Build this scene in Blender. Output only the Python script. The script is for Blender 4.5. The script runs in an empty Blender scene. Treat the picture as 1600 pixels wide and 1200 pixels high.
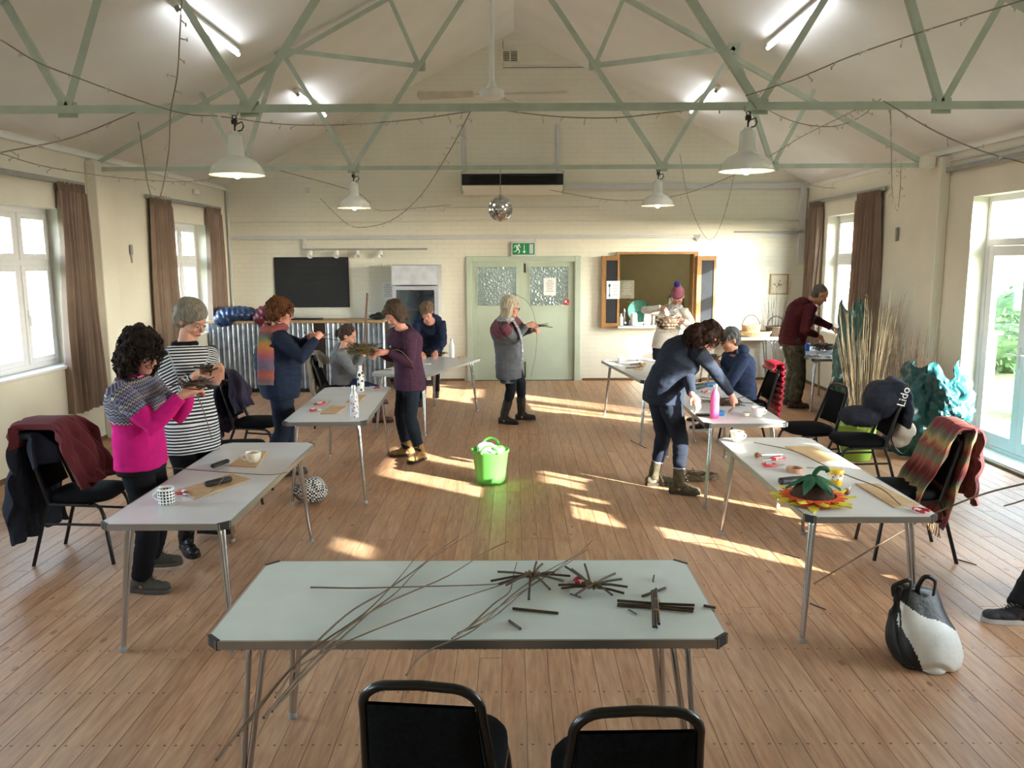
import bpy, bmesh, math, random
import numpy as np
from mathutils import Vector, Matrix, noise
rnd = random.Random(7)
sc = bpy.context.scene
COL = sc.collection
PI = math.pi
V = Vector
# ---------------------------------------------------------------- camera
FPX, TH, HC, CR = 1280.0, math.radians(8.66), 2.0, math.radians(0.25)
cam = bpy.data.cameras.new('camera'); cam.sensor_width = 36.0; cam.lens = FPX / 1600 * 36
cam.clip_start = 0.05; cam.clip_end = 300
camo = bpy.data.objects.new('camera', cam); COL.objects.link(camo)
camo.matrix_world = (Matrix.Translation((0, 0, HC)) @ Matrix.Rotation(math.radians(0.134), 4, 'Z')
                     @ Matrix.Rotation(PI / 2 - TH, 4, 'X') @ Matrix.Rotation(-CR, 4, 'Z'))
sc.camera = camo
# ---------------------------------------------------------------- light
SUN_D = V((-0.780, 0.585, -0.315)).normalized()
world = bpy.data.worlds.new('sky'); sc.world = world; world.use_nodes = True
wn = world.node_tree; wn.nodes.clear()
wo = wn.nodes.new('ShaderNodeOutputWorld'); wb = wn.nodes.new('ShaderNodeBackground')
ws = wn.nodes.new('ShaderNodeTexSky'); ws.sky_type = 'NISHITA'; ws.sun_disc = False
ws.sun_elevation = math.radians(18); ws.sun_rotation = math.radians(127); ws.air_density = 1.0; ws.dust_density = 1.0; ws.ozone_density = 1.0
wh = wn.nodes.new('ShaderNodeHueSaturation'); wh.inputs['Saturation'].default_value = 0.5; wh.inputs['Value'].default_value = 1.0
wn.links.new(ws.outputs[0], wh.inputs['Color']); wn.links.new(wh.outputs[0], wb.inputs['Color']); wn.links.new(wb.outputs[0], wo.inputs['Surface'])
wb.inputs['Strength'].default_value = 4.9
sun = bpy.data.lights.new('sun', 'SUN'); sun.energy = 40.0; sun.angle = math.radians(0.6); sun.color = (1.0, 0.93, 0.83)
suno = bpy.data.objects.new('sun', sun); COL.objects.link(suno)
suno.rotation_mode = 'QUATERNION'; suno.rotation_quaternion = SUN_D.to_track_quat('-Z', 'Y'); suno.location = (12, -3, 8)
def portal(loc, sx, sz, rx):
    l = bpy.data.lights.new('window_portal', 'AREA'); l.shape = 'RECTANGLE'; l.size = sx; l.size_y = sz
    l.cycles.is_portal = True
    o = bpy.data.objects.new('window_portal', l); COL.objects.link(o); o.location = loc
    o.rotation_mode = 'QUATERNION'; o.rotation_quaternion = V(rx).to_track_quat('-Z', 'Y')
sc.view_settings.view_transform = 'Standard'; sc.view_settings.look = 'None'; sc.view_settings.gamma = 1.0
sc.view_settings.use_curve_mapping = False
sc.view_settings.exposure = 0.16
sc.cycles.use_denoising = True
sc.cycles.max_bounces = 8; sc.cycles.diffuse_bounces = 5; sc.cycles.glossy_bounces = 3; sc.cycles.transparent_max_bounces = 16
sc.cycles.sample_clamp_indirect = 6.0; sc.cycles.caustics_reflective = False; sc.cycles.caustics_refractive = False
# ---------------------------------------------------------------- photo measurements -> metres
def ray(px, py):
    dx, dy = px - 800., py - 600.
    X = dx * math.cos(CR) - dy * math.sin(CR); Y = dy * math.cos(CR) + dx * math.sin(CR)
    u = X - 3; v = -Y
    c, s = math.cos(TH), math.sin(TH)
    return V((u / FPX, c + v / FPX * s, -s + v / FPX * c))
O = V((0, 0, HC))
def atz(px, py, z): r = ray(px, py); return O + r * ((z - HC) / r.z)
def aty(px, py, y): r = ray(px, py); return O + r * (y / r.y)
def atx(px, py, x): r = ray(px, py); return O + r * (x / r.x)
# ---------------------------------------------------------------- materials
MATS = {}
def srgb(c):
    if isinstance(c, str): c = [int(c[i:i + 2], 16) / 255 for i in (0, 2, 4)]
    return tuple(x / 12.92 if x <= 0.04045 else ((x + 0.055) / 1.055) ** 2.4 for x in c) + (1,)
class NT:
    def __init__(s, name):
        s.m = bpy.data.materials.new(name); s.m.use_nodes = True; s.t = s.m.node_tree; s.t.nodes.clear()
        s.out = s.n('OutputMaterial')
    def n(s, typ, **kw):
        nd = s.t.nodes.new('ShaderNode' + typ)
        for k, v in kw.items():
            if k in nd.bl_rna.properties: setattr(nd, k, v)
            else: nd.inputs[k.replace('_', ' ')].default_value = v
        return nd
    def l(s, a, b): s.t.links.new(a, b)
    def math(s, op, a, b=0.0, c=None):
        nd = s.t.nodes.new('ShaderNodeMath'); nd.operation = op
        for i, x in enumerate((a, b, c)):
            if x is None: continue
            if isinstance(x, (int, float)): nd.inputs[i].default_value = x
            else: s.l(x, nd.inputs[i])
        return nd.outputs[0]
    def mix(s, f, a, b, blend='MIX'):
        nd = s.t.nodes.new('ShaderNodeMix'); nd.data_type = 'RGBA'; nd.blend_type = blend
        for i, x in ((0, f), (6, a), (7, b)):
            if isinstance(x, (int, float, tuple)): nd.inputs[i].default_value = x
            else: s.l(x, nd.inputs[i])
        return nd.outputs[2]
    def ramp(s, f, stops):
        nd = s.t.nodes.new('ShaderNodeValToRGB'); e = nd.color_ramp.elements
        while len(e) < len(stops): e.new(0.5)
        for el, (p, c) in zip(e, stops): el.position = p; el.color = c
        s.l(f, nd.inputs[0]); return nd.outputs[0]
    def coord(s, kind='Object', scale=(1, 1, 1), loc=(0, 0, 0), rot=(0, 0, 0)):
        tc = s.t.nodes.new('ShaderNodeTexCoord'); mp = s.t.nodes.new('ShaderNodeMapping')
        mp.inputs['Scale'].default_value = scale; mp.inputs['Location'].default_value = loc; mp.inputs['Rotation'].default_value = rot
        s.l(tc.outputs[kind], mp.inputs[0]); return mp.outputs[0]
    def noise(s, vec, scale, detail=4, rough=0.5):
        nd = s.n('TexNoise', Scale=scale, Detail=detail, Roughness=rough); s.l(vec, nd.inputs['Vector']); return nd.outputs[0]
    def bump(s, h, strength, dist=0.01):
        nd = s.n('Bump', Strength=strength, Distance=dist); s.l(h, nd.inputs['Height']); return nd.outputs[0]
    def bsdf(s, color, rough=0.6, metal=0.0, normal=None, spec=0.5, **kw):
        b = s.n('BsdfPrincipled')
        for k, x in (('Base Color', color), ('Roughness', rough), ('Metallic', metal), ('Specular IOR Level', spec)):
            if isinstance(x, (int, float, tuple)): b.inputs[k].default_value = x
            else: s.l(x, b.inputs[k])
        for k, x in kw.items(): b.inputs[k.replace('_', ' ')].default_value = x
        if normal is not None: s.l(normal, b.inputs['Normal'])
        s.l(b.outputs[0], s.out.inputs[0]); return b
def mat(name, col, rough=0.6, metal=0.0, var=0.12, vs=8.0, bump=0.0, bs=60.0, spec=0.5, coord='Object', scale=(1, 1, 1), **kw):
    if name in MATS: return MATS[name]
    t = NT(name); c = srgb(col); v = t.coord(coord, scale)
    f = t.noise(v, vs, 4)
    d = tuple(x * (1 - var) for x in c[:3]) + (1,); e = tuple(min(1, x * (1 + var)) for x in c[:3]) + (1,)
    cc = t.ramp(f, [(0.3, d), (0.7, e)])
    nb = None
    if bump: nb = t.bump(t.noise(v, bs, 3), bump, 0.01)
    t.bsdf(cc, rough, metal, nb, spec, **kw)
    MATS[name] = t.m; return t.m
def glass_mat(name, tint=(0.93, 0.97, 0.97, 1), refl=0.06, bumpy=0.0):
    if name in MATS: return MATS[name]
    t = NT(name)
    tr = t.n('BsdfTransparent', Color=tint); gl = t.n('BsdfGlossy', Roughness=0.03)
    mx = t.n('MixShader', Fac=refl); t.l(tr.outputs[0], mx.inputs[1]); t.l(gl.outputs[0], mx.inputs[2])
    t.l(mx.outputs[0], t.out.inputs[0]); MATS[name] = t.m; return t.m
# ---------------------------------------------------------------- mesh builder
def tag(o, label=None, cat=None, group=None, kind=None):
    for k, v in (('label', label), ('category', cat), ('group', group), ('kind', kind)):
        if v: o[k] = v
    return o
def wloc(o):
    l = V((0, 0, 0))
    while o: l = l + o.location; o = o.parent
    return l
class MB:
    def __init__(s): s.v = []; s.f = []; s.mi = []; s.m = 0
    def add(s, vs, fs):
        b = len(s.v); s.v.extend([tuple(x) for x in vs]); s.f.extend([tuple(i + b for i in f) for f in fs]); s.mi.extend([s.m] * len(fs)); return s
    def box(s, c, d, R=None, bev=0.0):
        c = V(c); x, y, z = d[0] / 2, d[1] / 2, d[2] / 2
        if bev > 0:
            b = min(bev, x * .49, y * .49, z * .49); vs = []; 
            for sz, k in ((-z, b), (-z + b, 0), (z - b, 0), (z, b)):
                X, Y = x - k, y - k
                vs += [(-X + b, -Y, sz), (X - b, -Y, sz), (X, -Y + b, sz), (X, Y - b, sz), (X - b, Y, sz), (-X + b, Y, sz), (-X, Y - b, sz), (-X, -Y + b, sz)]
            fs = [tuple(range(7, -1, -1)), tuple(range(24, 32))]
            for r in range(3):
                for i in range(8): j = (i + 1) % 8; fs.append((r * 8 + i, r * 8 + j, r * 8 + 8 + j, r * 8 + 8 + i))
        else:
            vs = [(-x, -y, -z), (x, -y, -z), (x, y, -z), (-x, y, -z), (-x, -y, z), (x, -y, z), (x, y, z), (-x, y, z)]
            fs = [(0, 3, 2, 1), (4, 5, 6, 7), (0, 1, 5, 4), (1, 2, 6, 5), (2, 3, 7, 6), (3, 0, 4, 7)]
        if R is not None: vs = [R @ V(p) for p in vs]
        return s.add([V(p) + c for p in vs], fs)
    def bb(s, x0, x1, y0, y1, z0, z1, bev=0.0): return s.box(((x0 + x1) / 2, (y0 + y1) / 2, (z0 + z1) / 2), (x1 - x0, y1 - y0, z1 - z0), None, bev)
    def bar(s, p0, p1, w, h, up=(0, 0, 1)):
        p0, p1 = V(p0), V(p1); d = p1 - p0; L = d.length; d = d.normalized(); u = V(up)
        sd = d.cross(u).normalized() if d.cross(u).length > 1e-5 else d.cross(V((1, 0, 0))).normalized()
        uu = sd.cross(d); R = Matrix((d, sd, uu)).transposed()
        return s.box((p0 + p1) / 2, (L, w, h), R)
    def tube(s, pts, r, n=8, cap=True, rs=None, flat=None):
        pts = [V(p) for p in pts]; N = len(pts); vs = []; prev = None
        for i, p in enumerate(pts):
            d = (pts[min(i + 1, N - 1)] - pts[max(i - 1, 0)])
            d = d.normalized() if d.length > 1e-9 else V((0, 0, 1))
            if prev is None:
                a = V((0, 0, 1)) if abs(d.z) < 0.9 else V((1, 0, 0)); u = d.cross(a).normalized()
            else:
                u = (prev - d * prev.dot(d)); u = u.normalized() if u.length > 1e-6 else d.orthogonal().normalized()
            prev = u; w = d.cross(u); rr = rs[i] if rs else r
            for k in range(n):
                a = 2 * PI * k / n; vs.append(p + u * (math.cos(a) * rr) + w * (math.sin(a) * rr * (flat or 1)))
        fs = []
        for i in range(N - 1):
            for k in range(n): j = (k + 1) % n; fs.append((i * n + k, i * n + j, (i + 1) * n + j, (i + 1) * n + k))
        if cap: fs.append(tuple(range(n - 1, -1, -1))); fs.append(tuple(range((N - 1) * n, N * n)))
        return s.add(vs, fs)
    def lathe(s, prof, c=(0, 0, 0), n=24, R=None):
        vs = []; c = V(c)
        for r, z in prof:
            for k in range(n):
                a = 2 * PI * k / n; p = V((r * math.cos(a), r * math.sin(a), z)); vs.append((R @ p if R else p) + c)
        fs = []
        for i in range(len(prof) - 1):
            for k in range(n): j = (k + 1) % n; fs.append((i * n + k, i * n + j, (i + 1) * n + j, (i + 1) * n + k))
        return s.add(vs, fs)
    def ell(s, c, r, R=None, n=14, m=9):
        c = V(c); r = (r, r, r) if isinstance(r, (int, float)) else r; vs = []
        vs.append(V((0, 0, -r[2])))
        for i in range(1, m):
            t = -PI / 2 + PI * i / m
            for k in range(n): a = 2 * PI * k / n; vs.append(V((r[0] * math.cos(t) * math.cos(a), r[1] * math.cos(t) * math.sin(a), r[2] * math.sin(t))))
        vs.append(V((0, 0, r[2])))
        fs = [(0, 1 + (k + 1) % n, 1 + k) for k in range(n)]
        for i in range(m - 2):
            for k in range(n): j = (k + 1) % n; fs.append((1 + i * n + k, 1 + i * n + j, 1 + (i + 1) * n + j, 1 + (i + 1) * n + k))
        T = len(vs) - 1; b = 1 + (m - 2) * n
        fs += [(b + k, b + (k + 1) % n, T) for k in range(n)]
        return s.add([(R @ p if R else p) + c for p in vs], fs)
    def prism(s, poly, h0, h1, fn):
        """poly of (a,b); fn(a,b,h)->point"""
        n = len(poly); vs = [fn(a, b, h0) for a, b in poly] + [fn(a, b, h1) for a, b in poly]
        fs = [tuple(range(n - 1, -1, -1)), tuple(range(n, 2 * n))] + [(i, (i + 1) % n, n + (i + 1) % n, n + i) for i in range(n)]
        return s.add(vs, fs)
    def grid(s, fn, nu, nv, thick=0.0):
        vs = [V(fn(i / nu, j / nv)) for j in range(nv + 1) for i in range(nu + 1)]
        W = nu + 1; fs = [(j * W + i, j * W + i + 1, (j + 1) * W + i + 1, (j + 1) * W + i) for j in range(nv) for i in range(nu)]
        if thick:
            nr = [V((0, 0, 0)) for _ in vs]
            for f in fs:
                nn = (vs[f[1]] - vs[f[0]]).cross(vs[f[2]] - vs[f[1]])
                for i in f: nr[i] += nn
            off = [v - (x.normalized() * thick if x.length > 0 else V((0, 0, thick))) for v, x in zip(vs, nr)]
            b = len(vs); f2 = [tuple(reversed([i + b for i in f])) for f in fs]
            rim = [j * W for j in range(nv + 1)] + [nv * W + i for i in range(1, nu + 1)] + [j * W + nu for j in range(nv - 1, -1, -1)] + [i for i in range(nu - 1, 0, -1)]
            f3 = [(rim[k], rim[(k + 1) % len(rim)], rim[(k + 1) % len(rim)] + b, rim[k] + b) for k in range(len(rim))]
            vs = vs + off; fs = fs + f2 + f3
        return s.add(vs, fs)
    def build(s, name, mats, parent=None, smooth=True, ang=40, local=False):
        me = bpy.data.meshes.new(name)
        off = V((0, 0, 0)) if (parent is None or local) else wloc(parent)
        vs = s.v if off.length == 0 else [(a - off.x, b - off.y, c - off.z) for a, b, c in s.v]
        me.from_pydata(vs, [], s.f)
        for m in (mats if isinstance(mats, (list, tuple)) else [mats]): me.materials.append(m)
        me.polygons.foreach_set('material_index', s.mi)
        bm = bmesh.new(); bm.from_mesh(me); bmesh.ops.recalc_face_normals(bm, faces=bm.faces)
        if smooth:
            ca = math.radians(ang)
            for f in bm.faces: f.smooth = True
            for e in bm.edges:
                if len(e.link_faces) == 2: e.smooth = e.calc_face_angle(0) < ca
        bm.to_mesh(me); bm.free()
        o = bpy.data.objects.new(name, me); COL.objects.link(o)
        if parent: o.parent = parent
        return o
def thing(name, loc, label, cat, group=None, rz=0.0):
    o = bpy.data.objects.new(name, None); COL.objects.link(o); o.empty_display_size = 0.05
    o.location = loc; o.rotation_euler = (0, 0, rz); return tag(o, label, cat, group)
KIDS = {}
def dup(root, loc, rz, label=None, group=None, name=None):
    def rec(o, par):
        c = o.copy(); COL.objects.link(c); c.parent = par
        for ch in [x for x in ALLKIDS(o)]: rec(ch, c)
        return c
    r = rec(root, None); r.location = loc; r.rotation_euler = (0, 0, rz)
    if label: r['label'] = label
    if group: r['group'] = group
    elif 'group' in r and group == '': del r['group']
    return r
def ALLKIDS(o): return list(o.children)
def rotz(a): return Matrix.Rotation(a, 3, 'Z')
def arc(c, r, a0, a1, n, ax=V((1, 0, 0)), ay=V((0, 0, 1))):
    return [V(c) + ax * (r * math.cos(a0 + (a1 - a0) * i / n)) + ay * (r * math.sin(a0 + (a1 - a0) * i / n)) for i in range(n + 1)]
def bez(p0, p1, p2, n=12): p0, p1, p2 = V(p0), V(p1), V(p2); return [p0 * (1 - t) ** 2 + p1 * 2 * t * (1 - t) + p2 * t * t for t in [i / n for i in range(n + 1)]]
def catmull(P, k=6):
    P = [V(p) for p in P]; Q = [P[0] * 2 - P[1]] + P + [P[-1] * 2 - P[-2]]; out = []
    for i in range(1, len(Q) - 2):
        a, b, c, d = Q[i - 1:i + 3]
        for j in range(k):
            t = j / k; out.append(0.5 * ((2 * b) + (c - a) * t + (2 * a - 5 * b + 4 * c - d) * t * t + (3 * b - a - 3 * c + d) * t ** 3))
    out.append(P[-1]); return out
# ================================================================ SETTING
XL, XR, YB, YF, ZE, ZR, XC = -4.65, 4.75, 13.5, -2.6, 3.18, 5.52, 0.02
def roofz(x): return ZE + (ZR - ZE) * (x - XL) / (XC - XL) if x < XC else ZE + (ZR - ZE) * (XR - x) / (XR - XC)
def wallmat():
    t = NT('cream_painted_plaster'); v = t.coord('Object')
    c = t.ramp(t.noise(v, 1.3, 5), [(0.25, srgb('dfdaca')), (0.75, srgb('ece8da'))])
    c = t.mix(t.ramp(t.noise(v, 14, 6, .7), [(0.62, (0, 0, 0, 1)), (0.8, (.35, .35, .35, 1))]), c, srgb('c6bea8'))
    t.bsdf(c, 0.75, normal=t.bump(t.noise(v, 22, 5), .25, .01)); return t.m
def brickmat():
    t = NT('cream_painted_brick'); v = t.coord('Object', rot=(PI / 2, 0, 0))
    b = t.n('TexBrick', Scale=1.0, Mortar_Size=0.006, Mortar_Smooth=0.6, Brick_Width=0.225, Row_Height=0.075, Bias=0.0)
    b.inputs['Color1'].default_value = (1, 1, 1, 1); b.inputs['Color2'].default_value = (.9, .9, .9, 1); b.inputs['Mortar'].default_value = (0, 0, 0, 1)
    t.l(v, b.inputs['Vector']); o = t.coord('Object')
    c = t.ramp(t.noise(o, 1.1, 5), [(0.25, srgb('dfdbcc')), (0.75, srgb('ebe8da'))])
    c = t.mix(0.06, c, b.outputs[0], 'MULTIPLY')
    h = t.math('ADD', b.outputs[0], t.math('MULTIPLY', t.noise(o, 40, 4), .5))
    t.bsdf(c, 0.7, normal=t.bump(h, .35, .008)); return t.m
M_wall = wallmat(); M_brick = brickmat()
M_ceil = mat('white_ceiling_board', 'ecebe9', .85, var=.04, vs=1.5)
M_green = mat('pale_green_paint', 'b6c2b0', .45, var=.06, vs=3)
M_truss = mat('sage_green_steel', 'b4bfb0', .5, var=.10, vs=6)
M_white = mat('white_gloss', 'f2f2f0', .35, var=.02)
M_upvc = mat('white_upvc', 'f4f5f8', .3, var=.01)
M_grey = mat('grey_plastic', '9a9a96', .5)
M_black = mat('black_plastic', '151516', .4)
M_trunk = mat('pale_grey_trunking', 'cdcfd1', .5, var=.03)
M_glass = glass_mat('clear_glass')
M_dark = mat('dark_gap', '2a211a', .9)
def struct(o): o['kind'] = 'structure'; return o
def wall_yz(name, x0, x1, ya, yb, z0, z1, openings, m):
    mb = MB(); ys = sorted({ya, yb} | {o[0] for o in openings} | {o[1] for o in openings})
    for a, b in zip(ys, ys[1:]):
        zz = [(o[2], o[3]) for o in openings if o[0] <= a and o[1] >= b]; z = z0
        for p, q in sorted(zz):
            if p > z: mb.bb(x0, x1, a, b, z, p)
            z = q
        if z < z1: mb.bb(x0, x1, a, b, z, z1)
    return struct(mb.build(name, m, smooth=False))
OL = [(11.3, 12.6, .93, 2.53), (6.9, 8.62, .93, 2.53), (3.2, 4.9, .93, 2.53), (-.4, 1.3, .93, 2.53)]
ORR = [(11.05, 12.6, .9, 2.62), (7.1, 8.65, 0.04, 2.62), (2.7, 4.5, .9, 2.62), (.72, 1.22, 2.1, 2.62)]
wall_yz('wall_left', XL - .3, XL, YF, YB, -.1, ZE, OL, M_wall)
wall_yz('wall_right', XR, XR + .3, YF, YB, -.1, ZE, ORR, M_wall)
# back wall with door and hatch openings; gable above
DX0, DX1, DZ = -.72, 1.04, 2.0
HX0, HX1, HZ0, HZ1 = 1.72, 2.93, .92, 2.07
mb = MB()
for a, b, z0, z1 in [(XL - .3, DX0, -.1, ZE), (DX0, DX1, DZ, ZE), (DX1, HX0, -.1, ZE), (HX0, HX1, -.1, HZ0), (HX0, HX1, HZ1, ZE), (HX1, XR + .3, -.1, ZE)]:
    mb.bb(a, b, YB, YB + .25, z0, z1)
mb.prism([(XL - .3, ZE), (XR + .3, ZE), (XR + .3, ZE + .02), (XC, ZR + .1), (XL - .3, ZE + .02)], YB, YB + .25, lambda a, b, h: (a, h, b))
struct(mb.build('wall_back', M_brick, smooth=False))
mb = MB(); mb.prism([(XL - .3, -.1), (XR + .3, -.1), (XR + .3, ZE), (XC, ZR + .1), (XL - .3, ZE)], YF - .2, YF, lambda a, b, h: (a, h, b))
struct(mb.build('wall_front', M_wall, smooth=False))
for nm, xa, xb in (('ceiling', XL, XC), ('ceiling.001', XR, XC)):
    mb = MB(); e = -.5 if xa < 0 else .5; ex = xa + e; ez = ZE - (ZR - ZE) / abs(xa - XC) * .5
    mb.prism([(ex, ez), (xb, ZR), (xb, ZR + .12), (ex, ez + .12)], YF, YB + .2, lambda a, b, h: (a, h, b))
    struct(mb.build(nm, M_ceil, smooth=False))
# floor boards -----------------------------------------------------------
def floormat():
    t = NT('worn_pine_boards'); oi = t.n('ObjectInfo'); rn = oi.outputs['Random']
    tc = t.n('TexCoord'); sx = t.n('SeparateXYZ'); t.l(tc.outputs['Object'], sx.inputs[0])
    geo = t.n('NewGeometry'); sp = t.n('SeparateXYZ'); t.l(geo.outputs['Position'], sp.inputs[0])
    cb = t.n('CombineXYZ'); t.l(sp.outputs[0], cb.inputs[0]); t.l(t.math('MULTIPLY', sp.outputs[1], .10), cb.inputs[1]); t.l(t.math('MULTIPLY', rn, 37.), cb.inputs[2])
    g = t.noise(cb.outputs[0], 42, 5, .6); g2 = t.noise(cb.outputs[0], 9, 3)
    cw = t.n('CombineXYZ'); t.l(sp.outputs[0], cw.inputs[0]); t.l(t.math('MULTIPLY', sp.outputs[1], .5), cw.inputs[1])
    big = t.noise(cw.outputs[0], 1.2, 4)
    base = t.ramp(rn, [(0, srgb('9a6e50')), (.35, srgb('b88a68')), (.7, srgb('caa280')), (1, srgb('a87a5c'))])
    base = t.mix(.6, base, t.ramp(g, [(.3, srgb('8a6042')), (.5, srgb('bd906c')), (.75, srgb('dcb892'))]))
    base = t.mix(t.math('MULTIPLY', t.ramp(g2, [(.45, (0, 0, 0, 1)), (.7, (1, 1, 1, 1))]), .35), base, srgb('8d6f55'))
    base = t.mix(t.math('MULTIPLY', t.ramp(big, [(.4, (0, 0, 0, 1)), (.7, (1, 1, 1, 1))]), .22), base, srgb('d0c2ae'))
    # knots
    kv = t.n('CombineXYZ'); t.l(t.math('MULTIPLY', sp.outputs[0], 6.5), kv.inputs[0]); t.l(t.math('MULTIPLY', sp.outputs[1], 3.2), kv.inputs[1]); t.l(t.math('MULTIPLY', rn, 91.), kv.inputs[2])
    vo = t.n('TexVoronoi', Scale=1.0, Randomness=1.0); t.l(kv.outputs[0], vo.inputs['Vector'])
    kn = t.ramp(vo.outputs['Distance'], [(.02, (.8, .8, .8, 1)), (.045, (.3, .3, .3, 1)), (.065, (1, 1, 1, 1)), (.10, (0, 0, 0, 1))])
    sk_ = t.n('SeparateColor'); t.l(vo.outputs['Color'], sk_.inputs[0]); kn = t.math('MULTIPLY', kn, t.math('GREATER_THAN', sk_.outputs[0], .5))
    base = t.mix(t.math('MULTIPLY', kn, .75), base, srgb('4a2c1a'))
    # nail heads: pairs every 0.42 m
    fy = t.math('SUBTRACT', t.math('FRACT', t.math('MULTIPLY', sp.outputs[1], 1 / .42)), .5)
    fy = t.math('MULTIPLY', fy, .42); ax = t.math('SUBTRACT', t.math('ABSOLUTE', sx.outputs[0]), .034)
    dd = t.math('ADD', t.math('MULTIPLY', fy, fy), t.math('MULTIPLY', ax, ax))
    nl = t.math('MULTIPLY', t.math('LESS_THAN', dd, .0058 ** 2), t.math('GREATER_THAN', big, .40))
    base = t.mix(t.math('MULTIPLY', nl, .8), base, srgb('2a1a10'))
    # dark scuffs
    sv = t.n('CombineXYZ'); t.l(t.math('MULTIPLY', sp.outputs[0], 6.), sv.inputs[0]); t.l(t.math('MULTIPLY', sp.outputs[1], 9.), sv.inputs[1])
    sc_ = t.ramp(t.noise(sv.outputs[0], 1.6, 6, .75), [(.63, (0, 0, 0, 1)), (.72, (1, 1, 1, 1))])
    base = t.mix(t.math('MULTIPLY', sc_, .35), base, srgb('553a26'))
    rg = t.math('ADD', .34, t.math('MULTIPLY', g, .28))
    t.bsdf(base, rg, normal=t.bump(g, .12, .004), spec=.5); return t.m
M_floor = floormat()
mb = MB(); mb.bb(XL - .3, XR + .3, YF, YB + .25, -.12, -.022); floor = struct(mb.build('floor', M_dark, smooth=False))
BW = (XR - XL) / 82
plank = {}
def plank_mesh(L):
    k = round(L / .3)
    if k not in plank:
        mb = MB(); h = k * .3 / 2 - .0015; w = BW / 2 - .0009; b = .0014
        vs = [(-w, -h, -.018), (w, -h, -.018), (w, h, -.018), (-w, h, -.018), (-w, -h, -b), (w, -h, -b), (w, h, -b), (-w, h, -b), (-w + b, -h + b, 0), (w - b, -h + b, 0), (w - b, h - b, 0), (-w + b, h - b, 0)]
        fs = [(0, 1, 5, 4), (1, 2, 6, 5), (2, 3, 7, 6), (3, 0, 4, 7), (4, 5, 9, 8), (5, 6, 10, 9), (6, 7, 11, 10), (7, 4, 8, 11), (8, 9, 10, 11)]
        mb.add(vs, fs); o = mb.build('floorboard', M_floor, floor, smooth=False); me = o.data; bpy.data.objects.remove(o); plank[k] = me
    return plank[k], k * .3
Y0 = 2.7; nb = 0; far = MB()
for i in range(82):
    x = XL + BW * (i + .5); y = Y0
    while y < YB - .01:
        L = min(rnd.choice([2.7, 3.0, 3.3, 3.6, 3.9, 4.2]) if y > Y0 else rnd.choice([1.2, 1.8, 2.4, 3.0, 3.6, 4.2]), YB - y)
        if YB - y - L < 1.3: L = YB - y
        me, LL = plank_mesh(L); o = bpy.data.objects.new('floorboard', me); COL.objects.link(o); o.parent = floor
        o.location = (x, y + LL / 2, 0); nb += 1; y += LL
    far.box((x, (YF + Y0) / 2, -.009), (BW - .003, Y0 - YF - .003, .018))
fo = far.build('floorboard_field', M_floor, floor, smooth=False); fo['kind'] = 'stuff'
print('boards', nb)
# baseboards, trims, pilasters ------------------------------------------
M_base = mat('dark_skirting', '6a5138', .6)
mb = MB(); mb.bb(XL, XL + .02, YF, YB, 0, .045); struct(mb.build('baseboard_left', M_base))
mb = MB(); mb.bb(XR - .02, XR, YF, 7.1, 0, .045); mb.bb(XR - .02, XR, 8.65, YB, 0, .045); struct(mb.build('baseboard_right', M_base))
mb = MB(); mb.bb(XL, DX0 - .1, YB - .02, YB, 0, .04); mb.bb(DX1 + .1, XR, YB - .02, YB, 0, .04); struct(mb.build('baseboard_back', M_base))
k = 0
for Y in (9.3, 5.68, 2.05):
    for X0, X1 in ((XL, XL + .12), (XR - .12, XR)):
        k += 1; mb = MB(); mb.bb(X0, X1, Y - .17, Y + .17, 0, ZE - .1, .01); struct(mb.build('wall_pilaster', M_wall))
mb = MB(); mb.bb(XL, XR, YB - .03, YB, 2.60, 2.63, .006); struct(mb.build('trim_1', M_brick))
mb = MB(); mb.bb(XL, XL + .03, YF, YB, ZE - .07, ZE - .03); mb.bb(XR - .03, XR, YF, YB, ZE - .07, ZE - .03); struct(mb.build('trim_2', M_ceil))
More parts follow.
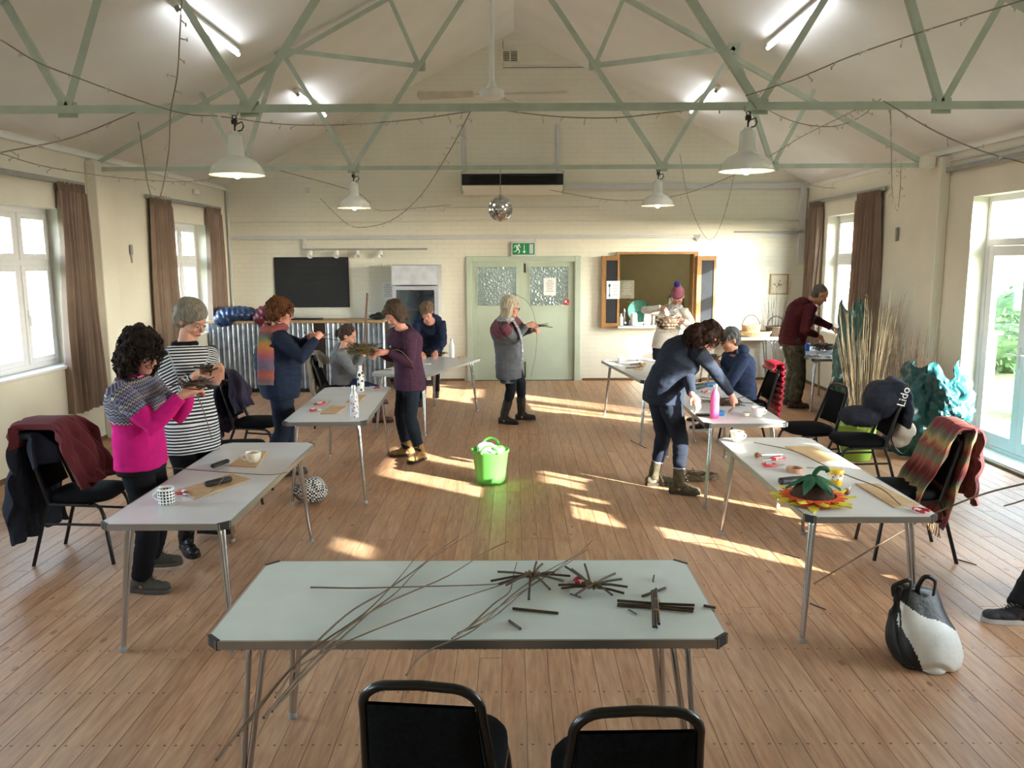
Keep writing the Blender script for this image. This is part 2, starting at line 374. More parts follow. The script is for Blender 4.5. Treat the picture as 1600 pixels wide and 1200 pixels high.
# windows ---------------------------------------------------------------
def upvc(name, x, y0, y1, z0, z1, cols, tz, inward, glassm=M_glass):
    """frame with sashes; inward=+1 when the room lies towards +x"""
    f = MB(); w, d = .055, .06; i = inward
    f.bb(x - d / 2, x + d / 2, y0, y1, z0, z0 + w); f.bb(x - d / 2, x + d / 2, y0, y1, z1 - w, z1)
    cy = [y0 + (y1 - y0) * k / cols for k in range(cols + 1)]
    for k, c in enumerate(cy):
        a = .028 if 0 < k < cols else (w if k == 0 else 0); b = .028 if 0 < k < cols else (0 if k == 0 else w)
        lo, hi = (c - .028, c + .028) if 0 < k < cols else ((c, c + w) if k == 0 else (c - w, c))
        f.bb(x - d / 2, x + d / 2, lo, hi, z0 + w, z1 - w)
    for k in range(cols):
        lo = cy[k] + (w if k == 0 else .028); hi = cy[k + 1] - (w if k == cols - 1 else .028)
        f.bb(x - d / 2, x + d / 2, lo, hi, tz - .028, tz + .028)
    root = struct(f.build(name, M_upvc, smooth=False))
    for k in range(cols):
        lo = cy[k] + (w if k == 0 else .028); hi = cy[k + 1] - (w if k == cols - 1 else .028)
        for (a, b) in ((z0 + w, tz - .028), (tz + .028, z1 - w)):
            s = MB(); q = .06; xs = x + i * .02
            s.bb(xs - .03, xs + .03, lo, lo + q, a, b, .004); s.bb(xs - .03, xs + .03, hi - q, hi, a, b, .004)
            s.bb(xs - .03, xs + .03, lo + q, hi - q, a, a + q, .004); s.bb(xs - .03, xs + .03, lo + q, hi - q, b - q, b, .004)
            so = s.build('sash', M_upvc, root)
            g = MB(); g.bb(x - .004, x + .004, lo + q, hi - q, a + q, b - q); g.build('pane', glassm, root, smooth=False)
            h = MB(); yy = lo + q / 2 if b < tz else (lo + hi) / 2; zz = (a + b) / 2 if b < tz else a + q / 2
            if b < tz: h.bb(xs + i * .03 - .004, xs + i * .03 + .012, yy - .012, yy + .012, zz - .05, zz + .05); h.bar((xs + i * .045, yy, zz), (xs + i * .05, yy, zz - .11), .014, .016)
            else: h.bb(xs + i * .03 - .004, xs + i * .03 + .014, yy - .05, yy + .05, zz - .012, zz + .012); h.bar((xs + i * .045, yy, zz), (xs + i * .05, yy - .08, zz - .01), .014, .014)
            h.build('handle', M_white, so)
    return root
n = 0
for (a, b, z0, z1) in OL:
    n += 1; r = upvc('window_%d' % n, XL - .2, a, b, z0, z1, 3 if n == 2 else 2, z0 + 1.06, 1); portal((XL - .31, (a + b) / 2, (z0 + z1) / 2), b - a, z1 - z0, (1, 0, 0))
    s = MB(); s.bb(XL - .17, XL + .03, a - .03, b + .03, z0 - .03, z0 + .004, .006); struct(s.build('window_sill', M_white, r))
for (a, b, z0, z1) in ORR:
    portal((XR + .31, (a + b) / 2, (z0 + z1) / 2), b - a, z1 - z0, (-1, 0, 0))
    if z0 < .1: continue
    n += 1; r = upvc('window_%d' % n, XR + .2, a, b, z0, z1, (1 if a > 10 else 2) if b - a > 1 else 1, z0 + (1.08 if z1 - z0 > 1 else .2), -1)
    s = MB(); s.bb(XR - .03, XR + .17, a - .03, b + .03, z0 - .03, z0 + .004, .006); struct(s.build('window_sill', M_white, r))
# french doors
def french():
    y0, y1, z0, z1 = ORR[1]; x = XR + .2; tz = 2.15; f = MB()
    for a, b in ((y0, y0 + .06), (y1 - .06, y1)): f.bb(x - .035, x + .035, a, b, z0, z1)
    f.bb(x - .035, x + .035, y0 + .06, y1 - .06, z1 - .06, z1); f.bb(x - .035, x + .035, y0 + .06, y1 - .06, tz - .035, tz + .035); f.bb(x - .035, x + .035, y0 + .06, y1 - .06, z0, z0 + .04)
    root = struct(f.build('window_9', M_upvc, smooth=False))
    g = MB(); g.bb(x - .004, x + .004, y0 + .06, y1 - .06, tz + .035, z1 - .06); g.build('pane', M_glass, root, smooth=False)
    mid = (y0 + y1) / 2
    for k, (a, b) in enumerate(((y0 + .062, mid - .002), (mid + .002, y1 - .062))):
        d = MB(); q = .1; zz0, zz1 = z0 + .042, tz - .037
        d.bb(x - .03, x + .03, a, a + q, zz0, zz1, .004); d.bb(x - .03, x + .03, b - q, b, zz0, zz1, .004)
        d.bb(x - .03, x + .03, a + q, b - q, zz0, zz0 + .13, .004); d.bb(x - .03, x + .03, a + q, b - q, zz1 - q, zz1, .004)
        dr = struct(d.build('door_%d' % (k + 3), M_upvc))
        g = MB(); g.bb(x - .004, x + .004, a + q, b - q, zz0 + .13, zz1 - q); g.build('pane', M_glass, dr, smooth=False)
        h = MB(); yy = b - q / 2 if k == 0 else a + q / 2
        h.bb(x - .045, x - .03, yy - .018, yy + .018, .92, 1.14, .004); h.tube([(x - .045, yy, 1.06), (x - .085, yy, 1.06), (x - .09, yy + (-.11 if k == 0 else .11), 1.055)], .009); h.build('handle', M_white, dr)
    s = MB(); s.bb(XR - .06, XR + .35, y0 - .02, y1 + .02, -.01, .045, .01); struct(s.build('trim_3', M_white))
    s = MB(); s.bb(XR - .10, XR - .06, y0 - .02, y1 + .1, 0, .03, .005); struct(s.build('trim_4', M_base))
french()
# double door in back wall ------------------------------------------------
def pebble():
    t = NT('pebbled_obscure_glass'); v = t.coord('Object')
    vo = t.n('TexVoronoi', Scale=34.0, feature='SMOOTH_F1'); t.l(v, vo.inputs['Vector'])
    nb_ = t.bump(vo.outputs['Distance'], 1.0, .03)
    rf = t.n('BsdfGlossy', Roughness=.12, Color=(.8, .85, .85, 1)); tl = t.n('BsdfTranslucent', Color=(.55, .62, .6, 1)); rr = t.n('BsdfRefraction', Roughness=.15, IOR=1.3, Color=(.75, .82, .8, 1))
    for x in (rf, tl, rr): t.l(nb_, x.inputs['Normal'])
    m1 = t.n('MixShader', Fac=.45); t.l(rr.outputs[0], m1.inputs[1]); t.l(tl.outputs[0], m1.inputs[2])
    m2 = t.n('MixShader', Fac=.22); t.l(m1.outputs[0], m2.inputs[1]); t.l(rf.outputs[0], m2.inputs[2]); t.l(m2.outputs[0], t.out.inputs[0]); return t.m
M_peb = pebble()
mb = MB()
mb.bb(DX0 - .05, DX0 + .04, YB - .05, YB + .12, 0, DZ + .05, .006); mb.bb(DX1 - .04, DX1 + .06, YB - .05, YB + .12, 0, DZ + .05, .006); mb.bb(DX0 + .04, DX1 - .04, YB - .05, YB + .12, DZ - .04, DZ + .05, .006)
struct(mb.build('trim_5', M_green))
for k, (a, b, pa, pb) in enumerate(((DX0 + .045, .142, -.59, .045), (.148, DX1 - .045, .27, .90))):
    d = MB(); y0, y1 = YB + .0, YB + .045; z0, z1 = .012, DZ - .045; pz0, pz1 = 1.245, 1.875
    d.bb(a, pa, y0, y1, z0, z1, .003); d.bb(pb, b, y0, y1, z0, z1, .003); d.bb(pa, pb, y0, y1, z0, pz0, .003); d.bb(pa, pb, y0, y1, pz1, z1, .003)
    dr = struct(d.build('door_%d' % (k + 1), M_green, smooth=False))
    bd = MB(); r = .018
    bd.bb(pa - r, pb + r, y0 - .01, y0, pz0 - r, pz0); bd.bb(pa - r, pb + r, y0 - .01, y0, pz1, pz1 + r); bd.bb(pa - r, pa, y0 - .01, y0, pz0, pz1); bd.bb(pb, pb + r, y0 - .01, y0, pz0, pz1)
    bd.build('glazing_bead', M_green, dr, smooth=False)
    g = MB(); g.bb(pa, pb, y0 + .018, y0 + .026, pz0, pz1); g.build('pane', M_peb, dr, smooth=False)
    bo = MB(); xx = a + .04 if k else b - .03
    if k: bo.bb(xx - .012, xx + .012, y0 - .012, y0, 1.78, 1.93); bo.bb(xx - .01, xx + .01, y0 - .012, y0, .05, .32); bo.build('bolt', M_black if k else M_green, dr)
# corridor and kitchen beyond ---------------------------------------------
M_kit = mat('olive_kitchen_wall', 'b5aa84', .8, var=.04)
def shell(name, x0, x1, y1, h, m):
    mb = MB(); y0 = YB + .25
    mb.bb(x0 - .1, x0, y0, y1, 0, h); mb.bb(x1, x1 + .1, y0, y1, 0, h); mb.bb(x0 - .1, x1 + .1, y1, y1 + .1, 0, h); mb.bb(x0 - .1, x1 + .1, y0, y1 + .1, h, h + .1); mb.bb(x0 - .1, x1 + .1, y0, y1 + .1, -.12, 0)
    return struct(mb.build(name, m, smooth=False))
shell('wall_kitchen', 1.55, 5.0, 16.2, 2.6, M_kit); shell('wall_corridor', -1.6, 1.4, 15.6, 2.6, mat('corridor_wall', 'b9b49a', .8))
for nm, loc, e, c, sz in (('kitchen_lamp', (3.2, 15.0, 2.5), 8, (1, .93, .8), .5), ('corridor_lamp', (.2, 14.7, 2.5), 45, (.85, .93, 1), .5)):
    l = bpy.data.lights.new(nm, 'AREA'); l.energy = e; l.color = c; l.size = sz; o = bpy.data.objects.new(nm, l); COL.objects.link(o); o.location = loc
# outdoors --------------------------------------------------------------
def grassmat():
    t = NT('lawn_grass'); v = t.coord('Object')
    t.bsdf(t.ramp(t.noise(v, 3, 8, .7), [(.3, srgb('3c4a30')), (.6, srgb('66734a')), (.8, srgb('8a8468'))]), .9, normal=t.bump(t.noise(v, 60, 3), .8, .05)); return t.m
mb = MB(); mb.bb(XR + .3, 60, -30, 50, -.3, -.12); struct(mb.build('ground_right', grassmat(), smooth=False))
mb = MB(); mb.bb(-60, XL - .3, -30, 50, -.3, -.12); struct(mb.build('ground_left', grassmat(), smooth=False))
mb = MB(); mb.bb(XR + .3, XR + 1.1, 3, 12, -.12, -.06); struct(mb.build('ground_paving', mat('pale_paving', '7d786c', .8, bump=.2), smooth=False))

M_hedge = mat('hedge_leaves', '2f4a22', .9, var=.5, vs=9, bump=1.0, bs=18)
for i, (x, y, rx, ry, h, lb) in enumerate(((9.5, 15.5, 1.6, 1.2, 1.1, 'dark green garden hedge seen through the glass door'), (12.5, 18.5, 2.6, 1.6, 1.9, 'taller green shrub farther off behind the hedge outside'), (7.2, 10.6, .5, .5, .42, 'low leafy shrub close outside the glass doors'))):
    T = thing('garden_shrub', (x, y, -.12), lb, 'shrub', 'garden shrubs'); g = random.Random(i); m = MB()
    for k in range(900 if i < 2 else 400):
        a, b_ = g.uniform(0, 2 * PI), math.acos(g.uniform(0, 1)); q = g.uniform(.75, 1.02); p = V((x + rx * q * math.cos(a) * math.sin(b_), y + ry * q * math.sin(a) * math.sin(b_), -.12 + h * q * math.cos(b_) + .05)); u = V((g.uniform(-1, 1), g.uniform(-1, 1), g.uniform(-1, 1))).normalized() * .07; w = u.orthogonal().normalized() * .05
        m.add([p - u, p + w, p + u, p - w], [(0, 1, 2, 3)])
    m.build('leaves', M_hedge, T, smooth=False)['kind'] = 'stuff'
    m = MB(); m.ell((x, y, -.12 + h * .35), (rx * .8, ry * .8, h * .45)); m.build('core', M_hedge, T)
    m = MB(); m.tube([(x, y, -.13), (x, y, h * .3)], .04, 7); m.build('stem', M_base, T)
t = NT('red_garden_brick'); v = t.coord('Object', rot=(PI / 2, 0, 0)); b = t.n('TexBrick', Scale=1.0, Mortar_Size=.008, Brick_Width=.225, Row_Height=.075); b.inputs['Color1'].default_value = srgb('8a6a5c'); b.inputs['Color2'].default_value = srgb('a5887a'); b.inputs['Mortar'].default_value = srgb('c9c4ba'); t.l(v, b.inputs['Vector']); t.bsdf(b.outputs[0], .9)
m = MB(); m.bb(6.25, 6.6, 11.15, 11.5, -.13, .95, .005); m.bb(6.2, 6.65, 11.1, 11.55, .95, 1.0, .01); tag(m.build('brick_pier', t.m), 'low brick garden pier seen at the left of the glass door', 'pier')
m = MB(); m.bb(8.75, 8.85, 14.0, 14.1, -.13, 1.95); m.bb(8.55, 9.05, 14.02, 14.08, 1.1, 1.9); tag(m.build('garden_gate_post', mat('teal_paint', '2f8f84', .5)), 'teal garden post and panel outside beyond the lawn', 'post')
# ================================================================ ROOF TRUSSES
def lbar(mb, p0, p1, w=.05, h=.05, t=.008, flip=1):
    """angle-iron bar: vertical flange facing the room and a horizontal flange"""
    p0, p1 = V(p0), V(p1); d = (p1 - p0); n = V((-d.z, 0, d.x)).normalized() * flip
    mb.bar(p0, p1, h, t, up=(0, -1, 0)); 
    mb.bar(p0 + n * (h / 2 - t / 2) + V((0, w / 2, 0)), p1 + n * (h / 2 - t / 2) + V((0, w / 2, 0)), t, w, up=(0, -1, 0))
def truss(Y, label, zc):
    c = -.06; T = thing('roof_truss', (c, Y, zc), label, 'roof truss', 'steel roof trusses')
    hw = 4.60 if Y > 8 else 4.60
    rz_ = lambda x: roofz(x) - .07
    N = {'e': (hw, zc), 'c1': (2.92, zc), 'c2': (1.70, zc), 'r1': (3.34, rz_(3.34)), 'r2': (2.45, rz_(2.45)), 'r3': (1.28, rz_(1.28)), 'm': (.95, zc + 1.07), 'a': (0, ZR - .1)}
    s = .048 if Y > 8 else .052
    m = MB(); lbar(m, (c - hw, Y, zc), (c + hw, Y, zc), .06, s); m.build('bottom_chord', M_truss, T, smooth=False)
    for sg in (-1, 1):
        P = {k: V((c + sg * x, Y, z)) for k, (x, z) in N.items()}
        m = MB(); lbar(m, P['e'] + V((0, 0, .02)), P['a'], .06, s, flip=1); m.build('rafter', M_truss, T, smooth=False)
        for a, b, w in (('r1', 'c1', .045), ('c1', 'r2', .05), ('r2', 'c2', .045), ('c2', 'a', .052), ('r2', 'm', .05), ('m', 'r3', .045)):
            m = MB(); yo = V((0, -.012 if a in ('c2',) else .012, 0)); lbar(m, P[a] + yo, P[b] + yo, .04, w); m.build('web', M_truss, T, smooth=False)
        for k in ('c1', 'c2', 'r2', 'm'):
            g = MB(); g.box(P[k] + V((0, .022, 0)), (.13, .01, .10)); g.build('gusset_plate', M_truss, T, smooth=False)
        b = MB(); b.box(V((c + sg * (hw - .01), Y, zc + .03)), (.14, .2, .14), None, .01); b.build('bearing_block', M_wall, T)
    return T
truss(9.27, 'sage green steel roof truss spanning the hall, farther from the camera', 3.0)
truss(5.67, 'sage green steel roof truss overhead, nearer of the two, carrying big pendants', 3.0)
# ---------------------------------------------------------------- pendant lamps
M_enamel = mat('white_enamel', 'eceeea', .18, var=.02); M_inner = mat('enamel_inside', 'f6ecd0', .4, var=.02)
def emit(name, col, st):
    t = NT(name); e = t.n('Emission', Strength=st, Color=col); t.l(e.outputs[0], t.out.inputs[0]); return t.m
M_bulb = emit('warm_bulb', (1, .78, .45, 1), 14.0); M_tube = emit('fluorescent_tube', (.92, .96, 1, 1), 20.0)
def pendant():
    T = thing('pendant_lamp', (0, 0, 0), 'x', 'pendant lamp', 'enamel pendant lamps on the trusses')
    m = MB(); m.lathe([(.045, .26), (.05, .255), (.055, .14), (.062, .125), (.075, .115), (.12, .095), (.165, .05), (.182, .005), (.186, 0), (.182, -.003)], n=40); m.build('shade', M_enamel, T)
    m = MB(); m.lathe([(.178, 0), (.16, .045), (.115, .088), (.06, .105), (.0, .108)], n=40); m.build('shade_lining', M_inner, T)
    m = MB(); m.lathe([(0, .285), (.02, .284), (.03, .27), (.046, .258), (.046, .25), (0, .25)], n=20); m.build('cap', M_enamel, T)
    m = MB(); m.ell((0, 0, .018), (.032, .032, .045)); m.build('bulb', M_bulb, T)
    m = MB(); m.tube([(0, 0, .28), (0, 0, .36)], .006); m.tube([(0, 0, .31), (.012, 0, .33), (.05, 0, .345), (.06, 0, .315), (.045, 0, .29), (.02, 0, .285)], .005); m.tube(arc((0, 0, .375), .014, 0, 2 * PI, 10), .004)
    m.box((0, 0, .345), (.035, .025, .03)); m.build('hook', M_black, T)
    m = MB(); m.box((0, 0, .405), (.05, .04, .035)); m.build('clamp', M_truss, T)
    return T
PP = pendant(); PL = [(-1.86, 5.67, 2.57, 'large enamel pendant nearest the windows on the left, bulb seen below rim'), (1.57, 5.67, 2.58, 'large enamel pendant hanging over the bending woman side of the hall'),
      (-1.76, 9.27, 2.57, 'small far enamel pendant hanging between chalkboard and ceiling truss'), (1.6, 9.27, 2.58, 'small far enamel pendant hanging above the kitchen hatch')]
for i, (x, y, z, lb) in enumerate(PL):
    if i == 0: PP.location = (x, y, z); PP['label'] = lb
    else: dup(PP, (x, y, z), 0, lb)
    l = bpy.data.lights.new('bulb_light', 'POINT'); l.energy = 5; l.color = (1, .78, .5); l.shadow_soft_size = .03
    o = bpy.data.objects.new('bulb_light', l); COL.objects.link(o); o.location = (x, y, z - .02)
# ---------------------------------------------------------------- fluorescent battens
def batten():
    T = thing('fluorescent_batten', (0, 0, 0), 'x', 'strip light', 'fluorescent battens on the ceiling')
    m = MB(); m.box((0, 0, -.03), (.06, 1.55, .055), None, .006); m.build('casing', M_white, T)
    m = MB(); m.tube([(0, -.74, -.085), (0, .74, -.085)], .019, 12); m.build('tube', M_tube, T)
    for s in (-1, 1): m = MB(); m.box((0, s * .75, -.075), (.04, .03, .05), None, .004); m.build('end_cap', M_grey, T)
    return T
BT_ = batten(); first = True
for x, y, lb in ((-2.78, 7.85, 'glowing fluorescent strip on left slope, close to the camera'), (-2.74, 11.5, 'glowing fluorescent strip on left slope, far behind the second truss'),
                 (2.66, 8.1, 'glowing fluorescent strip on right slope, close to the camera'), (2.66, 11.8, 'glowing fluorescent strip on right slope, far behind the second truss'),
                 (-2.75, 3.9, 'unseen fluorescent strip added on left slope to brighten the foreground'), (2.66, 3.9, 'unseen fluorescent strip added on right slope to brighten the foreground')):  # this last pair is out of view, added to brighten the foreground floor
    r = BT_ if first else dup(BT_, (0, 0, 0), 0, lb); first = False; r['label'] = lb
    r.location = (x, y, roofz(x) - .005); a = math.atan2(ZR - ZE, XC - XL); r.rotation_euler = (0, -a if x < 0 else a, 0)
# ---------------------------------------------------------------- ceiling fan
fx, fy, fz = -.18, 7.4, 3.42
T = thing('ceiling_fan', (fx, fy, fz), 'white three-bladed ceiling fan on a long down rod from the ridge', 'ceiling fan')
m = MB(); m.lathe([(0, -.05), (.07, -.048), (.105, -.03), (.11, 0), (.10, .03), (.05, .05), (.03, .09), (.018, .12), (0, .12)], (fx, fy, fz), 28); m.build('motor_housing', M_white, T)
m = MB(); m.tube([(fx, fy, fz + .1), (fx - .0, fy, 4.32)], .022, 12); m.tube([(fx - .012, fy - .01, 4.4), (fx - .11, fy - .01, 5.34)], .036, 12); m.build('rod', M_white, T)
m = MB(); m.lathe([(.028, 0), (.035, .03), (.05, .09), (.085, .14), (.088, .145), (.03, .15)], (fx - .01, fy, 4.26), 24); m.build('canopy', M_white, T)
for a in (176, -8, 62):
    ca = math.radians(a); d = V((math.cos(ca), math.sin(ca), -.01)); sd = V((-math.sin(ca), math.cos(ca), .30)); b = MB()
    b.bar(V((fx, fy, fz + .0)) + d * .09, V((fx, fy, fz)) + d * .2, .035, .006)
    def fn(u, v, h): p = V((fx, fy, fz)) + d * u + sd * v; p.z += h; return p
    b.prism([(.16, -.045), (.64, -.07), (.66, 0), (.64, .07), (.16, .045)], -.004, .004, fn); b.build('blade', mat('fan_blade_white', 'cfcdc4', .5), T)
# ---------------------------------------------------------------- mirror ball
def mirror():
    t = NT('mirror_facets'); v = t.coord('Object'); vo = t.n('TexVoronoi', Scale=60.0); t.l(v, vo.inputs['Vector'])
    t.bsdf(srgb('d8d8d8'), .06, 1.0, t.bump(vo.outputs['Color'], .5, .01)); return t.m
bc = V((-.14, 9.22, 2.55)); T = thing('mirror_ball', tuple(bc + V((0, 0, .135))), 'silver mirror ball hanging on a wire below the far truss', 'mirror ball')
m = MB()
for i in range(18):
    t0, t1 = -PI / 2 + PI * i / 18, -PI / 2 + PI * (i + 1) / 18; k = max(5, int(36 * math.cos((t0 + t1) / 2)))
    for j in range(k):
        a0, a1 = 2 * PI * j / k + .012, 2 * PI * (j + 1) / k - .012; q = []
        for t_, a in ((t0 + .012, a0), (t0 + .012, a1), (t1 - .012, a1), (t1 - .012, a0)): q.append(bc + V((math.cos(t_) * math.cos(a), math.cos(t_) * math.sin(a), math.sin(t_))) * .137)
        m.add(q, [(0, 1, 2, 3)])
b = m.build('mirror_tiles', mirror(), T, smooth=False); b['kind'] = 'stuff'
m = MB(); m.ell(bc, .131, n=24, m=16); m.build('ball_core', M_grey, T)
m = MB(); m.tube([bc + V((0, 0, .13)), V((bc.x, 9.25, 2.99))], .004); m.lathe([(.02, 0), (.02, .02), (0, .025)], bc + V((0, 0, .13)), 12); m.build('hanging_wire', M_grey, T)
# ================================================================ BACK WALL FITTINGS
def onwall(px, py): return aty(px, py, YB)
def tagb(mb, nm, m, label, cat, group=None, **k): return tag(mb.build(nm, m, **k), label, cat, group)
# heater
T = thing('air_heater', (.0, YB, 3.05), 'long white and black warm air heater under the gable', 'heater')
a, b = -.8, .78
m = MB(); m.prism([(YB, 3.34), (YB - .30, 3.34), (YB - .32, 3.14), (YB - .1, 3.02), (YB, 3.02)], a, b, lambda y, z, h: (h, y, z)); m.build('casing', M_white, T, smooth=False)
m = MB(); m.bb(a - .005, b + .005, YB - .335, YB - .29, 3.15, 3.325, .006); m.build('grille_frame', M_black, T)
for i in range(5): m = MB(); m.box((0, YB - .345, 3.175 + i * .029), (1.36, .03, .004), Matrix.Rotation(.5, 3, 'X')); m.build('louvre', M_black, T, smooth=False)
for x in (a - .01, b + .01): m = MB(); m.bb(x - .02, x + .02, YB - .2, YB, 3.05, 3.38); m.build('bracket', M_truss, T)
for i, (x, lb) in enumerate(((-.79, 'pale vertical trunking rising from left end of the heater'), (.72, 'pale vertical trunking rising from right end of the heater'))):
    m = MB(); m.bb(x - .03, x + .03, YB - .035, YB, 3.40, 4.12, .004); tagb(m, 'cable_trunking', M_trunk, lb, 'trunking', 'wall trunking')
m = MB(); m.bb(.82, XR - .14, YB - .05, YB, 3.10, 3.19, .004); tagb(m, 'cable_trunking', M_trunk, 'long horizontal pale trunking running from heater to right corner', 'trunking', 'wall trunking')
m = MB(); m.bb(XR - .14, XR - .04, YB - .06, YB, 1.9, 3.21, .004); tagb(m, 'cable_trunking', M_trunk, 'vertical pale trunking down the right back corner', 'trunking', 'wall trunking')
m = MB(); m.bb(XL + .02, XR - .14, YB - .04, YB, 2.33, 2.385, .004); tagb(m, 'cable_trunking', M_trunk, 'thin pale trunking running full width above door and chalkboard', 'trunking', 'wall trunking')
m = MB(); m.bb(XL + .03, XL + .06, YB - .04, YB - .001, .0, 3.1, .004); tagb(m, 'cable_trunking', M_trunk, 'thin vertical trunking in the left back corner', 'trunking', 'wall trunking')
m = MB(); m.tube([(-1.15, YB - .012, 2.83), (1.4, YB - .012, 2.83)], .006); 
tagb(m, 'cable', M_trunk, 'thin painted cable joining two junction boxes below the heater', 'cable')
for px, lb in ((690, 'small square junction box left of the mirror ball'), (940, 'small square junction box right of the mirror ball')):
    p = onwall(px, 325); m = MB(); m.box(p - V((0, .02, 0)), (.10, .04, .09), None, .008); m.bar(p - V((.03, .045, .02)), p - V((-.03, .045, -.02)), .006, .01); tagb(m, 'junction_box', M_wall, lb, 'junction box', 'junction boxes')
# gable vent
p = onwall(797, 88); T = thing('air_vent', p, 'small louvred air vent high in the gable', 'vent')
m = MB(); w, h = .13, .10
for q in (-1, 0, 1): m.box(p + V((q * w * .93, -.015, 0)), (.02, .03, 2 * h))
for q in (-1, 1): m.box(p + V((0, -.015, q * h * .93)), (2 * w, .03, .02))
m.build('frame', M_wall, T, smooth=False)
for i in range(7): m = MB(); m.box(p + V((0, -.014, -.075 + i * .025)), (2 * w - .03, .02, .008), Matrix.Rotation(.5, 3, 'X')); m.build('slat', M_wall, T, smooth=False)
m = MB(); m.box(p + V((0, -.002, 0)), (2 * w, .003, 2 * h)); m.build('backing', M_dark, T, smooth=False)
m = MB(); q = onwall(786, 0); e0 = onwall(786, 106); e1 = onwall(912, 106)
m.tube([V((e0.x, YB - .01, 5.38)), V((e0.x, YB - .01, e0.z)), V((e1.x, YB - .01, e0.z))], .008); tagb(m, 'cable', M_grey, 'grey cable dropping from ridge then running right along gable', 'cable')
# spot tracks
def track(x0, x1, z, spots, lb):
    T = thing('spotlight_track', ((x0 + x1) / 2, YB, z), lb, 'track light', 'wall spotlight tracks')
    m = MB(); m.bb(x0, x1, YB - .09, YB - .05, z - .015, z + .015); m.build('rail', M_grey, T)
    m = MB()
    for x in (x0 + .06, x1 - .1): m.bb(x - .015, x + .015, YB - .05, YB, z - .012, z + .012)
    m.build('bracket', M_white, T)
    for x in spots:
        m = MB(); m.tube([(x, YB - .07, z - .01), (x, YB - .10, z - .05)], .01); R = Matrix.Rotation(2.4, 3, 'X')
        m.lathe([(0, -.05), (.03, -.05), (.033, .0), (.045, .06), (.035, .055), (0, .03)], (x, YB - .12, z - .07), 14, R); m.build('spotlight', M_white, T)
a, b = onwall(474, 388), onwall(668, 388); z = 2.17
track(a.x, b.x, z, [onwall(px, 388).x for px in (487, 528, 560, 596)], 'grey rail with four white spotlights above the chalkboard')
track(onwall(1145, 364).x, onwall(1253, 364).x, 2.42, [], 'bare grey track rail near the right back corner')
m = MB(); m.bb(a.x, a.x + .04, YB - .05, YB, z - .03, 2.34); tagb(m, 'conduit_drop', M_trunk, 'short vertical drop from trunking to the spotlight rail', 'conduit')
p = onwall(1088, 372); m = MB(); m.prism([(-.06, .05), (.06, .05), (.0, -.05)], -.05, 0, lambda x, z, h: (p.x + x, YB + h, p.z + z)); tagb(m, 'shelf_bracket', M_grey, 'tiny grey bracket on wall above the hatch', 'bracket')
# exit sign
M_sg = mat('exit_green', '1f8a5b', .4, var=.02); M_sw = mat('sign_white', 'eef5ee', .5, var=.0)
p = onwall(818, 389); T = thing('exit_sign', p, 'green emergency exit sign with running man and down arrow over the door', 'sign'); X, Z = p.x, p.z
m = MB(); m.box((X, YB - .035, Z), (.42, .07, .25), None, .008); m.build('sign_case', M_trunk, T)
m = MB(); m.box((X + .0, YB - .074, Z), (.375, .01, .20)); m.build('sign_panel', M_sw, T, smooth=False)
m = MB(); m.box((X - .0, YB - .080, Z), (.36, .006, .185)); m.build('green_face', M_sg, T, smooth=False)
def wp(m, poly): m.prism([(X + a * .1, Z + b * .1) for a, b in poly], YB - .0865, YB - .083, lambda a, b, h: (a, h, b))
m = MB(); m.box((X + .125, YB - .085, Z), (.062, .003, .15)); m.build('door_symbol', M_trunk, T, smooth=False)
m = MB(); m.box((X + .01, YB - .085, Z + .015), (.012, .003, .10)); wp(m, [(-.2, -.35), (.1, -.75), (.4, -.35)]); m.build('arrow', M_sw, T, smooth=False)
m = MB(); m.lathe([(0, 0), (.017, 0), (.017, .003), (0, .003)], (X - .075, YB - .083, Z + .062), 14, Matrix.Rotation(PI / 2, 3, 'X'))
for pl in ([(-1.25, .35), (-.95, .5), (-.75, .05), (-1.05, -.1)], [(-1.05, 0), (-.78, .05), (-.55, -.35), (-.75, -.75), (-.9, -.7), (-.72, -.35), (-1.0, -.12)], [(-1.1, .0), (-1.0, -.1), (-1.2, -.45), (-1.6, -.5), (-1.6, -.38), (-1.3, -.33)],
           [(-.9, .45), (-.55, .25), (-.4, .3), (-.42, .4), (-.55, .37), (-.85, .58)], [(-1.2, .42), (-1.0, .48), (-1.35, .5), (-1.5, .15), (-1.6, .2), (-1.42, .62), (-.95, .6)]): wp(m, pl)
m.build('running_figure', M_sw, T, smooth=False)
m = MB(); m.bb(X + .17, X + .2, YB - .03, YB, Z + .12, 2.34); tagb(m, 'conduit_drop', M_trunk, 'short conduit from trunking down to the exit sign', 'conduit')
# chalkboard, notices on doors
M_chalk = mat('chalkboard_black', '1b1d20', .75, var=.25, vs=3)
a, b = onwall(428, 402), onwall(547, 480)
T = thing('chalkboard', ((a.x + b.x) / 2, YB, b.z), 'large blank black chalkboard with faint writing on the back wall', 'chalkboard')
m = MB(); m.bb(a.x, b.x, YB - .03, YB - .002, b.z, a.z, .004); m.build('board', M_chalk, T)
m = MB(); rr = random.Random(3)
for ln, (u0, u1, w) in enumerate(((.3, .85, .84), (.3, .8, .72), (.35, .75, .6), (.38, .6, .48))):
    u = u0
    while u < u1:
        L = rr.uniform(.02, .05); x = a.x + (b.x - a.x) * u; z = b.z + (a.z - b.z) * w; m.box((x + L / 2, YB - .031, z + rr.uniform(-.008, .008)), (L, .001, .006)); u += L + .02
m.build('chalk_marks', mat('faint_chalk', '33383c', .9), T, smooth=False)['kind'] = 'stuff'
M_paper = mat('white_paper', 'e9e9ea', .8, var=.02); M_ink = mat('grey_ink', '8c8e94', .8); M_red = mat('signal_red', 'b8222a', .5); M_teal = mat('teal_ink', '1d5f66', .6)
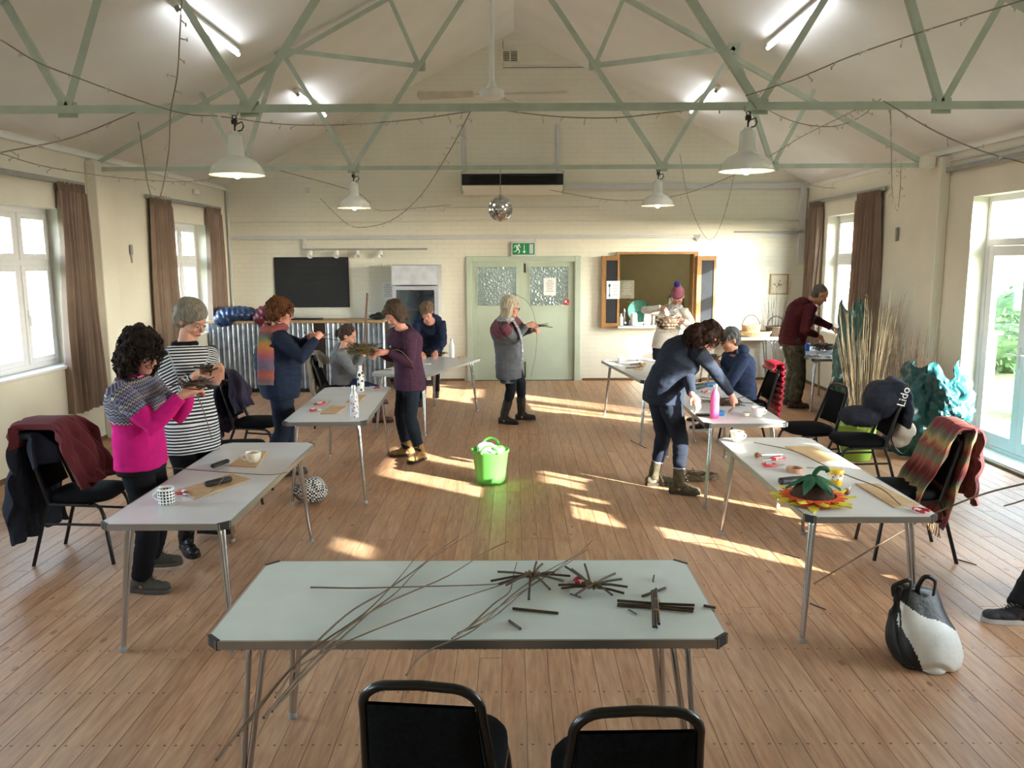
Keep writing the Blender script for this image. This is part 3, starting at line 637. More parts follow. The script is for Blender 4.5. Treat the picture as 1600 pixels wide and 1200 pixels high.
def notice(c, w, h, nm, label, lines=8, rx=0, pic=False, y=None, paper_m=None):
    T = thing(nm, c, label, 'notice'); m = MB(); m.box(c, (w, .003, h)); m.build('sheet', paper_m or M_paper, T, smooth=False)
    m = MB()
    for i in range(lines):
        zz = c.z + h * .36 - i * h * .09; ww = w * (.42 if pic else .7) * (.6 + .4 * ((i * 7) % 5) / 4); m.box((c.x + (w * .17 if pic else 0), c.y - .0025, zz), (ww, .001, h * .025))
    m.build('print', M_ink, T, smooth=False)['kind'] = 'stuff'
    if pic:
        m = MB(); m.ell((c.x - w * .28, c.y - .003, c.z + h * .25), (w * .09, .001, h * .1)); m.box((c.x - w * .28, c.y - .003, c.z - h * .05), (w * .05, .001, h * .55)); m.ell((c.x - w * .27, c.y - .003, c.z - h * .3), (w * .06, .001, h * .1)); m.build('fork_picture', M_teal, T)
    return T
p = aty(859, 448, YB + .0); notice(V((p.x, YB - .004, p.z)), .2, .28, 'paper_notice', 'faded paper notice taped on right pane of the green double door')
p = aty(885, 472, YB); T = thing('red_sticker', V((p.x, YB - .012, p.z)), 'small red square safety sticker on the green door pane corner', 'sticker')
m = MB(); m.box((p.x, YB - .013, p.z), (.085, .003, .085)); m.build('sticker_face', M_red, T, smooth=False); m = MB(); m.box((p.x - .01, YB - .016, p.z + .01), (.03, .001, .03)); m.box((p.x + .02, YB - .016, p.z - .02), (.02, .001, .008)); m.build('symbol', M_paper, T, smooth=False)
# hatch
M_oak = mat('honey_oak', '9a7142', .5, var=.2, vs=12, scale=(6, 6, 1)); M_slate = mat('dark_slate_panel', '24262c', .35, var=.2, vs=4)
T = thing('serving_hatch', ((HX0 + HX1) / 2, YB, HZ0), 'wooden framed serving hatch opening into the kitchen', 'hatch')
m = MB(); m.bb(HX0 - .05, HX0, YB - .05, YB + .25, HZ0, HZ1 + .04); m.bb(HX1, HX1 + .07, YB - .05, YB + .25, HZ0, HZ1 + .04); m.bb(HX0, HX1, YB - .05, YB + .25, HZ1, HZ1 + .04); m.build('frame', M_oak, T, smooth=False)
m = MB(); m.bb(HX0 - .03, HX1 + .05, YB - .22, YB + .25, HZ0 - .04, HZ0, .008); m.build('counter_shelf', M_white, T)
for px0, px1, nm in ((940, 966, 'shutter_door'), (1088, 1114, 'shutter_door')):
    a, b = onwall(px0, 400), onwall(px1, 511); yy = YB - .07
    d = MB(); f = .07; z0, z1 = b.z, a.z
    d.bb(a.x, a.x + f, yy - .02, yy + .02, z0, z1); d.bb(b.x - f * .5, b.x, yy - .02, yy + .02, z0, z1); d.bb(a.x + f, b.x - f * .5, yy - .02, yy + .02, z1 - f, z1); d.bb(a.x + f, b.x - f * .5, yy - .02, yy + .02, z0, z0 + f); dr = d.build(nm, M_oak, T, smooth=False)
    d = MB(); d.bb(a.x + f, b.x - f * .5, yy - .008, yy + .008, z0 + f, z1 - f); d.build('slate_panel', M_slate, dr, smooth=False)
p = aty(958, 453, YB - .1); notice(p, .215, .29, 'menu_sheet', 'white menu sheet with a fork drawing pinned on the left hatch shutter', 9, pic=True)
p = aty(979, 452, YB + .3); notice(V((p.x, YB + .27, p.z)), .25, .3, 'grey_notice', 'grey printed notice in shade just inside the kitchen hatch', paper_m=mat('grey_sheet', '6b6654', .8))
# hatch contents
M_steel = mat('brushed_steel', 'c8c8c8', .3, 1.0, var=.05); M_cer = mat('white_ceramic', 'f0efec', .2, var=.02)
def lathe_thing(nm, prof, c, m, label, cat, group=None, n=20, extra=()):
    T = thing(nm, c, label, cat, group); b = MB(); b.lathe(prof, c, n); b.build('body', m, T)
    for en, ep, em in extra: b = MB(); b.lathe(ep, c, n); b.build(en, em, T)
    return T
hz = HZ0; bot = [(0, 0), (.035, 0), (.038, .01), (.038, .12), (.015, .16), (.013, .19), (0, .19)]
HI = [(970, 'plain white sauce bottle at the left end of the hatch shelf', bot, M_cer, 'bottle'), (982, 'small dark jar beside the bottles in the hatch', [(0, 0), (.04, 0), (.04, .09), (.0, .1)], M_slate, 'jar'),
      (990, 'tall white milk carton shaped jug on the hatch shelf', [(0, 0), (.05, 0), (.06, .05), (.055, .17), (.04, .2), (.035, .2), (.05, .16), (0, .02)], M_cer, 'jug'), (1000, 'low white bowl on the hatch shelf', [(0, 0), (.03, 0), (.06, .05), (.055, .05), (0, .01)], M_cer, 'bowl'),
      (1011, 'rounded white jug at the right of the hatch shelf', [(0, 0), (.05, 0), (.058, .06), (.045, .2), (.03, .24), (0, .24)], M_cer, 'jug'), (1019, 'steel canister standing behind bobble hat person', [(0, 0), (.045, 0), (.045, .2), (.05, .21), (0, .22)], M_steel, 'canister')]
for px, lb, pr, m_, ct in HI:
    x = aty(px, 500, YB - .05).x; lathe_thing(lb.split()[2] if False else ct, pr, V((x, YB - .06, hz)), m_, lb, ct, 'crockery on the hatch shelf')
lathe_thing('tap_fitting', [(0, 0), (.02, 0), (.02, .2), (.03, .22), (.012, .26), (0, .26)], V((aty(975, 500, YB + .1).x, YB + .12, hz)), M_steel, 'chrome pump dispenser behind the sauce bottle', 'dispenser')
lathe_thing('water_urn', [(0, 0), (.14, 0), (.14, .42), (.15, .43), (.1, .47), (0, .48)], V((2.75, YB + .45, hz)), M_steel, 'tall steel water urn inside the kitchen behind bobble hat', 'urn')
m = MB(); m.bb(1.56, 4.9, YB + .26, YB + .75, .86, HZ0 - .001); m.bb(1.56, 4.9, YB + .3, YB + .7, 0, .86); tagb(m, 'kitchen_worktop', M_white, 'kitchen worktop seen through the serving hatch', 'worktop')
c = aty(999, 480, YB + .5); T = thing('round_tray', c, 'dark green round tray leaning inside the kitchen', 'tray'); m = MB(); m.lathe([(0, 0), (.17, 0), (.19, .02), (.185, .025), (0, .008)], V((c.x, YB + .6, HZ0 + .19)), 28, Matrix.Rotation(PI / 2 - .15, 3, 'X')); m.build('disc', mat('mottled_green', '1f5a4c', .4, var=.6, vs=30), T)
# ---------------------------------------------------------------- fridge
T = thing('display_fridge', (-1.54, YB - .32, 0), 'silver grey upright display fridge with glass door', 'fridge')
m = MB(); a, b = -1.90, -1.18; y0, y1 = YB - .62, YB - .02
for q in ((a, a + .05, y0 + .05, y1, .1, 1.92), (b - .05, b, y0 + .05, y1, .1, 1.92), (a, b, y1 - .03, y1, .1, 1.92), (a, b, y0 + .05, y1, 1.60, 1.92), (a, b, y0 + .05, y1, .1, .25)): m.bb(*q)
m.build('cabinet', mat('fridge_silver', 'b9bcc4', .35), T, smooth=False)
m = MB(); m.prism([(y0 + .05, 1.60), (y0 - .01, 1.61), (y0 - .03, 1.76), (y0 + .01, 1.91), (y0 + .05, 1.92)], a, b, lambda y, z, h: (h, y, z)); m.build('canopy_sign', mat('fridge_sign_grey', 'c3c7d2', .25), T)
d = MB(); yy = y0 + .02; f = .06
d.bb(a, a + f, yy - .02, yy + .025, .25, 1.59); d.bb(b - f, b, yy - .02, yy + .025, .25, 1.59); d.bb(a + f, b - f, yy - .02, yy + .025, 1.53, 1.59); d.bb(a + f, b - f, yy - .02, yy + .025, .25, .32); dr = d.build('door', mat('fridge_door_grey', 'a7abb6', .35), T, smooth=False)
m = MB(); m.bb(a + f, b - f, yy - .003, yy + .003, .32, 1.53); m.build('glass', glass_mat('fridge_glass', (.82, .88, .92, 1), .10), dr, smooth=False)
m = MB(); m.ell((a + .38, yy - .006, 1.46), (.055, .002, .04)); m.bb(a + .49, a + .62, yy - .006, yy - .004, 1.47, 1.505); m.build('sticker', M_slate, dr)
for z in (.6, .9, 1.2): m = MB(); m.bb(a + .05, b - .05, y0 + .08, y1 - .03, z, z + .012); m.build('shelf', M_steel, T, smooth=False)
m = MB(); m.bb(a + .05, b - .05, y0 + .06, y1, 0, .1); m.build('plinth', M_black, T, smooth=False)
c = aty(606, 455, YB - .02); notice(V((c.x, YB - .005, c.z)), .21, .3, 'price_list', 'white price list sheet on the wall left of the fridge')
# ---------------------------------------------------------------- bar counter, corrugated
def corr():
    t = NT('galvanised_corrugated_iron'); v = t.coord('Object'); t.bsdf(t.ramp(t.noise(v, 7, 4), [(.3, srgb('8d97a3')), (.7, srgb('c3ccd6'))]), .32, .9); return t.m
M_corr = corr(); T = thing('bar_counter', (-3.25, 12.4, 0), 'bar counter faced with corrugated iron under a wooden top', 'bar counter')
bx0, bx1, by, bz = -4.62, -1.95, 12.35, 1.10
m = MB(); m.bb(bx0, bx1, by - .04, by + .46, bz - .04, bz, .005); m.build('worktop', mat('pine_worktop', '9c7f5c', .5, var=.15), T)
m = MB(); m.bb(bx0, bx0 + .04, by + .06, by + .44, .0, bz - .04); m.bb(bx1 - .04, bx1, by + .06, by + .44, 0, bz - .04); m.bb(bx0, bx1, by + .06, by + .09, .0, bz - .04); m.build('carcass', M_dark, T, smooth=False)
for (u0, u1) in ((bx0, -3.03), (-2.86, bx1)):
    P = .076; n = int((u1 - u0) / P * 8)
    m = MB(); m.grid(lambda u, w: (u0 + (u1 - u0) * u, by + .035 - .02 * math.cos(2 * PI * (u0 + (u1 - u0) * u) / P), .06 + (bz - .1) * w), n, 2, .002); m.build('corrugated_panel', M_corr, T)
m = MB(); m.bb(bx0, bx1, by + .03, by + .06, 0, .06); m.build('kick_board', M_dark, T, smooth=False)
# picture
a, b = onwall(1203, 428), onwall(1230, 460); T = thing('framed_picture', (a.x, YB, b.z), 'small gilt framed botanical print near the right back corner', 'picture')
m = MB(); f = .022; y0, y1 = YB - .03, YB - .005
m.bb(a.x, a.x + f, y0, y1, b.z, a.z); m.bb(b.x - f, b.x, y0, y1, b.z, a.z); m.bb(a.x + f, b.x - f, y0, y1, b.z, b.z + f); m.bb(a.x + f, b.x - f, y0, y1, a.z - f, a.z); m.build('frame', mat('gilt_wood', '9c8350', .4), T, smooth=False)
m = MB(); m.bb(a.x + f, b.x - f, y0 + .012, y0 + .016, b.z + f, a.z - f); m.build('print_sheet', mat('ivory_mount', 'cfc6b0', .7), T, smooth=False)
m = MB(); rr = random.Random(4); cx, cz = (a.x + b.x) / 2, (a.z + b.z) / 2
for i in range(9): an = rr.uniform(.2, 2.9); st = V((cx + rr.uniform(-.05, .05), y0 + .01, cz - .08 + rr.uniform(0, .08))); m.tube([st, st + V((math.cos(an) * .05, 0, math.sin(an) * .07))], .0025, 5); m.ell(st + V((math.cos(an) * .05, 0, math.sin(an) * .07)), (.012, .002, .01), n=8, m=5)
m.build('flower_drawing', mat('sepia_ink', '6a5c4a', .8), T)['kind'] = 'stuff'
# ---------------------------------------------------------------- curtains
def curtmat():
    t = NT('taupe_curtain_cloth'); v = t.coord('Object'); w = t.noise(v, 90, 3)
    c = t.ramp(t.noise(v, 4, 3), [(.3, srgb('8a7567')), (.7, srgb('9c8777'))]); b = t.n('BsdfPrincipled', Roughness=.85); t.l(c, b.inputs['Base Color']); t.l(t.bump(w, .2, .003), b.inputs['Normal'])
    tr = t.n('BsdfTranslucent', Color=srgb('a08272')); mx = t.n('MixShader', Fac=.22); t.l(b.outputs[0], mx.inputs[1]); t.l(tr.outputs[0], mx.inputs[2]); t.l(mx.outputs[0], t.out.inputs[0]); return t.m
M_curt = curtmat()
def curtain(x, ya, yb, flare, zt, zb, label, sg, seed):
    """sg: +1 room is towards +x"""
    T = thing('curtain', (x, (ya + yb) / 2, zb), label, 'curtain', 'taupe curtains'); rr = random.Random(seed); ph = rr.uniform(0, 6); nf = 6.5
    def fn(u, w, fl=1.0):
        z = zb + (zt - zb) * w; mid = (ya + yb) / 2; half = (yb - ya) / 2 * (1 + flare * (1 - w) * fl)
        y = mid + (u - .5) * 2 * half + .012 * math.sin(9 * w + u * 7 + ph)
        amp = .035 + .02 * (1 - w); th = 2 * PI * nf * (u + .02 * math.sin(3 * w + ph)) + ph
        d = amp * math.sin(th) + amp * .35 * math.sin(2.3 * th + 1) * (1 - .4 * w)
        return (x + sg * (.06 + d), y, z)
    m = MB(); m.grid(lambda u, w: fn(u, w * .962), 110, 26, .003); m.build('cloth', M_curt, T, ang=80)
    m = MB(); nf2 = 24
    def fh(u, w): p = fn(u, .962 + .038 * w); return (p[0] * .3 + (x + sg * .06) * .7 + sg * .012 * math.sin(2 * PI * nf2 * u), p[1], p[2])
    m.grid(fh, 120, 4, .004); m.build('heading_tape', M_curt, T, ang=80)
    return T
curtain(XL, 8.45, 8.98, .42, 2.80, .42, 'taupe curtain at the large window nearest left, hanging full length', 1, 1)
curtain(XL, 10.55, 11.2, .32, 2.80, .42, 'taupe curtain left of far left window, behind the striped woman', 1, 2)
curtain(XL, 12.5, 13.1, .25, 2.80, .42, 'taupe curtain right of the far left window beside the bar', 1, 3)
curtain(XL, 6.2, 6.75, .35, 2.80, .42, 'taupe curtain at the near side of the large left window', 1, 4)
curtain(XR, 12.75, 13.25, .25, 2.86, .42, 'taupe curtain at the far side of right window behind maroon hoodie', -1, 5)
curtain(XR, 10.7, 11.4, .22, 2.86, .42, 'taupe curtain at the near side of right window over green tarpaulin', -1, 6)
def rail(x, ya, yb, z, label, m_=M_grey):
    T = thing('curtain_rail', (x, (ya + yb) / 2, z), label, 'curtain rail', 'curtain rails'); s = 1 if x < 0 else -1
    m = MB(); m.bb(min(x + s * .03, x + s * .06), max(x + s * .03, x + s * .06), ya, yb, z - .02, z + .03, .004); m.build('rail', m_, T)
    for y in (ya + .1, (ya + yb) / 2, yb - .1): m = MB(); m.bb(min(x, x + s * .04), max(x, x + s * .04), y - .01, y + .01, z - .01, z + .02); m.build('bracket', M_grey, T)
rail(XL, 6.1, 9.0, 2.80, 'grey curtain rail above the large left window'); rail(XL, 10.5, 13.15, 2.80, 'grey curtain rail above the far left window')
rail(XR, 10.6, 13.3, 2.86, 'grey curtain rail above the far right window'); rail(XR, 6.5, 9.25, 2.93, 'bare grey curtain rail above the glass doors')
# small wall bits
m = MB(); p = atx(303, 300, XL); m.box(p + V((.03, 0, 0)), (.05, .16, .07), None, .01); tagb(m, 'alarm_box', M_white, 'small white alarm box high on left wall above the far window', 'alarm')
m = MB(); p = atx(1300, 287, XR); m.ell(p, (.05, .07, .07)); tagb(m, 'alarm_sensor', M_wall, 'round cream sensor high on right wall above the far curtain', 'sensor')
m = MB(); p = atx(1403, 366, XR); m.box(p + V((-.02, 0, 0)), (.03, .05, .17), None, .01); tagb(m, 'thermostat', M_grey, 'slim grey switch unit on right wall beside the curtain', 'switch')
m = MB(); p = atx(202, 390, XL); m.box(p + V((.02, 0, 0)), (.03, .04, .12), None, .01); m.tube([p + V((.02, 0, 0)), p + V((.02, .0, -.16))], .008); tagb(m, 'wall_hook', M_grey, 'small grey cord hook on left wall between the windows', 'hook')
for px, py, lb in ((481, 297, 'small cleat where fairy lights tie on, left of heater'), (515, 0, '')):
    if lb: p = onwall(px + 0, py); m = MB(); m.box(p - V((0, .02, 0)), (.05, .04, .08), None, .008); tagb(m, 'cleat', M_trunk, lb, 'cleat')
for z, lb in ((3.03, 'upper thin pipe along the top of the right wall'), (2.97, 'lower thin pipe along the top of the right wall')):
    m = MB(); m.tube([(XR - .025, 2, z), (XR - .025, 9.1, z)], .012); tagb(m, 'pipe', M_trunk, lb, 'pipe')
# ---------------------------------------------------------------- fairy lights
M_wire = mat('brown_wire', '8c8574', .6); M_led = mat('clear_led', 'c9c6ba', .3)
def fairy(pts, label, sag=0, seed=1, k=8, tw=True):
    rr = random.Random(seed); P = catmull(pts, k); T = thing('fairy_lights', P[0], label, 'string lights', 'fairy light strings')
    m = MB(); m.tube(P, .0042, 5); m.build('wire', M_wire, T)
    m = MB(); acc = 0
    for a, b in zip(P, P[1:]):
        acc += (b - a).length
        if acc > .16:
            acc = 0; d = V((rr.uniform(-1, 1), rr.uniform(-.5, .5), rr.uniform(-1, .4))).normalized() * rr.uniform(.04, .07); m.tube([b, b + d * .6], .004, 4); m.ell(b + d * .8, (.006, .006, .012), n=6, m=4)
    if m.v: m.build('bulbs', M_led, T)['kind'] = 'stuff'
A = aty
fairy([A(0, 62, 4.4), A(60, 98, 4.7), A(130, 125, 5.0), A(220, 158, 5.4), A(290, 178, 5.67), A(340, 181, 5.67)], 'fairy lights slanting from upper left corner to near truss', seed=1)
fairy([A(283, 0, 4.6), A(280, 60, 4.9), A(276, 120, 5.2), A(266, 175, 5.6), A(263, 235, 5.7), A(252, 300, 5.8), A(244, 308, 5.8), A(232, 295, 5.8), A(215, 190, 5.6)], 'fairy lights hanging in a long loop left of near pendant', seed=2)
fairy([A(210, 175, 5.67), A(110, 215, 5.3), A(0, 238, 4.9)], 'fairy lights running from near truss to the left wall', seed=3)
fairy([A(0, 240, 6.4), A(80, 262, 7.4), A(200, 279, 9.0), A(300, 283, 11), A(355, 270, 13.0), A(480, 215, 13.3)], 'fairy lights skirting the top of the left wall to the gable', seed=4)
fairy([A(345, 182, 5.67), A(440, 194, 6.5), A(530, 195, 7.3), A(640, 187, 6.4), A(735, 174, 5.67)], 'fairy lights swagged under the near truss, left of the fan', seed=5)
fairy([A(735, 174, 5.6), A(700, 240, 7.5), A(655, 308, 9.5), A(610, 345, 11), A(565, 355, 12), A(540, 348, 12.6), A(500, 310, 13.4)], 'fairy lights sweeping down to lower left of the mirror ball', seed=6)
fairy([A(780, 172, 5.67), A(870, 182, 6.0), A(960, 184, 6.1), A(1060, 174, 5.8), A(1160, 165, 5.67)], 'fairy lights swagged under the near truss, right of the fan', seed=7)
fairy([A(1165, 150, 5.6), A(1240, 125, 5.2), A(1330, 88, 4.9), A(1440, 50, 4.6), A(1600, 0, 4.2)], 'fairy lights rising from near truss to upper right corner', seed=8)
fairy([A(1125, 80, 9.0), A(1160, 130, 8.6), A(1190, 165, 8.0), A(1240, 190, 7.6), A(1295, 198, 7.2), A(1340, 185, 6.6), A(1375, 155, 5.7)], 'fairy lights sagging right of the near right pendant', seed=9)
fairy([A(1380, 158, 5.67), A(1460, 205, 5.4), A(1530, 235, 5.2), A(1600, 255, 5.0)], 'fairy lights running from near truss to the right wall', seed=10)
fairy([A(1390, 160, 5.67), A(1392, 230, 6.4), A(1394, 300, 7.2), A(1402, 330, 7.6), A(1406, 290, 7.4), A(1407, 255, 9.1)], 'fairy lights hanging in a narrow loop on right wall', seed=11)
fairy([A(860, 297, 13.2), A(940, 311, 12.2), A(1010, 312, 11.0), A(1080, 300, 10.2), A(1160, 268, 9.4)], 'fairy lights from the heater past the far right pendant', seed=12)
fairy([A(1062, 240, 13.3), A(1075, 310, 13.4), A(1095, 360, 13.42), A(1112, 374, 13.42), A(1130, 340, 13.4), A(1148, 270, 13.3)], 'fairy lights hanging in a loop over the kitchen hatch', seed=13)
fairy([A(1200, 246, 9.3), A(1250, 215, 8.4), A(1310, 185, 7.2), A(1350, 165, 5.9)], 'fairy lights climbing between the two trusses at right', seed=14)
fairy([A(1245, 285, 12.0), A(1300, 294, 12.4), A(1380, 290, 11.2), A(1480, 278, 9.3)], 'fairy lights along the upper right wall by the curtains', seed=15)
fairy([A(705, 320, 13.3), A(650, 325, 13.0), A(590, 328, 12.0), A(555, 300, 10.0), A(420, 262, 9.27)], 'fairy lights from far left pendant towards the junction box', seed=16)
# ================================================================ TABLES
TZ = .71
M_lam = mat('grey_laminate', 'dadada', .28, var=.05, vs=5, bump=.02); M_lam2 = mat('pale_blue_laminate', 'd6e2e0', .33, var=.05, vs=6)
M_alu = mat('aluminium_edge', 'a9a9a7', .35, .85, var=.05); M_chr = mat('chrome_leg', 'bfc0c2', .22, 1.0, var=.03); M_cap = mat('black_corner_cap', '1a1a1b', .5)
def table(cx, cy, ang, L, W, label, lam=M_lam, h=TZ, trim_m=None):
    T = thing('folding_table', (cx, cy, 0), label, 'table', 'trestle tables'); R = rotz(ang); c = V((cx, cy, 0)); t = lambda x, y, z: c + R @ V((x, y, z))
    k = .034
    def oct_(a, b): return [(-a + k, -b), (a - k, -b), (a, -b + k), (a, b - k), (a - k, b), (-a + k, b), (-a, b - k), (-a, -b + k)]
    m = MB(); m.prism(oct_(L / 2 - .004, W / 2 - .004), h - .02, h, t); m.build('tabletop', lam, T, smooth=False)
    m = MB(); A, B = L / 2, W / 2; z0, z1 = h - .032, h - .001
    for p, q in (((-A + k, -B), (A - k, -B)), ((A, -B + k), (A, B - k)), ((A - k, B), (-A + k, B)), ((-A, B - k), (-A, -B + k))):
        m.bar(t(p[0], p[1], (z0 + z1) / 2), t(q[0], q[1], (z0 + z1) / 2), .008, z1 - z0)
    m.build('edge_trim', trim_m or M_alu, T, smooth=False)
    for sx in (-1, 1):
        for sy in (-1, 1):
            m = MB(); m.bar(t(sx * (A - k - .012), sy * (B + .001), (z0 + z1) / 2), t(sx * (A + .001), sy * (B - k - .012), (z0 + z1) / 2), .014, z1 - z0 + .006); m.build('corner_cap', M_cap, T, smooth=False)
            x0, x1 = sx * (A - .125), sx * (A - .075); y0, yt, y1 = sy * (B - .16), sy * (B - .085), sy * (B - .035); m = MB()
            for dx in (0, -.055 * sx):
                a = V((x0 + dx, y0, h - .04)); b = V((x0 + dx, yt, h - .045)); f = V((x1 + dx * .12, y1, .0)); g = b.lerp(f, .08)
                pts = [a, a.lerp(b, .6)] + bez(a.lerp(b, .7), b + V((0, 0, .0)), g, 5) + [f]
                m.tube([t(*p) for p in pts], .0115, 10)
            m.build('leg', M_chr, T, ang=60); m = MB(); m.lathe([(0, 0), (.02, 0), (.02, .02), (.014, .028), (0, .028)], t(x1 - .005 * sx, y1, .0), 10); m.build('foot', M_grey, T)
        m = MB(); m.bar(t(sx * (A - .26), -(B - .1), h - .045), t(sx * (A - .26), B - .1, h - .045), .03, .02); m.build('crossbar', M_chr, T)
    return T
table(-.165, 3.02, 0, 1.80, .75, 'long pale blue topped table in the foreground, willow stars on it', M_lam2)
table(-1.745, 4.82, PI / 2 - .0, 1.83, .64, 'grey trestle table at front left with spotted mug and cream cup')
table(-1.565, 7.40, PI / 2 + .035, 1.84, .675, 'grey trestle table in left row holding two patterned bottles')
table(-1.05, 10.05, PI / 2 - .34, 1.75, .70, 'trestle table at the back left with white bottle, two people around it')
table(1.81, 4.91, PI / 2 - .0, 1.86, .67, 'grey trestle table at front right carrying the sunflower hat')
table(1.84, 7.27, PI / 2 + .0, 1.84, .66, 'trestle table in right row under the bending woman')
table(1.58, 9.62, PI / 2 + .13, 1.83, .68, 'trestle table at back right below the serving hatch')
table(4.19, 11.25, PI / 2 - .02, 1.5, .64, 'trestle table by right window where the maroon hoodie works')
table(3.62, 13.12, 0, 1.25, .62, 'trestle table against the back wall holding baskets', h=.76)
# ================================================================ CHAIRS
M_pad = mat('black_seat_fabric', '17181b', .95, var=.3, vs=60, spec=.1); M_frame = mat('black_tube', '101012', .3, spec=.5)
def chair():
    T = thing('banquet_chair', (0, 0, 0), 'x', 'chair', 'black stacking chairs')
    m = MB()
    def sf(u, v):
        a = 2 * PI * u; r = 1; x, y = .215 * math.copysign(abs(math.cos(a)) ** .6, math.cos(a)), .205 * math.copysign(abs(math.sin(a)) ** .6, math.sin(a))
        pr = [(0, -.035), (.93, -.035), (1, -.02), (1.0, .005), (.94, .022), (.6, .034), (0, .036)]; i = min(int(v * 6 + 1e-6), 5); f = v * 6 - i; q = (pr[i][0] * (1 - f) + pr[i + 1][0] * f, pr[i][1] * (1 - f) + pr[i + 1][1] * f)
        return (x * q[0] + .01, y * q[0], .45 + q[1])
    m.grid(sf, 32, 6); m.build('seat', M_pad, T, ang=70)
    m = MB(); b0, b1 = V((-.205, 0, .50)), V((-.285, 0, .775)); d = (b1 - b0); n = V((-d.z, 0, d.x)).normalized()
    def bf(s):
        def f(u, v): w = .170 - .018 * v; e = (1 - abs(2 * u - 1) ** 6) * (1 - abs(2 * v - 1) ** 8); return b0 + d * v + V((0, (u - .5) * 2 * w, 0)) + n * (s * (.006 + .018 * e))
        return f
    m.grid(bf(1), 12, 12); m.grid(bf(-1), 12, 12); m.build('backrest', M_pad, T, ang=80)
    tr = lambda y, z: V((-.16 - (z - .42) * .32, y, z)); m = MB()
    pts = [tr(-.198, .41), tr(-.170, .72)] + [tr(-.168 + .085 * (1 - math.cos(a)), .76 + .075 * math.sin(a)) for a in (.15, .4, .65, .9, 1.15, 1.4)] + [tr(0, .84)] + [tr(.168 - .085 * (1 - math.cos(a)), .76 + .075 * math.sin(a)) for a in (1.4, 1.15, .9, .65, .4, .15)] + [tr(.170, .72), tr(.198, .41)]
    m.tube(pts, .0145, 12); m.build('back_frame', M_frame, T, ang=60)
    for s in (-1, 1):
        m = MB(); m.tube([(.02, s * .17, .405), (.13, s * .178, .40), (.165, s * .185, .38), (.185, s * .19, .33), (.235, s * .215, 0.0)], .0125, 8); m.build('leg', M_frame, T, ang=60)
        m = MB(); m.tube([(-.155, s * .205, .415), (-.19, s * .207, .33), (-.285, s * .215, 0.0)], .0125, 8); m.build('leg', M_frame, T, ang=60)
        m = MB(); m.tube([(.198, s * .196, .265), (-.2, s * .205, .285)], .009, 8); m.build('stretcher', M_frame, T)
    m = MB(); m.tube([(.1, -.2, .405), (.1, .2, .405)], .01, 8); m.tube([(-.13, -.2, .41), (-.13, .2, .41)], .01, 8); m.tube([(.1, -.195, .405), (-.16, -.2, .415)], .01, 8); m.tube([(.1, .195, .405), (-.16, .2, .415)], .01, 8); m.build('seat_frame', M_frame, T)
    return T
CH = chair(); CHL = [
    (-.235, 2.40, PI / 2 - .10, 'black chair in the foreground left, back towards us, slightly turned'),
    (.315, 2.27, PI / 2 + .02, 'black chair in the foreground right, back towards us, straight on'),
    (-2.92, 5.42, .05, 'black chair at far left draped with burgundy jumper and navy coat'),
    (-2.50, 7.85, -.05, 'black chair with a purple coat on its back, by the left row'),
    (-2.34, 6.75, .1, 'bare black chair pushed behind the striped woman'),
    (-2.12, 9.85, .05, 'black chair with beige coat under the seated grey jumper woman'),
    (2.52, 8.75, PI, 'black chair with red padded coat under the seated navy hoodie'),
    (2.72, 7.45, PI + .12, 'empty black chair facing the right row in front of green tub'),
    (2.98, 6.95, PI - .1, 'black chair hung with the dark tote bag'),
    (2.66, 5.42, PI - .12, 'black chair draped with a zigzag wool scarf'),
    (3.42, 4.45, PI, 'black chair at right edge under the person in dark trousers')]
for i, (x, y, a, lb) in enumerate(CHL):
    if i == 0: CH.location = (x, y, 0); CH.rotation_euler = (0, 0, a); CH['label'] = lb
    else: dup(CH, (x, y, 0), a, lb)
# ================================================================ CLOTH AND BAGS
def nz(p, s, seed=0): return noise.noise(V(p) * s + V((seed * 3.7, seed * 1.3, seed)))
def drape(name, M, top, face, W, fl, bl, label, cat, flare=.15, fold=.03, seed=1, gap=.035, thick=.014, res=(46, 60), parent=None, group=None, lean=.28, wtop=1.0, nfold=4, part='cloth'):
    """cloth hung over a chair back: face = direction the chair faces, fl/bl lengths in front/behind"""
    top = V(top); f = V((math.cos(face), math.sin(face), 0)); sd = V((-f.y, f.x, 0)); tot = fl + bl
    T = parent or thing(name, top, label, cat, group)
    def fn(u, v):
        s = v * tot - fl; dn = abs(s); k = min(dn / .05, 1); side = 1 if s < 0 else -1
        q = (u - .5) * 2; w = W / 2 * (wtop + (1 - wtop) * min(dn / .25, 1)) * (1 + flare * dn / max(fl, bl))
        drop = max(0, dn - .03) if dn > .03 else 0; z = top.z - drop * .97 - .012 * (1 - k) * 0 - .02 * q * q
        ff = side * (gap * math.sqrt(k)) - (lean * 0) + (drop * lean if s < 0 else drop * lean * .6) * (1 if s < 0 else 1)
        fo = fold * (math.sin(nfold * PI * q + seed + 2.5 * dn) * .6 + 1.6 * nz((q * 1.5, dn * 3, side), 1.6, seed)) * min(1, dn / .12)
        off = f * (ff + side * abs(fo) * 1.0 + fo * .2) + sd * (q * w + .02 * nz((q, dn * 4, 3), 2, seed))
        hem = .05 * nz((q * 2, side, 7), 1.3, seed) * (dn / max(fl, bl))
        return top + off + V((0, 0, z - top.z + hem))
    m = MB(); m.grid(fn, res[0], res[1], thick); m.build(part, M, T, ang=80); return T
M_burg = mat('burgundy_knit', '5e1f27', .95, bump=.5, bs=160, vs=14); M_navyc = mat('dark_navy_cloth', '1b2130', .9, bump=.25, bs=90); M_purp = mat('purple_black_coat', '2e2740', .85, bump=.4, bs=30, var=.3)
M_beige = mat('grey_beige_coat', '8b8378', .9, bump=.3, bs=60); M_redc = mat('red_padded_nylon', 'c81f3f', .4, bump=.1)
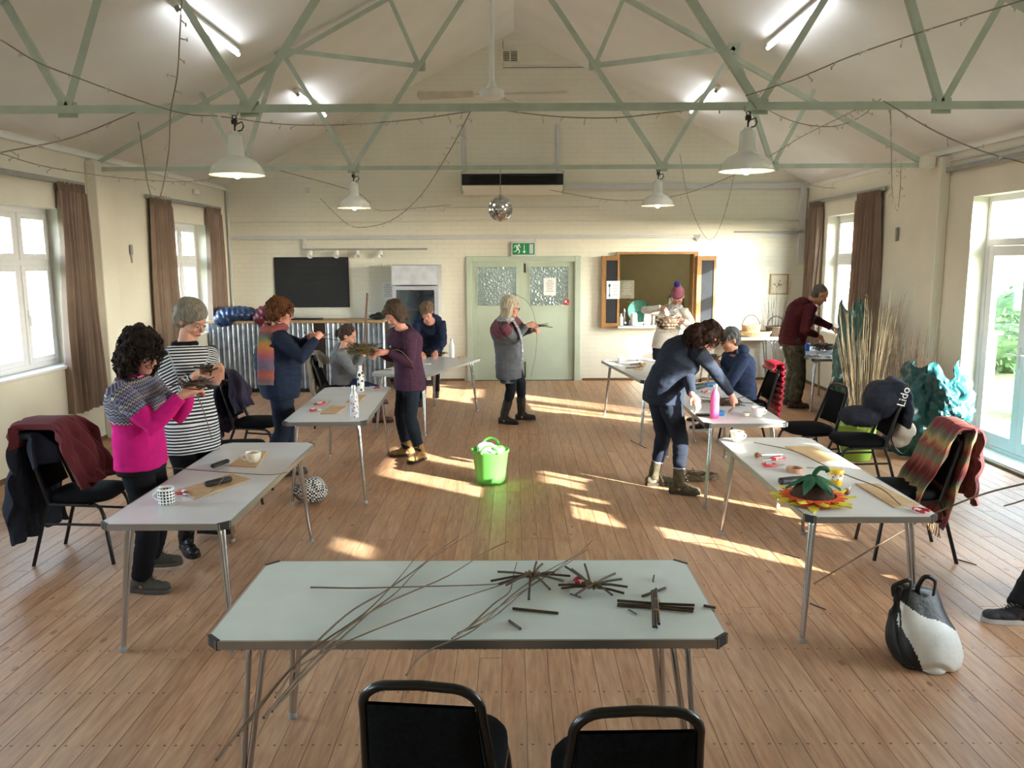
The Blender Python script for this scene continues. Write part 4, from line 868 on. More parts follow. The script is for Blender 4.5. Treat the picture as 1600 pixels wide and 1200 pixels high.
def cback(i, z=.86): x, y, a, _ = CHL[i]; return V((x - .29 * math.cos(a), y - .29 * math.sin(a), z)), a
p, a = cback(2, .90); drape('navy_coat', M_navyc, p, a, .50, .24, .76, 'dark navy coat hanging down behind the far left chair', 'coat', flare=.3, fold=.06, seed=2, gap=.06, thick=.03, wtop=.8, lean=.12)
p, a = cback(2, .96); drape('burgundy_jumper', M_burg, p + V((.07, -.02, .01)), a, .42, .46, .20, 'thick burgundy jumper folded over the far left chair', 'jumper', flare=.15, fold=.06, seed=5, gap=.14, thick=.04, wtop=.75, lean=.42)
p, a = cback(3, .96); drape('purple_coat', M_purp, p, a, .38, .42, .66, 'purple and black coat hung over chair back beside the counter', 'coat', flare=.5, fold=.05, seed=3, gap=.06, thick=.02, wtop=.4, lean=.18)
p, a = cback(5, .92); drape('beige_coat', M_beige, p, a, .40, .20, .62, 'grey beige coat over the seated grey jumper woman chair', 'coat', flare=.25, fold=.05, seed=4, gap=.05, thick=.02, wtop=.6)
# red padded coat: quilted ridges
p, a = cback(6, .90); T = thing('red_padded_coat', p, 'bright red padded coat over the back of the seated hoodie chair', 'coat')
f = V((math.cos(a), math.sin(a), 0)); sd = V((-f.y, f.x, 0))
def rq(u, v):
    s = v * .78 - .12; dn = abs(s); side = 1 if s < 0 else -1; q = (u - .5) * 2; ridge = .032 * abs(math.sin(PI * dn / .062)) * min(1, dn / .05)
    return p + sd * (q * .22 * (.72 + .35 * min(dn / .3, 1))) + f * (side * (.04 * min(1, dn / .04) + ridge) + dn * .1) + V((0, 0, -max(0, dn - .03) + .015 * nz((q, dn, 0), 4)))
m = MB(); m.grid(rq, 30, 90, .015); m.build('quilted_shell', M_redc, T, ang=80)
# zigzag scarf
def zig():
    t = NT('zigzag_wool'); tc = t.n('TexCoord'); sp = t.n('SeparateXYZ'); t.l(tc.outputs['Object'], sp.inputs[0])
    z = t.math('ADD', t.math('MULTIPLY', sp.outputs[2], 1.0), t.math('MULTIPLY', t.math('PINGPONG', sp.outputs[1], .035), .9)); f = t.math('FRACT', t.math('MULTIPLY', z, 3.2))
    c = t.ramp(f, [(0, srgb('6f2f2c')), (.18, srgb('96564a')), (.32, srgb('5f6a52')), (.48, srgb('7c3a35')), (.62, srgb('a08358')), (.76, srgb('54604f')), (.9, srgb('6b2b30'))])
    t.bsdf(c, .95, normal=t.bump(t.noise(tc.outputs['Object'], 160, 2), .6, .005)); return t.m
p, a = cback(9, .93); T = drape('zigzag_scarf', zig(), p, a, .46, .62, .72, 'multicoloured zigzag wool scarf draped over the right hand chair', 'scarf', flare=.0, fold=.035, seed=6, gap=.05, thick=.012, wtop=.9, lean=.42)
rr = random.Random(5); m = MB(); f = V((math.cos(a), math.sin(a), 0)); sd = V((-f.y, f.x, 0))
for i in range(26): q = (i / 25 - .5) * .36; s0 = p + sd * q - f * (.05 - .4 * .41) + V((0, 0, -.66)); m.tube([s0, s0 + V((rr.uniform(-.01, .01), rr.uniform(-.01, .01), -.06)), s0 + V((rr.uniform(-.015, .015), 0, -.11))], .003, 4)
m.build('fringe', mat('tan_fringe', '9a7a58', .9), T)['kind'] = 'stuff'
p2 = p + sd * -.02 + V((0, 0, -.02)); drape('dark_red_shawl', mat('maroon_shawl', '4a2024', .95, bump=.5, bs=80), p2 - f * .03, a, .38, .05, .55, 'dark maroon shawl hanging behind the zigzag scarf', 'shawl', flare=.1, fold=.05, seed=9, gap=.07, thick=.02, lean=.0)
# lumpy remeshed solids ---------------------------------------------------
def remesh(mb, vox, sm=2, fac=.5):
    me = bpy.data.meshes.new('tmp'); me.from_pydata(mb.v, [], mb.f); o = bpy.data.objects.new('tmp', me); COL.objects.link(o)
    r = o.modifiers.new('r', 'REMESH'); r.mode = 'VOXEL'; r.voxel_size = vox
    if sm: s = o.modifiers.new('s', 'SMOOTH'); s.factor = fac; s.iterations = sm
    dg = bpy.context.evaluated_depsgraph_get(); ev = o.evaluated_get(dg); out = bpy.data.meshes.new_from_object(ev, depsgraph=dg)
    bpy.data.objects.remove(o); bpy.data.meshes.remove(me); return out
def solid(mb, vox, name, mats, parent, sm=2, disp=None, matfn=None, fac=.5):
    me = remesh(mb, vox, sm, fac); n = len(me.vertices); co = np.empty(n * 3, 'f'); me.vertices.foreach_get('co', co); co = co.reshape(-1, 3)
    if disp:
        no = np.empty(n * 3, 'f'); me.vertices.foreach_get('normal', no); no = no.reshape(-1, 3)
        d = np.array([disp(V(c)) for c in co.tolist()], 'f'); co = co + no * d[:, None]
    if parent: co = co - np.array(wloc(parent), 'f')
    me.vertices.foreach_set('co', co.astype('f').ravel()); me.name = name
    me.materials.clear()
    for m_ in (mats if isinstance(mats, (list, tuple)) else [mats]): me.materials.append(m_)
    me.polygons.foreach_set('use_smooth', [True] * len(me.polygons))
    if matfn:
        pc = np.empty(len(me.polygons) * 3, 'f'); me.polygons.foreach_get('center', pc); pc = pc.reshape(-1, 3)
        if parent: pc = pc + np.array(wloc(parent), 'f')
        me.polygons.foreach_set('material_index', [matfn(c) for c in pc.tolist()])
    me.update(); o = bpy.data.objects.new(name, me); COL.objects.link(o)
    if parent: o.parent = parent
    return o
# black and white shoulder bag on floor
bc = V((2.05, 3.86, 0)); T = thing('shoulder_bag', bc, 'slumped black and white bag on the floor beside front right table', 'bag')
m = MB(); rg = []
for k in range(15):
    t = k / 14; a_ = .175 * (1 - .25 * t ** 2) * (.86 + .14 * math.sin(min(1, t * 4) * PI / 2)); b2 = .125 * (1 - t ** 1.6) + .022; tw = .35 * t
    cx_ = V((-.05 * t ** 1.5, .03 * t, .004 + .37 * t)); ax_ = V((math.cos(tw), math.sin(tw), -.18 * t)); ay_ = V((-math.sin(tw), math.cos(tw), 0)); cr = [bc + cx_ + ax_ * (a_ * (1 + .06 * nz((math.cos(q / 28 * 2 * PI) * 2, math.sin(q / 28 * 2 * PI) * 2, t * 3), 1.3, 4)) * math.copysign(abs(math.cos(q / 28 * 2 * PI)) ** .75, math.cos(q / 28 * 2 * PI))) + ay_ * (b2 * math.copysign(abs(math.sin(q / 28 * 2 * PI)) ** .8, math.sin(q / 28 * 2 * PI))) for q in range(28)]; rg.append(cr)
m.add([p for r_ in rg for p in r_], [(i_ * 28 + q, i_ * 28 + (q + 1) % 28, (i_ + 1) * 28 + (q + 1) % 28, (i_ + 1) * 28 + q) for i_ in range(14) for q in range(28)] + [tuple(range(27, -1, -1)), tuple(range(14 * 28, 15 * 28))])
M_vin = mat('black_vinyl', '121214', .5, bump=.2); M_wv = mat('white_canvas_vinyl', 'dddcd6', .45, bump=.1)
solid(m, .008, 'body', [M_vin, M_wv], T, 2, lambda c: .020 * nz(c, 6, 3) - .018 * max(0, 1 - abs(nz(V((c.x, c.y, c.z * .6)), 5.5, 8)) * 7), lambda c: 1 if (c[2] < .26 - .50 * (c[0] - bc.x + .03) + .008 * math.sin((c[0] - bc.x) * 30) and c[0] - bc.x > -.15 + .45 * max(0, .2 - c[2])) else 0)
for dx, k in ((-.10, 1), (.02, 0)):
    m = MB(); m.tube(catmull([bc + V((dx - .07, .0, .34)), bc + V((dx - .09, -.03, .40)), bc + V((dx - .07, -.05, .46 - .03 * k)), bc + V((dx - .02, -.05, .44)), bc + V((dx + .0, -.01, .35))]), .011, 8, flat=.5); m.build('handle', M_vin, T)
# black tote with lettering on chair, cream tote below
p, a = cback(8, .93); T = thing('dark_tote_bag', p, 'dark navy tote with white lettering slumped over a chair back', 'bag')
m = MB(); m.ell(p + V((-.12, 0, -.13)), (.15, .20, .17)); m.ell(p + V((-.02, 0, -.05)), (.10, .17, .11)); m.ell(p + V((-.3, 0, -.28)), (.17, .17, .09)); m.ell(p + V((.06, 0, -.22)), (.07, .17, .22))
solid(m, .012, 'body', M_navyc, T, 3, lambda c: .02 * nz(c, 9, 2) + .008 * nz(c, 26, 1))
cu = bpy.data.curves.new('t', 'FONT'); cu.body = 'Lido'; cu.size = .095; cu.extrude = .001; to = bpy.data.objects.new('t', cu); COL.objects.link(to)
dg = bpy.context.evaluated_depsgraph_get(); tm = bpy.data.meshes.new_from_object(to.evaluated_get(dg), depsgraph=dg); bpy.data.objects.remove(to)
lo = bpy.data.objects.new('lettering', tm); COL.objects.link(lo); tm.materials.clear(); tm.materials.append(M_paper); lo.parent = T
lo.location = (-.03, -.222, -.16); lo.rotation_euler = (PI / 2, -PI / 2 + .25, 0)
q = p + V((.02, -.02, -.40)); T = thing('cream_tote', q, 'cream canvas tote hanging beneath the dark tote on the chair', 'bag'); m = MB(); m.ell(q + V((.04, 0, 0)), (.10, .13, .12)); m.ell(q + V((-.0, 0, -.08)), (.06, .1, .06)); solid(m, .012, 'body', mat('cream_canvas', 'cfc8bb', .85), T, 2, lambda c: .02 * nz(c, 12, 4))
m = MB(); m.tube(catmull([q + V((-.05, -.1, .1)), q + V((-.1, -.12, -.05)), q + V((0, -.13, -.17)), q + V((.1, -.11, -.02))]), .01, 6, flat=.5); m.build('strap', M_vin, T)
# puffer coats on the counter
def puffer(c, r, lab, M, seed, ax, nm):
    T = thing(nm, V(c) - V((0, 0, r[2])), lab, 'coat'); m = MB(); m.ell(c, r); m.ell(V(c) + V((-r[0] * .5, -.08, -.07)), (r[0] * .5, .15, .10)); 
    solid(m, .013, 'quilted_shell', M, T, 2, lambda q: .018 * abs(math.sin(((q.x * ax[0] + q.y * ax[1] + q.z * ax[2]) + .03 * nz(q, 6, seed)) * PI / .075)) + .02 * nz(q, 8, seed)); return T
puffer((-4.18, 12.42, 1.20), (.33, .22, .10), 'shiny navy padded jacket heaped on left end of the bar counter', mat('navy_puffer_nylon', '1d3356', .3), 1, (.9, .1, .5), 'navy_padded_jacket')
puffer((-3.72, 12.46, 1.21), (.20, .2, .11), 'burgundy padded jacket heaped beside the navy one on the counter', mat('burgundy_nylon', '561427', .45), 2, (.8, .4, .3), 'burgundy_jacket')
c = aty(590, 492, 12.5); T = thing('black_beanie', (c.x, 12.5, 1.10), 'small black hat lying on the bar counter by the fridge', 'hat'); m = MB(); m.ell((c.x, 12.5, 1.145), (.13, .1, .045)); m.ell((c.x + .02, 12.5, 1.17), (.07, .07, .04)); solid(m, .01, 'crown', mat('black_felt', '0c1512', .95), T, 2, lambda q: .01 * nz(q, 18))
c = aty(578, 490, 12.6); m = MB(); m.bb(c.x - .07, c.x + .07, 12.55, 12.68, 1.10, 1.20, .006); tagb(m, 'cardboard_box', mat('white_card', 'c9c8c6', .8), 'small white box on the counter left of black hat', 'box')
c = aty(478, 497, 12.5); m = MB(); m.bb(c.x - .27, c.x + .27, 12.44, 12.5, 1.10, 1.13, .006); tagb(m, 'dark_baton', M_slate, 'long dark flat strip lying on the bar counter', 'strip')
M_stickw = mat('broom_wood', '6a4b38', .6)
T = thing('wooden_pole', aty(566, 600, 11.9), 'tall brown wooden pole standing against the bar counter', 'pole'); m = MB(); m.tube([V((aty(566, 600, 11.9).x, 11.9, .0)), aty(569, 540, 12.1), aty(574, 458, 12.28)], .017, 10); m.build('shaft', M_stickw, T)
# checked bag under left table
def check():
    t = NT('black_white_check'); v = t.coord('Object', scale=(1, 1, 1)); c = t.n('TexChecker', Scale=62.0, Color1=srgb('e6e6e6'), Color2=srgb('17171a')); t.l(v, c.inputs[0]); t.bsdf(c.outputs[0], .8); return t.m
c = V((-1.70, 6.62, .10)); T = thing('checked_bag', (c.x, c.y, 0), 'black and white checked fabric bag on the floor behind front left table', 'bag'); m = MB(); m.ell(c, (.15, .13, .10)); m.ell(c + V((.02, 0, .04)), (.10, .1, .08)); solid(m, .01, 'body', check(), T, 2, lambda q: .014 * nz(q, 14, 2)); 
# teal tarps and willow
def tarpmat(n, a, b):
    t = NT(n); v = t.coord('Object'); t.bsdf(t.ramp(t.noise(v, 5, 4), [(.35, srgb(a)), (.7, srgb(b))]), .3, normal=t.bump(t.noise(v, 14, 3), .35, .02)); return t.m
def tarp(nm, c, R, h, lab, M, seed, a0, a1, top=.1, tilt=(0, 0), res=(70, 50)):
    T = thing(nm, (c[0], c[1], 0), lab, 'tarpaulin')
    def fn(u, v):
        an = a0 + (a1 - a0) * u; hh = h * (1 + top * nz((u * 5, 0, seed), 1.2) * v * 3)
        p = V((math.cos(an), math.sin(an), v * 2.2)); k = nz(p, 2.1, seed); k2 = abs(nz(p, 4.7, seed + 3)); rr_ = 1 + .30 * k + .22 * k2
        rr_ *= (1 - .35 * v ** 3); return (c[0] + R[0] * rr_ * math.cos(an) + tilt[0] * v, c[1] + R[1] * rr_ * math.sin(an) + tilt[1] * v, hh * v + .004)
    m = MB(); m.grid(fn, res[0], res[1], .004); m.build('sheet', M, T, ang=28); return T
M_tarp = tarpmat('teal_tarpaulin', '17494f', '246468'); M_tarp2 = tarpmat('dark_green_tarpaulin', '16382f', '24564a')
tarp('teal_tarpaulin', (4.27, 8.25), (.34, .42), .90, 'shiny teal tarpaulin wrapped round a bundle beside the glass doors', M_tarp, 2, PI * .55, PI * 2.0, top=.06, tilt=(-.02, 0))
tarp('green_tarpaulin', (4.20, 10.15), (.20, .25), 1.42, 'dark green tarpaulin wrapped upright round a bundle by curtain', M_tarp2, 5, 0, 2 * PI, top=.04, res=(60, 40))
def rods(nm, base, n, h, spread, lean, lab, M, seed, r0=.0034, cat='willow bundle'):
    T = thing(nm, base, lab, cat); rr = random.Random(seed); m = MB(); b = V(base)
    for i in range(n):
        a = rr.uniform(0, 2 * PI); q = math.sqrt(rr.random()); s = b + V((math.cos(a) * q * .13, math.sin(a) * q * .13, .01)); H = h * rr.uniform(.62, 1.05)
        d = V((lean[0] + math.cos(a) * q * spread + rr.uniform(-.06, .06), lean[1] + math.sin(a) * q * spread + rr.uniform(-.06, .06), 1)); bend = V((rr.uniform(-.08, .08), rr.uniform(-.08, .08), 0))
        pts = [s + d * (H * t) + bend * (t * t) for t in (0, .35, .7, 1)]; m.tube(pts, r0, 4, rs=[r0, r0 * .8, r0 * .55, r0 * .25])
    m.build('rods', M, T)['kind'] = 'stuff'; return T
M_wil = mat('straw_willow', '6f6048', .7, var=.45, vs=5); M_wild = mat('brown_willow', '42311f', .6, var=.35, vs=9)
rods('willow_bundle', (4.02, 9.25, 0), 150, 1.56, .18, (.0, -.02), 'tall bundle of straw coloured willow rods fanning up against the right wall', M_wil, 1)
rods('willow_bundle', (4.36, 8.85, 0), 110, 1.20, .10, (.0, .02), 'shorter brown willow bundle between straw bundle and teal tarpaulin', M_wild, 2)
rods('willow_bundle', (3.84, 8.95, 0), 35, 1.0, .16, (-.06, -.05), 'thin willow rods leaning left of the tall straw bundle', M_wil, 3)
rods('dried_branches', (4.18, 13.2, .765), 22, .85, .16, (0, -.04), 'dried dark branches standing on the basket table near the picture', M_wild, 4, .003, 'branches')
# green tubs
M_lime = mat('lime_plastic', '58b44a', .38, var=.03); M_lime2 = mat('olive_lime_plastic', '86a83c', .5, var=.05)
def tub(c, r, h, lab, M):
    T = thing('flexible_tub', (c[0], c[1], 0), lab, 'tub', 'green flexible tubs'); m = MB(); m.lathe([(0, .004), (r * .74, .004), (r * .78, .02), (r * .98, h - .03), (r * 1.04, h - .02), (r * 1.05, h), (r * 1.0, h), (r * .96, h - .03), (r * .74, .03), (0, .02)], (c[0], c[1], 0), 36); m.build('body', M, T)
    for s in (-1, 1): m = MB(); m.tube(arc((c[0], c[1] + s * r * 1.0, h - .01), .075, 0, PI, 12), .012, 8); m.build('handle', M, T)
    return T
tub((-.215, 7.22), .165, .31, 'bright lime green tub in the middle of the floor filled with cloth', M_lime)
c = V((-.215, 7.22, .27)); T = thing('white_cloth', c, 'crumpled white cloth stuffed in the lime tub', 'cloth'); m = MB(); m.ell(c + V((0, 0, .01)), (.13, .13, .05)); m.ell(c + V((-.04, .04, .05)), (.08, .07, .04)); solid(m, .009, 'cloth', M_paper, T, 2, lambda q: .02 * nz(q, 14, 3))
m = MB(); m.ell(c + V((.07, -.03, .04)), (.06, .06, .035)); T = thing('green_cloth', c, 'crumpled green cloth at right of the white one in the tub', 'cloth'); solid(m, .007, 'cloth', M_lime, T, 1, lambda q: .02 * nz(q, 20, 5))
tub((3.42, 8.05), .20, .36, 'olive green tub on the floor behind the empty chair, willow in it', M_lime2)
rods('willow_bundle', (3.42, 8.05, .03), 16, .72, .5, (-.25, -.1), 'a few pale willow rods sticking out of the olive tub', M_wil, 7, .006)
# baskets ------------------------------------------------------------------
def basket(nm, c, rx, ry, h, lab, M, handle=True, flare=1.25, rows=9, seed=1):
    T = thing(nm, c, lab, 'basket', 'wicker baskets'); c = V(c); rr = random.Random(seed); m = MB(); N = 28
    for k in range(rows):
        t = k / (rows - 1); s = 1 + (flare - 1) * t; z = .012 + h * t; pts = []
        for i in range(2 * N + 1): a = 2 * PI * i / (2 * N); w = .006 * (1 if (i + k) % 2 else -1); pts.append(c + V(((rx * s + w) * math.cos(a), (ry * s + w) * math.sin(a), z)))
        m.tube(pts, h / rows * .55, 5)
    m.build('weave', M, T)['kind'] = 'stuff'
    m = MB()
    for i in range(N): a = 2 * PI * i / N; m.tube([c + V((rx * math.cos(a), ry * math.sin(a), .01)), c + V((rx * flare * math.cos(a), ry * flare * math.sin(a), h + .015))], .004, 4)
    m.build('stakes', M, T)['kind'] = 'stuff'
    m = MB(); m.lathe([(0, .005), (1, .005), (1, .02), (0, .02)], (0, 0, 0), 24); m.v = [(c.x + x * rx, c.y + y * ry, c.z + z) for x, y, z in m.v]; m.build('base', M, T)
    m = MB(); m.tube([c + V((rx * flare * math.cos(2 * PI * i / 28), ry * flare * math.sin(2 * PI * i / 28), h + .012)) for i in range(29)], .011, 7); m.build('rim', M, T)
    if handle: m = MB(); m.tube([c + V((rx * flare * math.cos(PI * i / 16), 0, h + rx * 1.5 * math.sin(PI * i / 16))) for i in range(17)], .009, 7); m.build('handle', M_wild, T)
    return T
M_wick = mat('tan_wicker', 'a3865c', .7, var=.3, vs=30)
b0 = aty(1179, 526, 13.05); basket('oval_basket', (b0.x, 13.05, .76), .21, .17, .07, 'wide shallow oval wicker basket on the back table', M_wick, False, 1.2, 6)
b1 = aty(1173, 515, 13.05); basket('handled_basket', (b1.x, 13.05, .765), .115, .10, .17, 'tan handled basket sitting inside the wide oval basket', M_wick, True, 1.2, 9)
b2 = aty(1210, 520, 13.1); basket('handled_basket', (b2.x + .02, 13.12, .76), .12, .11, .14, 'grey brown handled basket partly behind the maroon hoodie', M_wild, True, 1.2, 8)
# ================================================================ TABLE ITEMS
def T_(px, py, z=TZ): return atz(px, py, z)
rr = random.Random(11)
def stick(P, r, nm, lab, cat, group=None, M=M_wild, r1=None):
    Q = catmull(P, 5) if len(P) > 2 else [V(P[0]), V(P[0]).lerp(V(P[1]), .5), V(P[1])]; T = MB(); n = len(Q)
    T.tube(Q, r, 6, rs=[r + ((r1 if r1 is not None else r) - r) * i / (n - 1) for i in range(n)]); return tag(T.build(nm, M), lab, cat, group)
M_rod = mat('tan_willow_rod', '75604c', .6, var=.3, vs=12)
FR = [([(338, 1188), (450, 1050), (540, 962), (600, 925), (650, 890), (690, 858), (718, 838)], 'longest willow rod of left bundle, thick end nearest the camera'),
      ([(425, 1112), (500, 1030), (575, 960), (620, 925), (665, 880), (740, 830)], 'willow rod in left bundle ending above table far edge'),
      ([(412, 1122), (520, 1000), (600, 945), (700, 900), (760, 862), (795, 846)], 'willow rod of left bundle curving right towards the table far edge'),
      ([(430, 1090), (470, 1040), (560, 995), (690, 945), (780, 915), (805, 905)], 'willow rod of left bundle reaching the first woven star'),
      ([(372, 1150), (470, 1030), (570, 958), (622, 905), (652, 868), (668, 850)], 'thin willow rod lying close along the longest one'),
      ([(485, 918), (560, 919), (640, 917), (770, 913), (812, 905)], 'willow rod lying straight across the table to first star'),
      ([(635, 1055), (668, 1018), (740, 985), (800, 930), (850, 895), (900, 868), (925, 845)], 'willow rod of middle bundle overhanging the table front'),
      ([(706, 998), (760, 962), (815, 925), (862, 895), (893, 872)], 'shorter willow rod in the middle bundle'),
      ([(715, 990), (770, 965), (830, 915), (880, 885), (918, 858)], 'second straight willow rod in the middle bundle'),
      ([(735, 978), (770, 945), (796, 925), (801, 905), (804, 892), (808, 878)], 'thin curly willow rod left of the middle bundle')]
for i, (P, lb) in enumerate(FR):
    Q = [T_(x, y, TZ + .012 + .004 * (i % 4) + (.03 if k == len(P) - 1 else 0)) for k, (x, y) in enumerate(P)]
    stick(Q, .0048 if i in (0, 1, 2) else .0036, 'willow_rod', lb, 'willow rod', 'loose willow rods on the front table', M_rod, .0014)
def star(nm, cpx, ends, lab, core=.028, cut=True):
    c = T_(*cpx, TZ + .022); T = thing(nm, (c.x, c.y, TZ), lab, 'woven star', 'willow basket bases')
    for k, e in enumerate(ends):
        q = T_(*e, TZ + .010 + .012 * (k % 3)); m = MB(); cc = c + V((rr.uniform(-.012, .012), rr.uniform(-.012, .012), .004 * (k % 3)))
        mid = cc.lerp(q, .5) + V((0, 0, .004)); m.tube([cc, mid, q], .0048, 7); m.build('spoke', M_wild, T)
    m = MB()
    for j in range(4): m.tube([c + V(((core * (.5 + j * .18)) * math.cos(a * PI / 8), (core * (.5 + j * .18)) * math.sin(a * PI / 8), .006 * (1 if a % 2 else -1) + .004)) for a in range(17)], .0035, 5)
    m.build('weave', mat('olive_tan_willow', '7a6238', .7), T)['kind'] = 'stuff'
    return T
cv = lambda L: [(740 + x / 3.81, 860 + y / 3.81) for x, y in L]
star('willow_star', cv([(350, 148)])[0], cv([(145, 127), (103, 182), (195, 207), (330, 290), (455, 232), (535, 182), (575, 152), (480, 130), (410, 80), (375, 68), (150, 200)]), 'woven willow star at left, centre of the front table')
star('willow_star', cv([(713, 213)])[0], cv([(548, 97), (585, 112), (662, 82), (843, 137), (882, 170), (917, 217), (897, 255), (825, 265), (610, 262), (522, 225), (505, 205)]), 'smaller woven willow star with upright spokes, middle of three')
c = T_(*cv([(1085, 310)])[0], TZ + .012); T = thing('willow_cross', (c.x, c.y, TZ), 'bound cross of six willow sticks at right of the front table', 'woven cross', 'willow basket bases')
for k, (a, b) in enumerate([((855, 298), (1315, 325)), ((858, 318), (1312, 345)), ((855, 325), (1308, 362)), ((1062, 240), (1072, 455)), ((1076, 236), (1088, 457)), ((1087, 228), (1105, 437))]):
    a, b = cv([a])[0], cv([b])[0]; z = TZ + (.007 if k < 3 else .018); m = MB(); p0, p1 = T_(*a, z), T_(*b, z); m.tube([p0, p0.lerp(p1, .5) + V((0, (k % 3 - 1) * .006, 0)), p1], .0052, 7); m.build('stick', M_wild, T)
for x, y in ((1085, 302), (1088, 368)): q = T_(*cv([(x, y)])[0], TZ + .012); m = MB(); m.ell(q, (.016, .013, .013)); m.build('binding', mat('pale_willow_binding', '94713f', .7), T)
for a, b, lb in (((233, 345), (505, 373), 'dark offcut stick lying below first star'), ((212, 418), (280, 467), 'short thick offcut near the front edge'), ((1003, 272), (1143, 222), 'grey offcut stick behind the willow cross'),
                 ((1075, 147), (1068, 185), 'tiny offcut near back right corner of front table'), ((575, 258), (640, 280), 'tiny offcut between the two stars'), ((1370, 327), (1440, 340), 'short offcut overhanging the right edge of front table'), ((922, 352), (968, 378), 'thin splinter left of the willow cross')):
    a, b = cv([a])[0], cv([b])[0]; stick([T_(*a, TZ + .0055), T_(*b, TZ + .0055)], .005 if lb[0] != 't' else .003, 'willow_offcut', lb, 'offcut', 'willow offcuts on the front table')
M_pw = mat('secateur_white', 'e6e8ee', .3)
def secateurs(a, b, lab, z=TZ, group='secateurs', hm=None):
    p0, p1 = T_(*a, z + .012), T_(*b, z + .012); T = thing('secateurs', (p0.x, p0.y, z), lab, 'secateurs', group); d = (p1 - p0); L = d.length; d.normalize(); s = V((-d.y, d.x, 0))
    for k, sg in enumerate((-1, 1)):
        m = MB(); m.tube(catmull([p0 + s * .022 * sg, p0 + d * L * .3 + s * .024 * sg, p0 + d * L * .6 + s * .004 * sg]), .008, 8); m.build('handle', hm or M_red, T)
    m = MB(); m.bar(p0 + d * L * .18 + s * .023, p0 + d * L * .45 + s * .016, .017, .018); m.build('grip', M_pw, T)
    m = MB(); m.prism([(.55, -.010), (.7, -.014), (1, 0), (.7, .012), (.55, .008)], -.003, .004, lambda a_, b_, h: p0 + d * (L * a_) + s * b_ + V((0, 0, h))); m.build('blade', M_steel, T)
secateurs((915, 905), (886, 912), 'red and white secateurs lying under the middle willow star')
# left front table
def mugmat():
    t = NT('spotted_mug_glaze'); tc = t.n('TexCoord'); sp = t.n('SeparateXYZ'); t.l(tc.outputs['Object'], sp.inputs[0])
    an = t.math('MULTIPLY', t.math('ARCTAN2', sp.outputs[1], sp.outputs[0]), 16 / (2 * PI)); u = t.math('SUBTRACT', t.math('FRACT', an), .5); w = t.math('SUBTRACT', t.math('FRACT', t.math('MULTIPLY', sp.outputs[2], 1 / .0165)), .5)
    d = t.math('ADD', t.math('MULTIPLY', u, u), t.math('MULTIPLY', w, w)); k = t.math('LESS_THAN', d, .115); k = t.math('MULTIPLY', k, t.math('GREATER_THAN', sp.outputs[2], .006)); k = t.math('MULTIPLY', k, t.math('LESS_THAN', sp.outputs[2], .084))
    t.bsdf(t.mix(k, srgb('f4f4f2'), srgb('141a24')), .15); return t.m
def mug(px, r, h, lab, M, hd=PI, tablez=TZ, nm='mug', prof=None, cat='mug'):
    c = T_(*px, tablez); T = thing(nm, (c.x, c.y, tablez), lab, cat, 'cups and mugs'); m = MB()
    m.lathe(prof or [(0, .003), (r * .9, .003), (r, .008), (r, h - .003), (r * .98, h), (r * .92, h - .002), (r * .92, .01), (0, .008)], (c.x, c.y, tablez), 32); m.build('body', M, T)
    m = MB(); m.tube([c + V((math.cos(hd), math.sin(hd), 0)) * (r * .93 + .032 * math.sin(PI * i / 10)) + V((0, 0, h * (.82 - .62 * i / 10))) for i in range(11)], .005, 8); m.build('handle', M_cer, T)
    m = MB(); m.lathe([(0, h * .8), (r * .9, h * .8)], (c.x, c.y, tablez), 24); m.build('tea', mat('milky_tea', '8a6a48', .2), T); return T
mug((260, 788), .043, .092, 'white mug with rows of black dots on front left table', mugmat(), PI * .98)
cupp = lambda r, h: [(0, .003), (r * .55, .003), (r * .6, .012), (r * .85, h * .4), (r, h), (r * .95, h), (r * .8, h * .4), (r * .5, .014), (0, .012)]
def floral():
    t = NT('floral_china'); v = t.coord('Object'); vo = t.n('TexVoronoi', Scale=55.0); t.l(v, vo.inputs[0]); k = t.ramp(vo.outputs['Distance'], [(.18, (1, 1, 1, 1)), (.26, (0, 0, 0, 1))])
    t.bsdf(t.mix(t.math('MULTIPLY', k, .5), srgb('efe9d8'), srgb('9a7358')), .18); return t.m
M_flor = floral()
mug((396, 723), .05, .07, 'cream floral teacup on the front left table', M_flor, PI, prof=cupp(.052, .07), nm='teacup', cat='cup')
mug((1151, 690), .045, .075, 'cream patterned cup at far corner of the front right table', M_flor, .3, prof=cupp(.05, .078), nm='teacup', cat='cup')
mug((1184, 651), .05, .08, 'bright white bowl shaped cup on the right row table', M_cer, .2, prof=cupp(.055, .08), nm='teacup', cat='cup')
mug((970, 566), .04, .07, 'small cup at far left end of back right table', M_cer, 0, nm='mug')
def paper(pts, lab, M, z=TZ, nm='cutting_board', cat='board', th=.006):
    q = [T_(x, y, z) for x, y in pts]; m = MB(); m.prism([(p.x, p.y) for p in q], z + .0008, z + th, lambda a, b, h: (a, b, h)); return tag(m.build(nm, M, smooth=False), lab, cat, 'plywood boards')
M_ply = mat('pale_plywood', 'bf9f76', .65, var=.1, vs=20)
paper([(275, 768), (307, 780), (392, 750), (362, 742)], 'pale plywood board beside the spotted mug', M_ply)
paper([(357, 729), (400, 731), (418, 706), (388, 705)], 'pale plywood board under the floral teacup handle side', M_ply)
M_leath = mat('dark_leather', '241f22', .6)
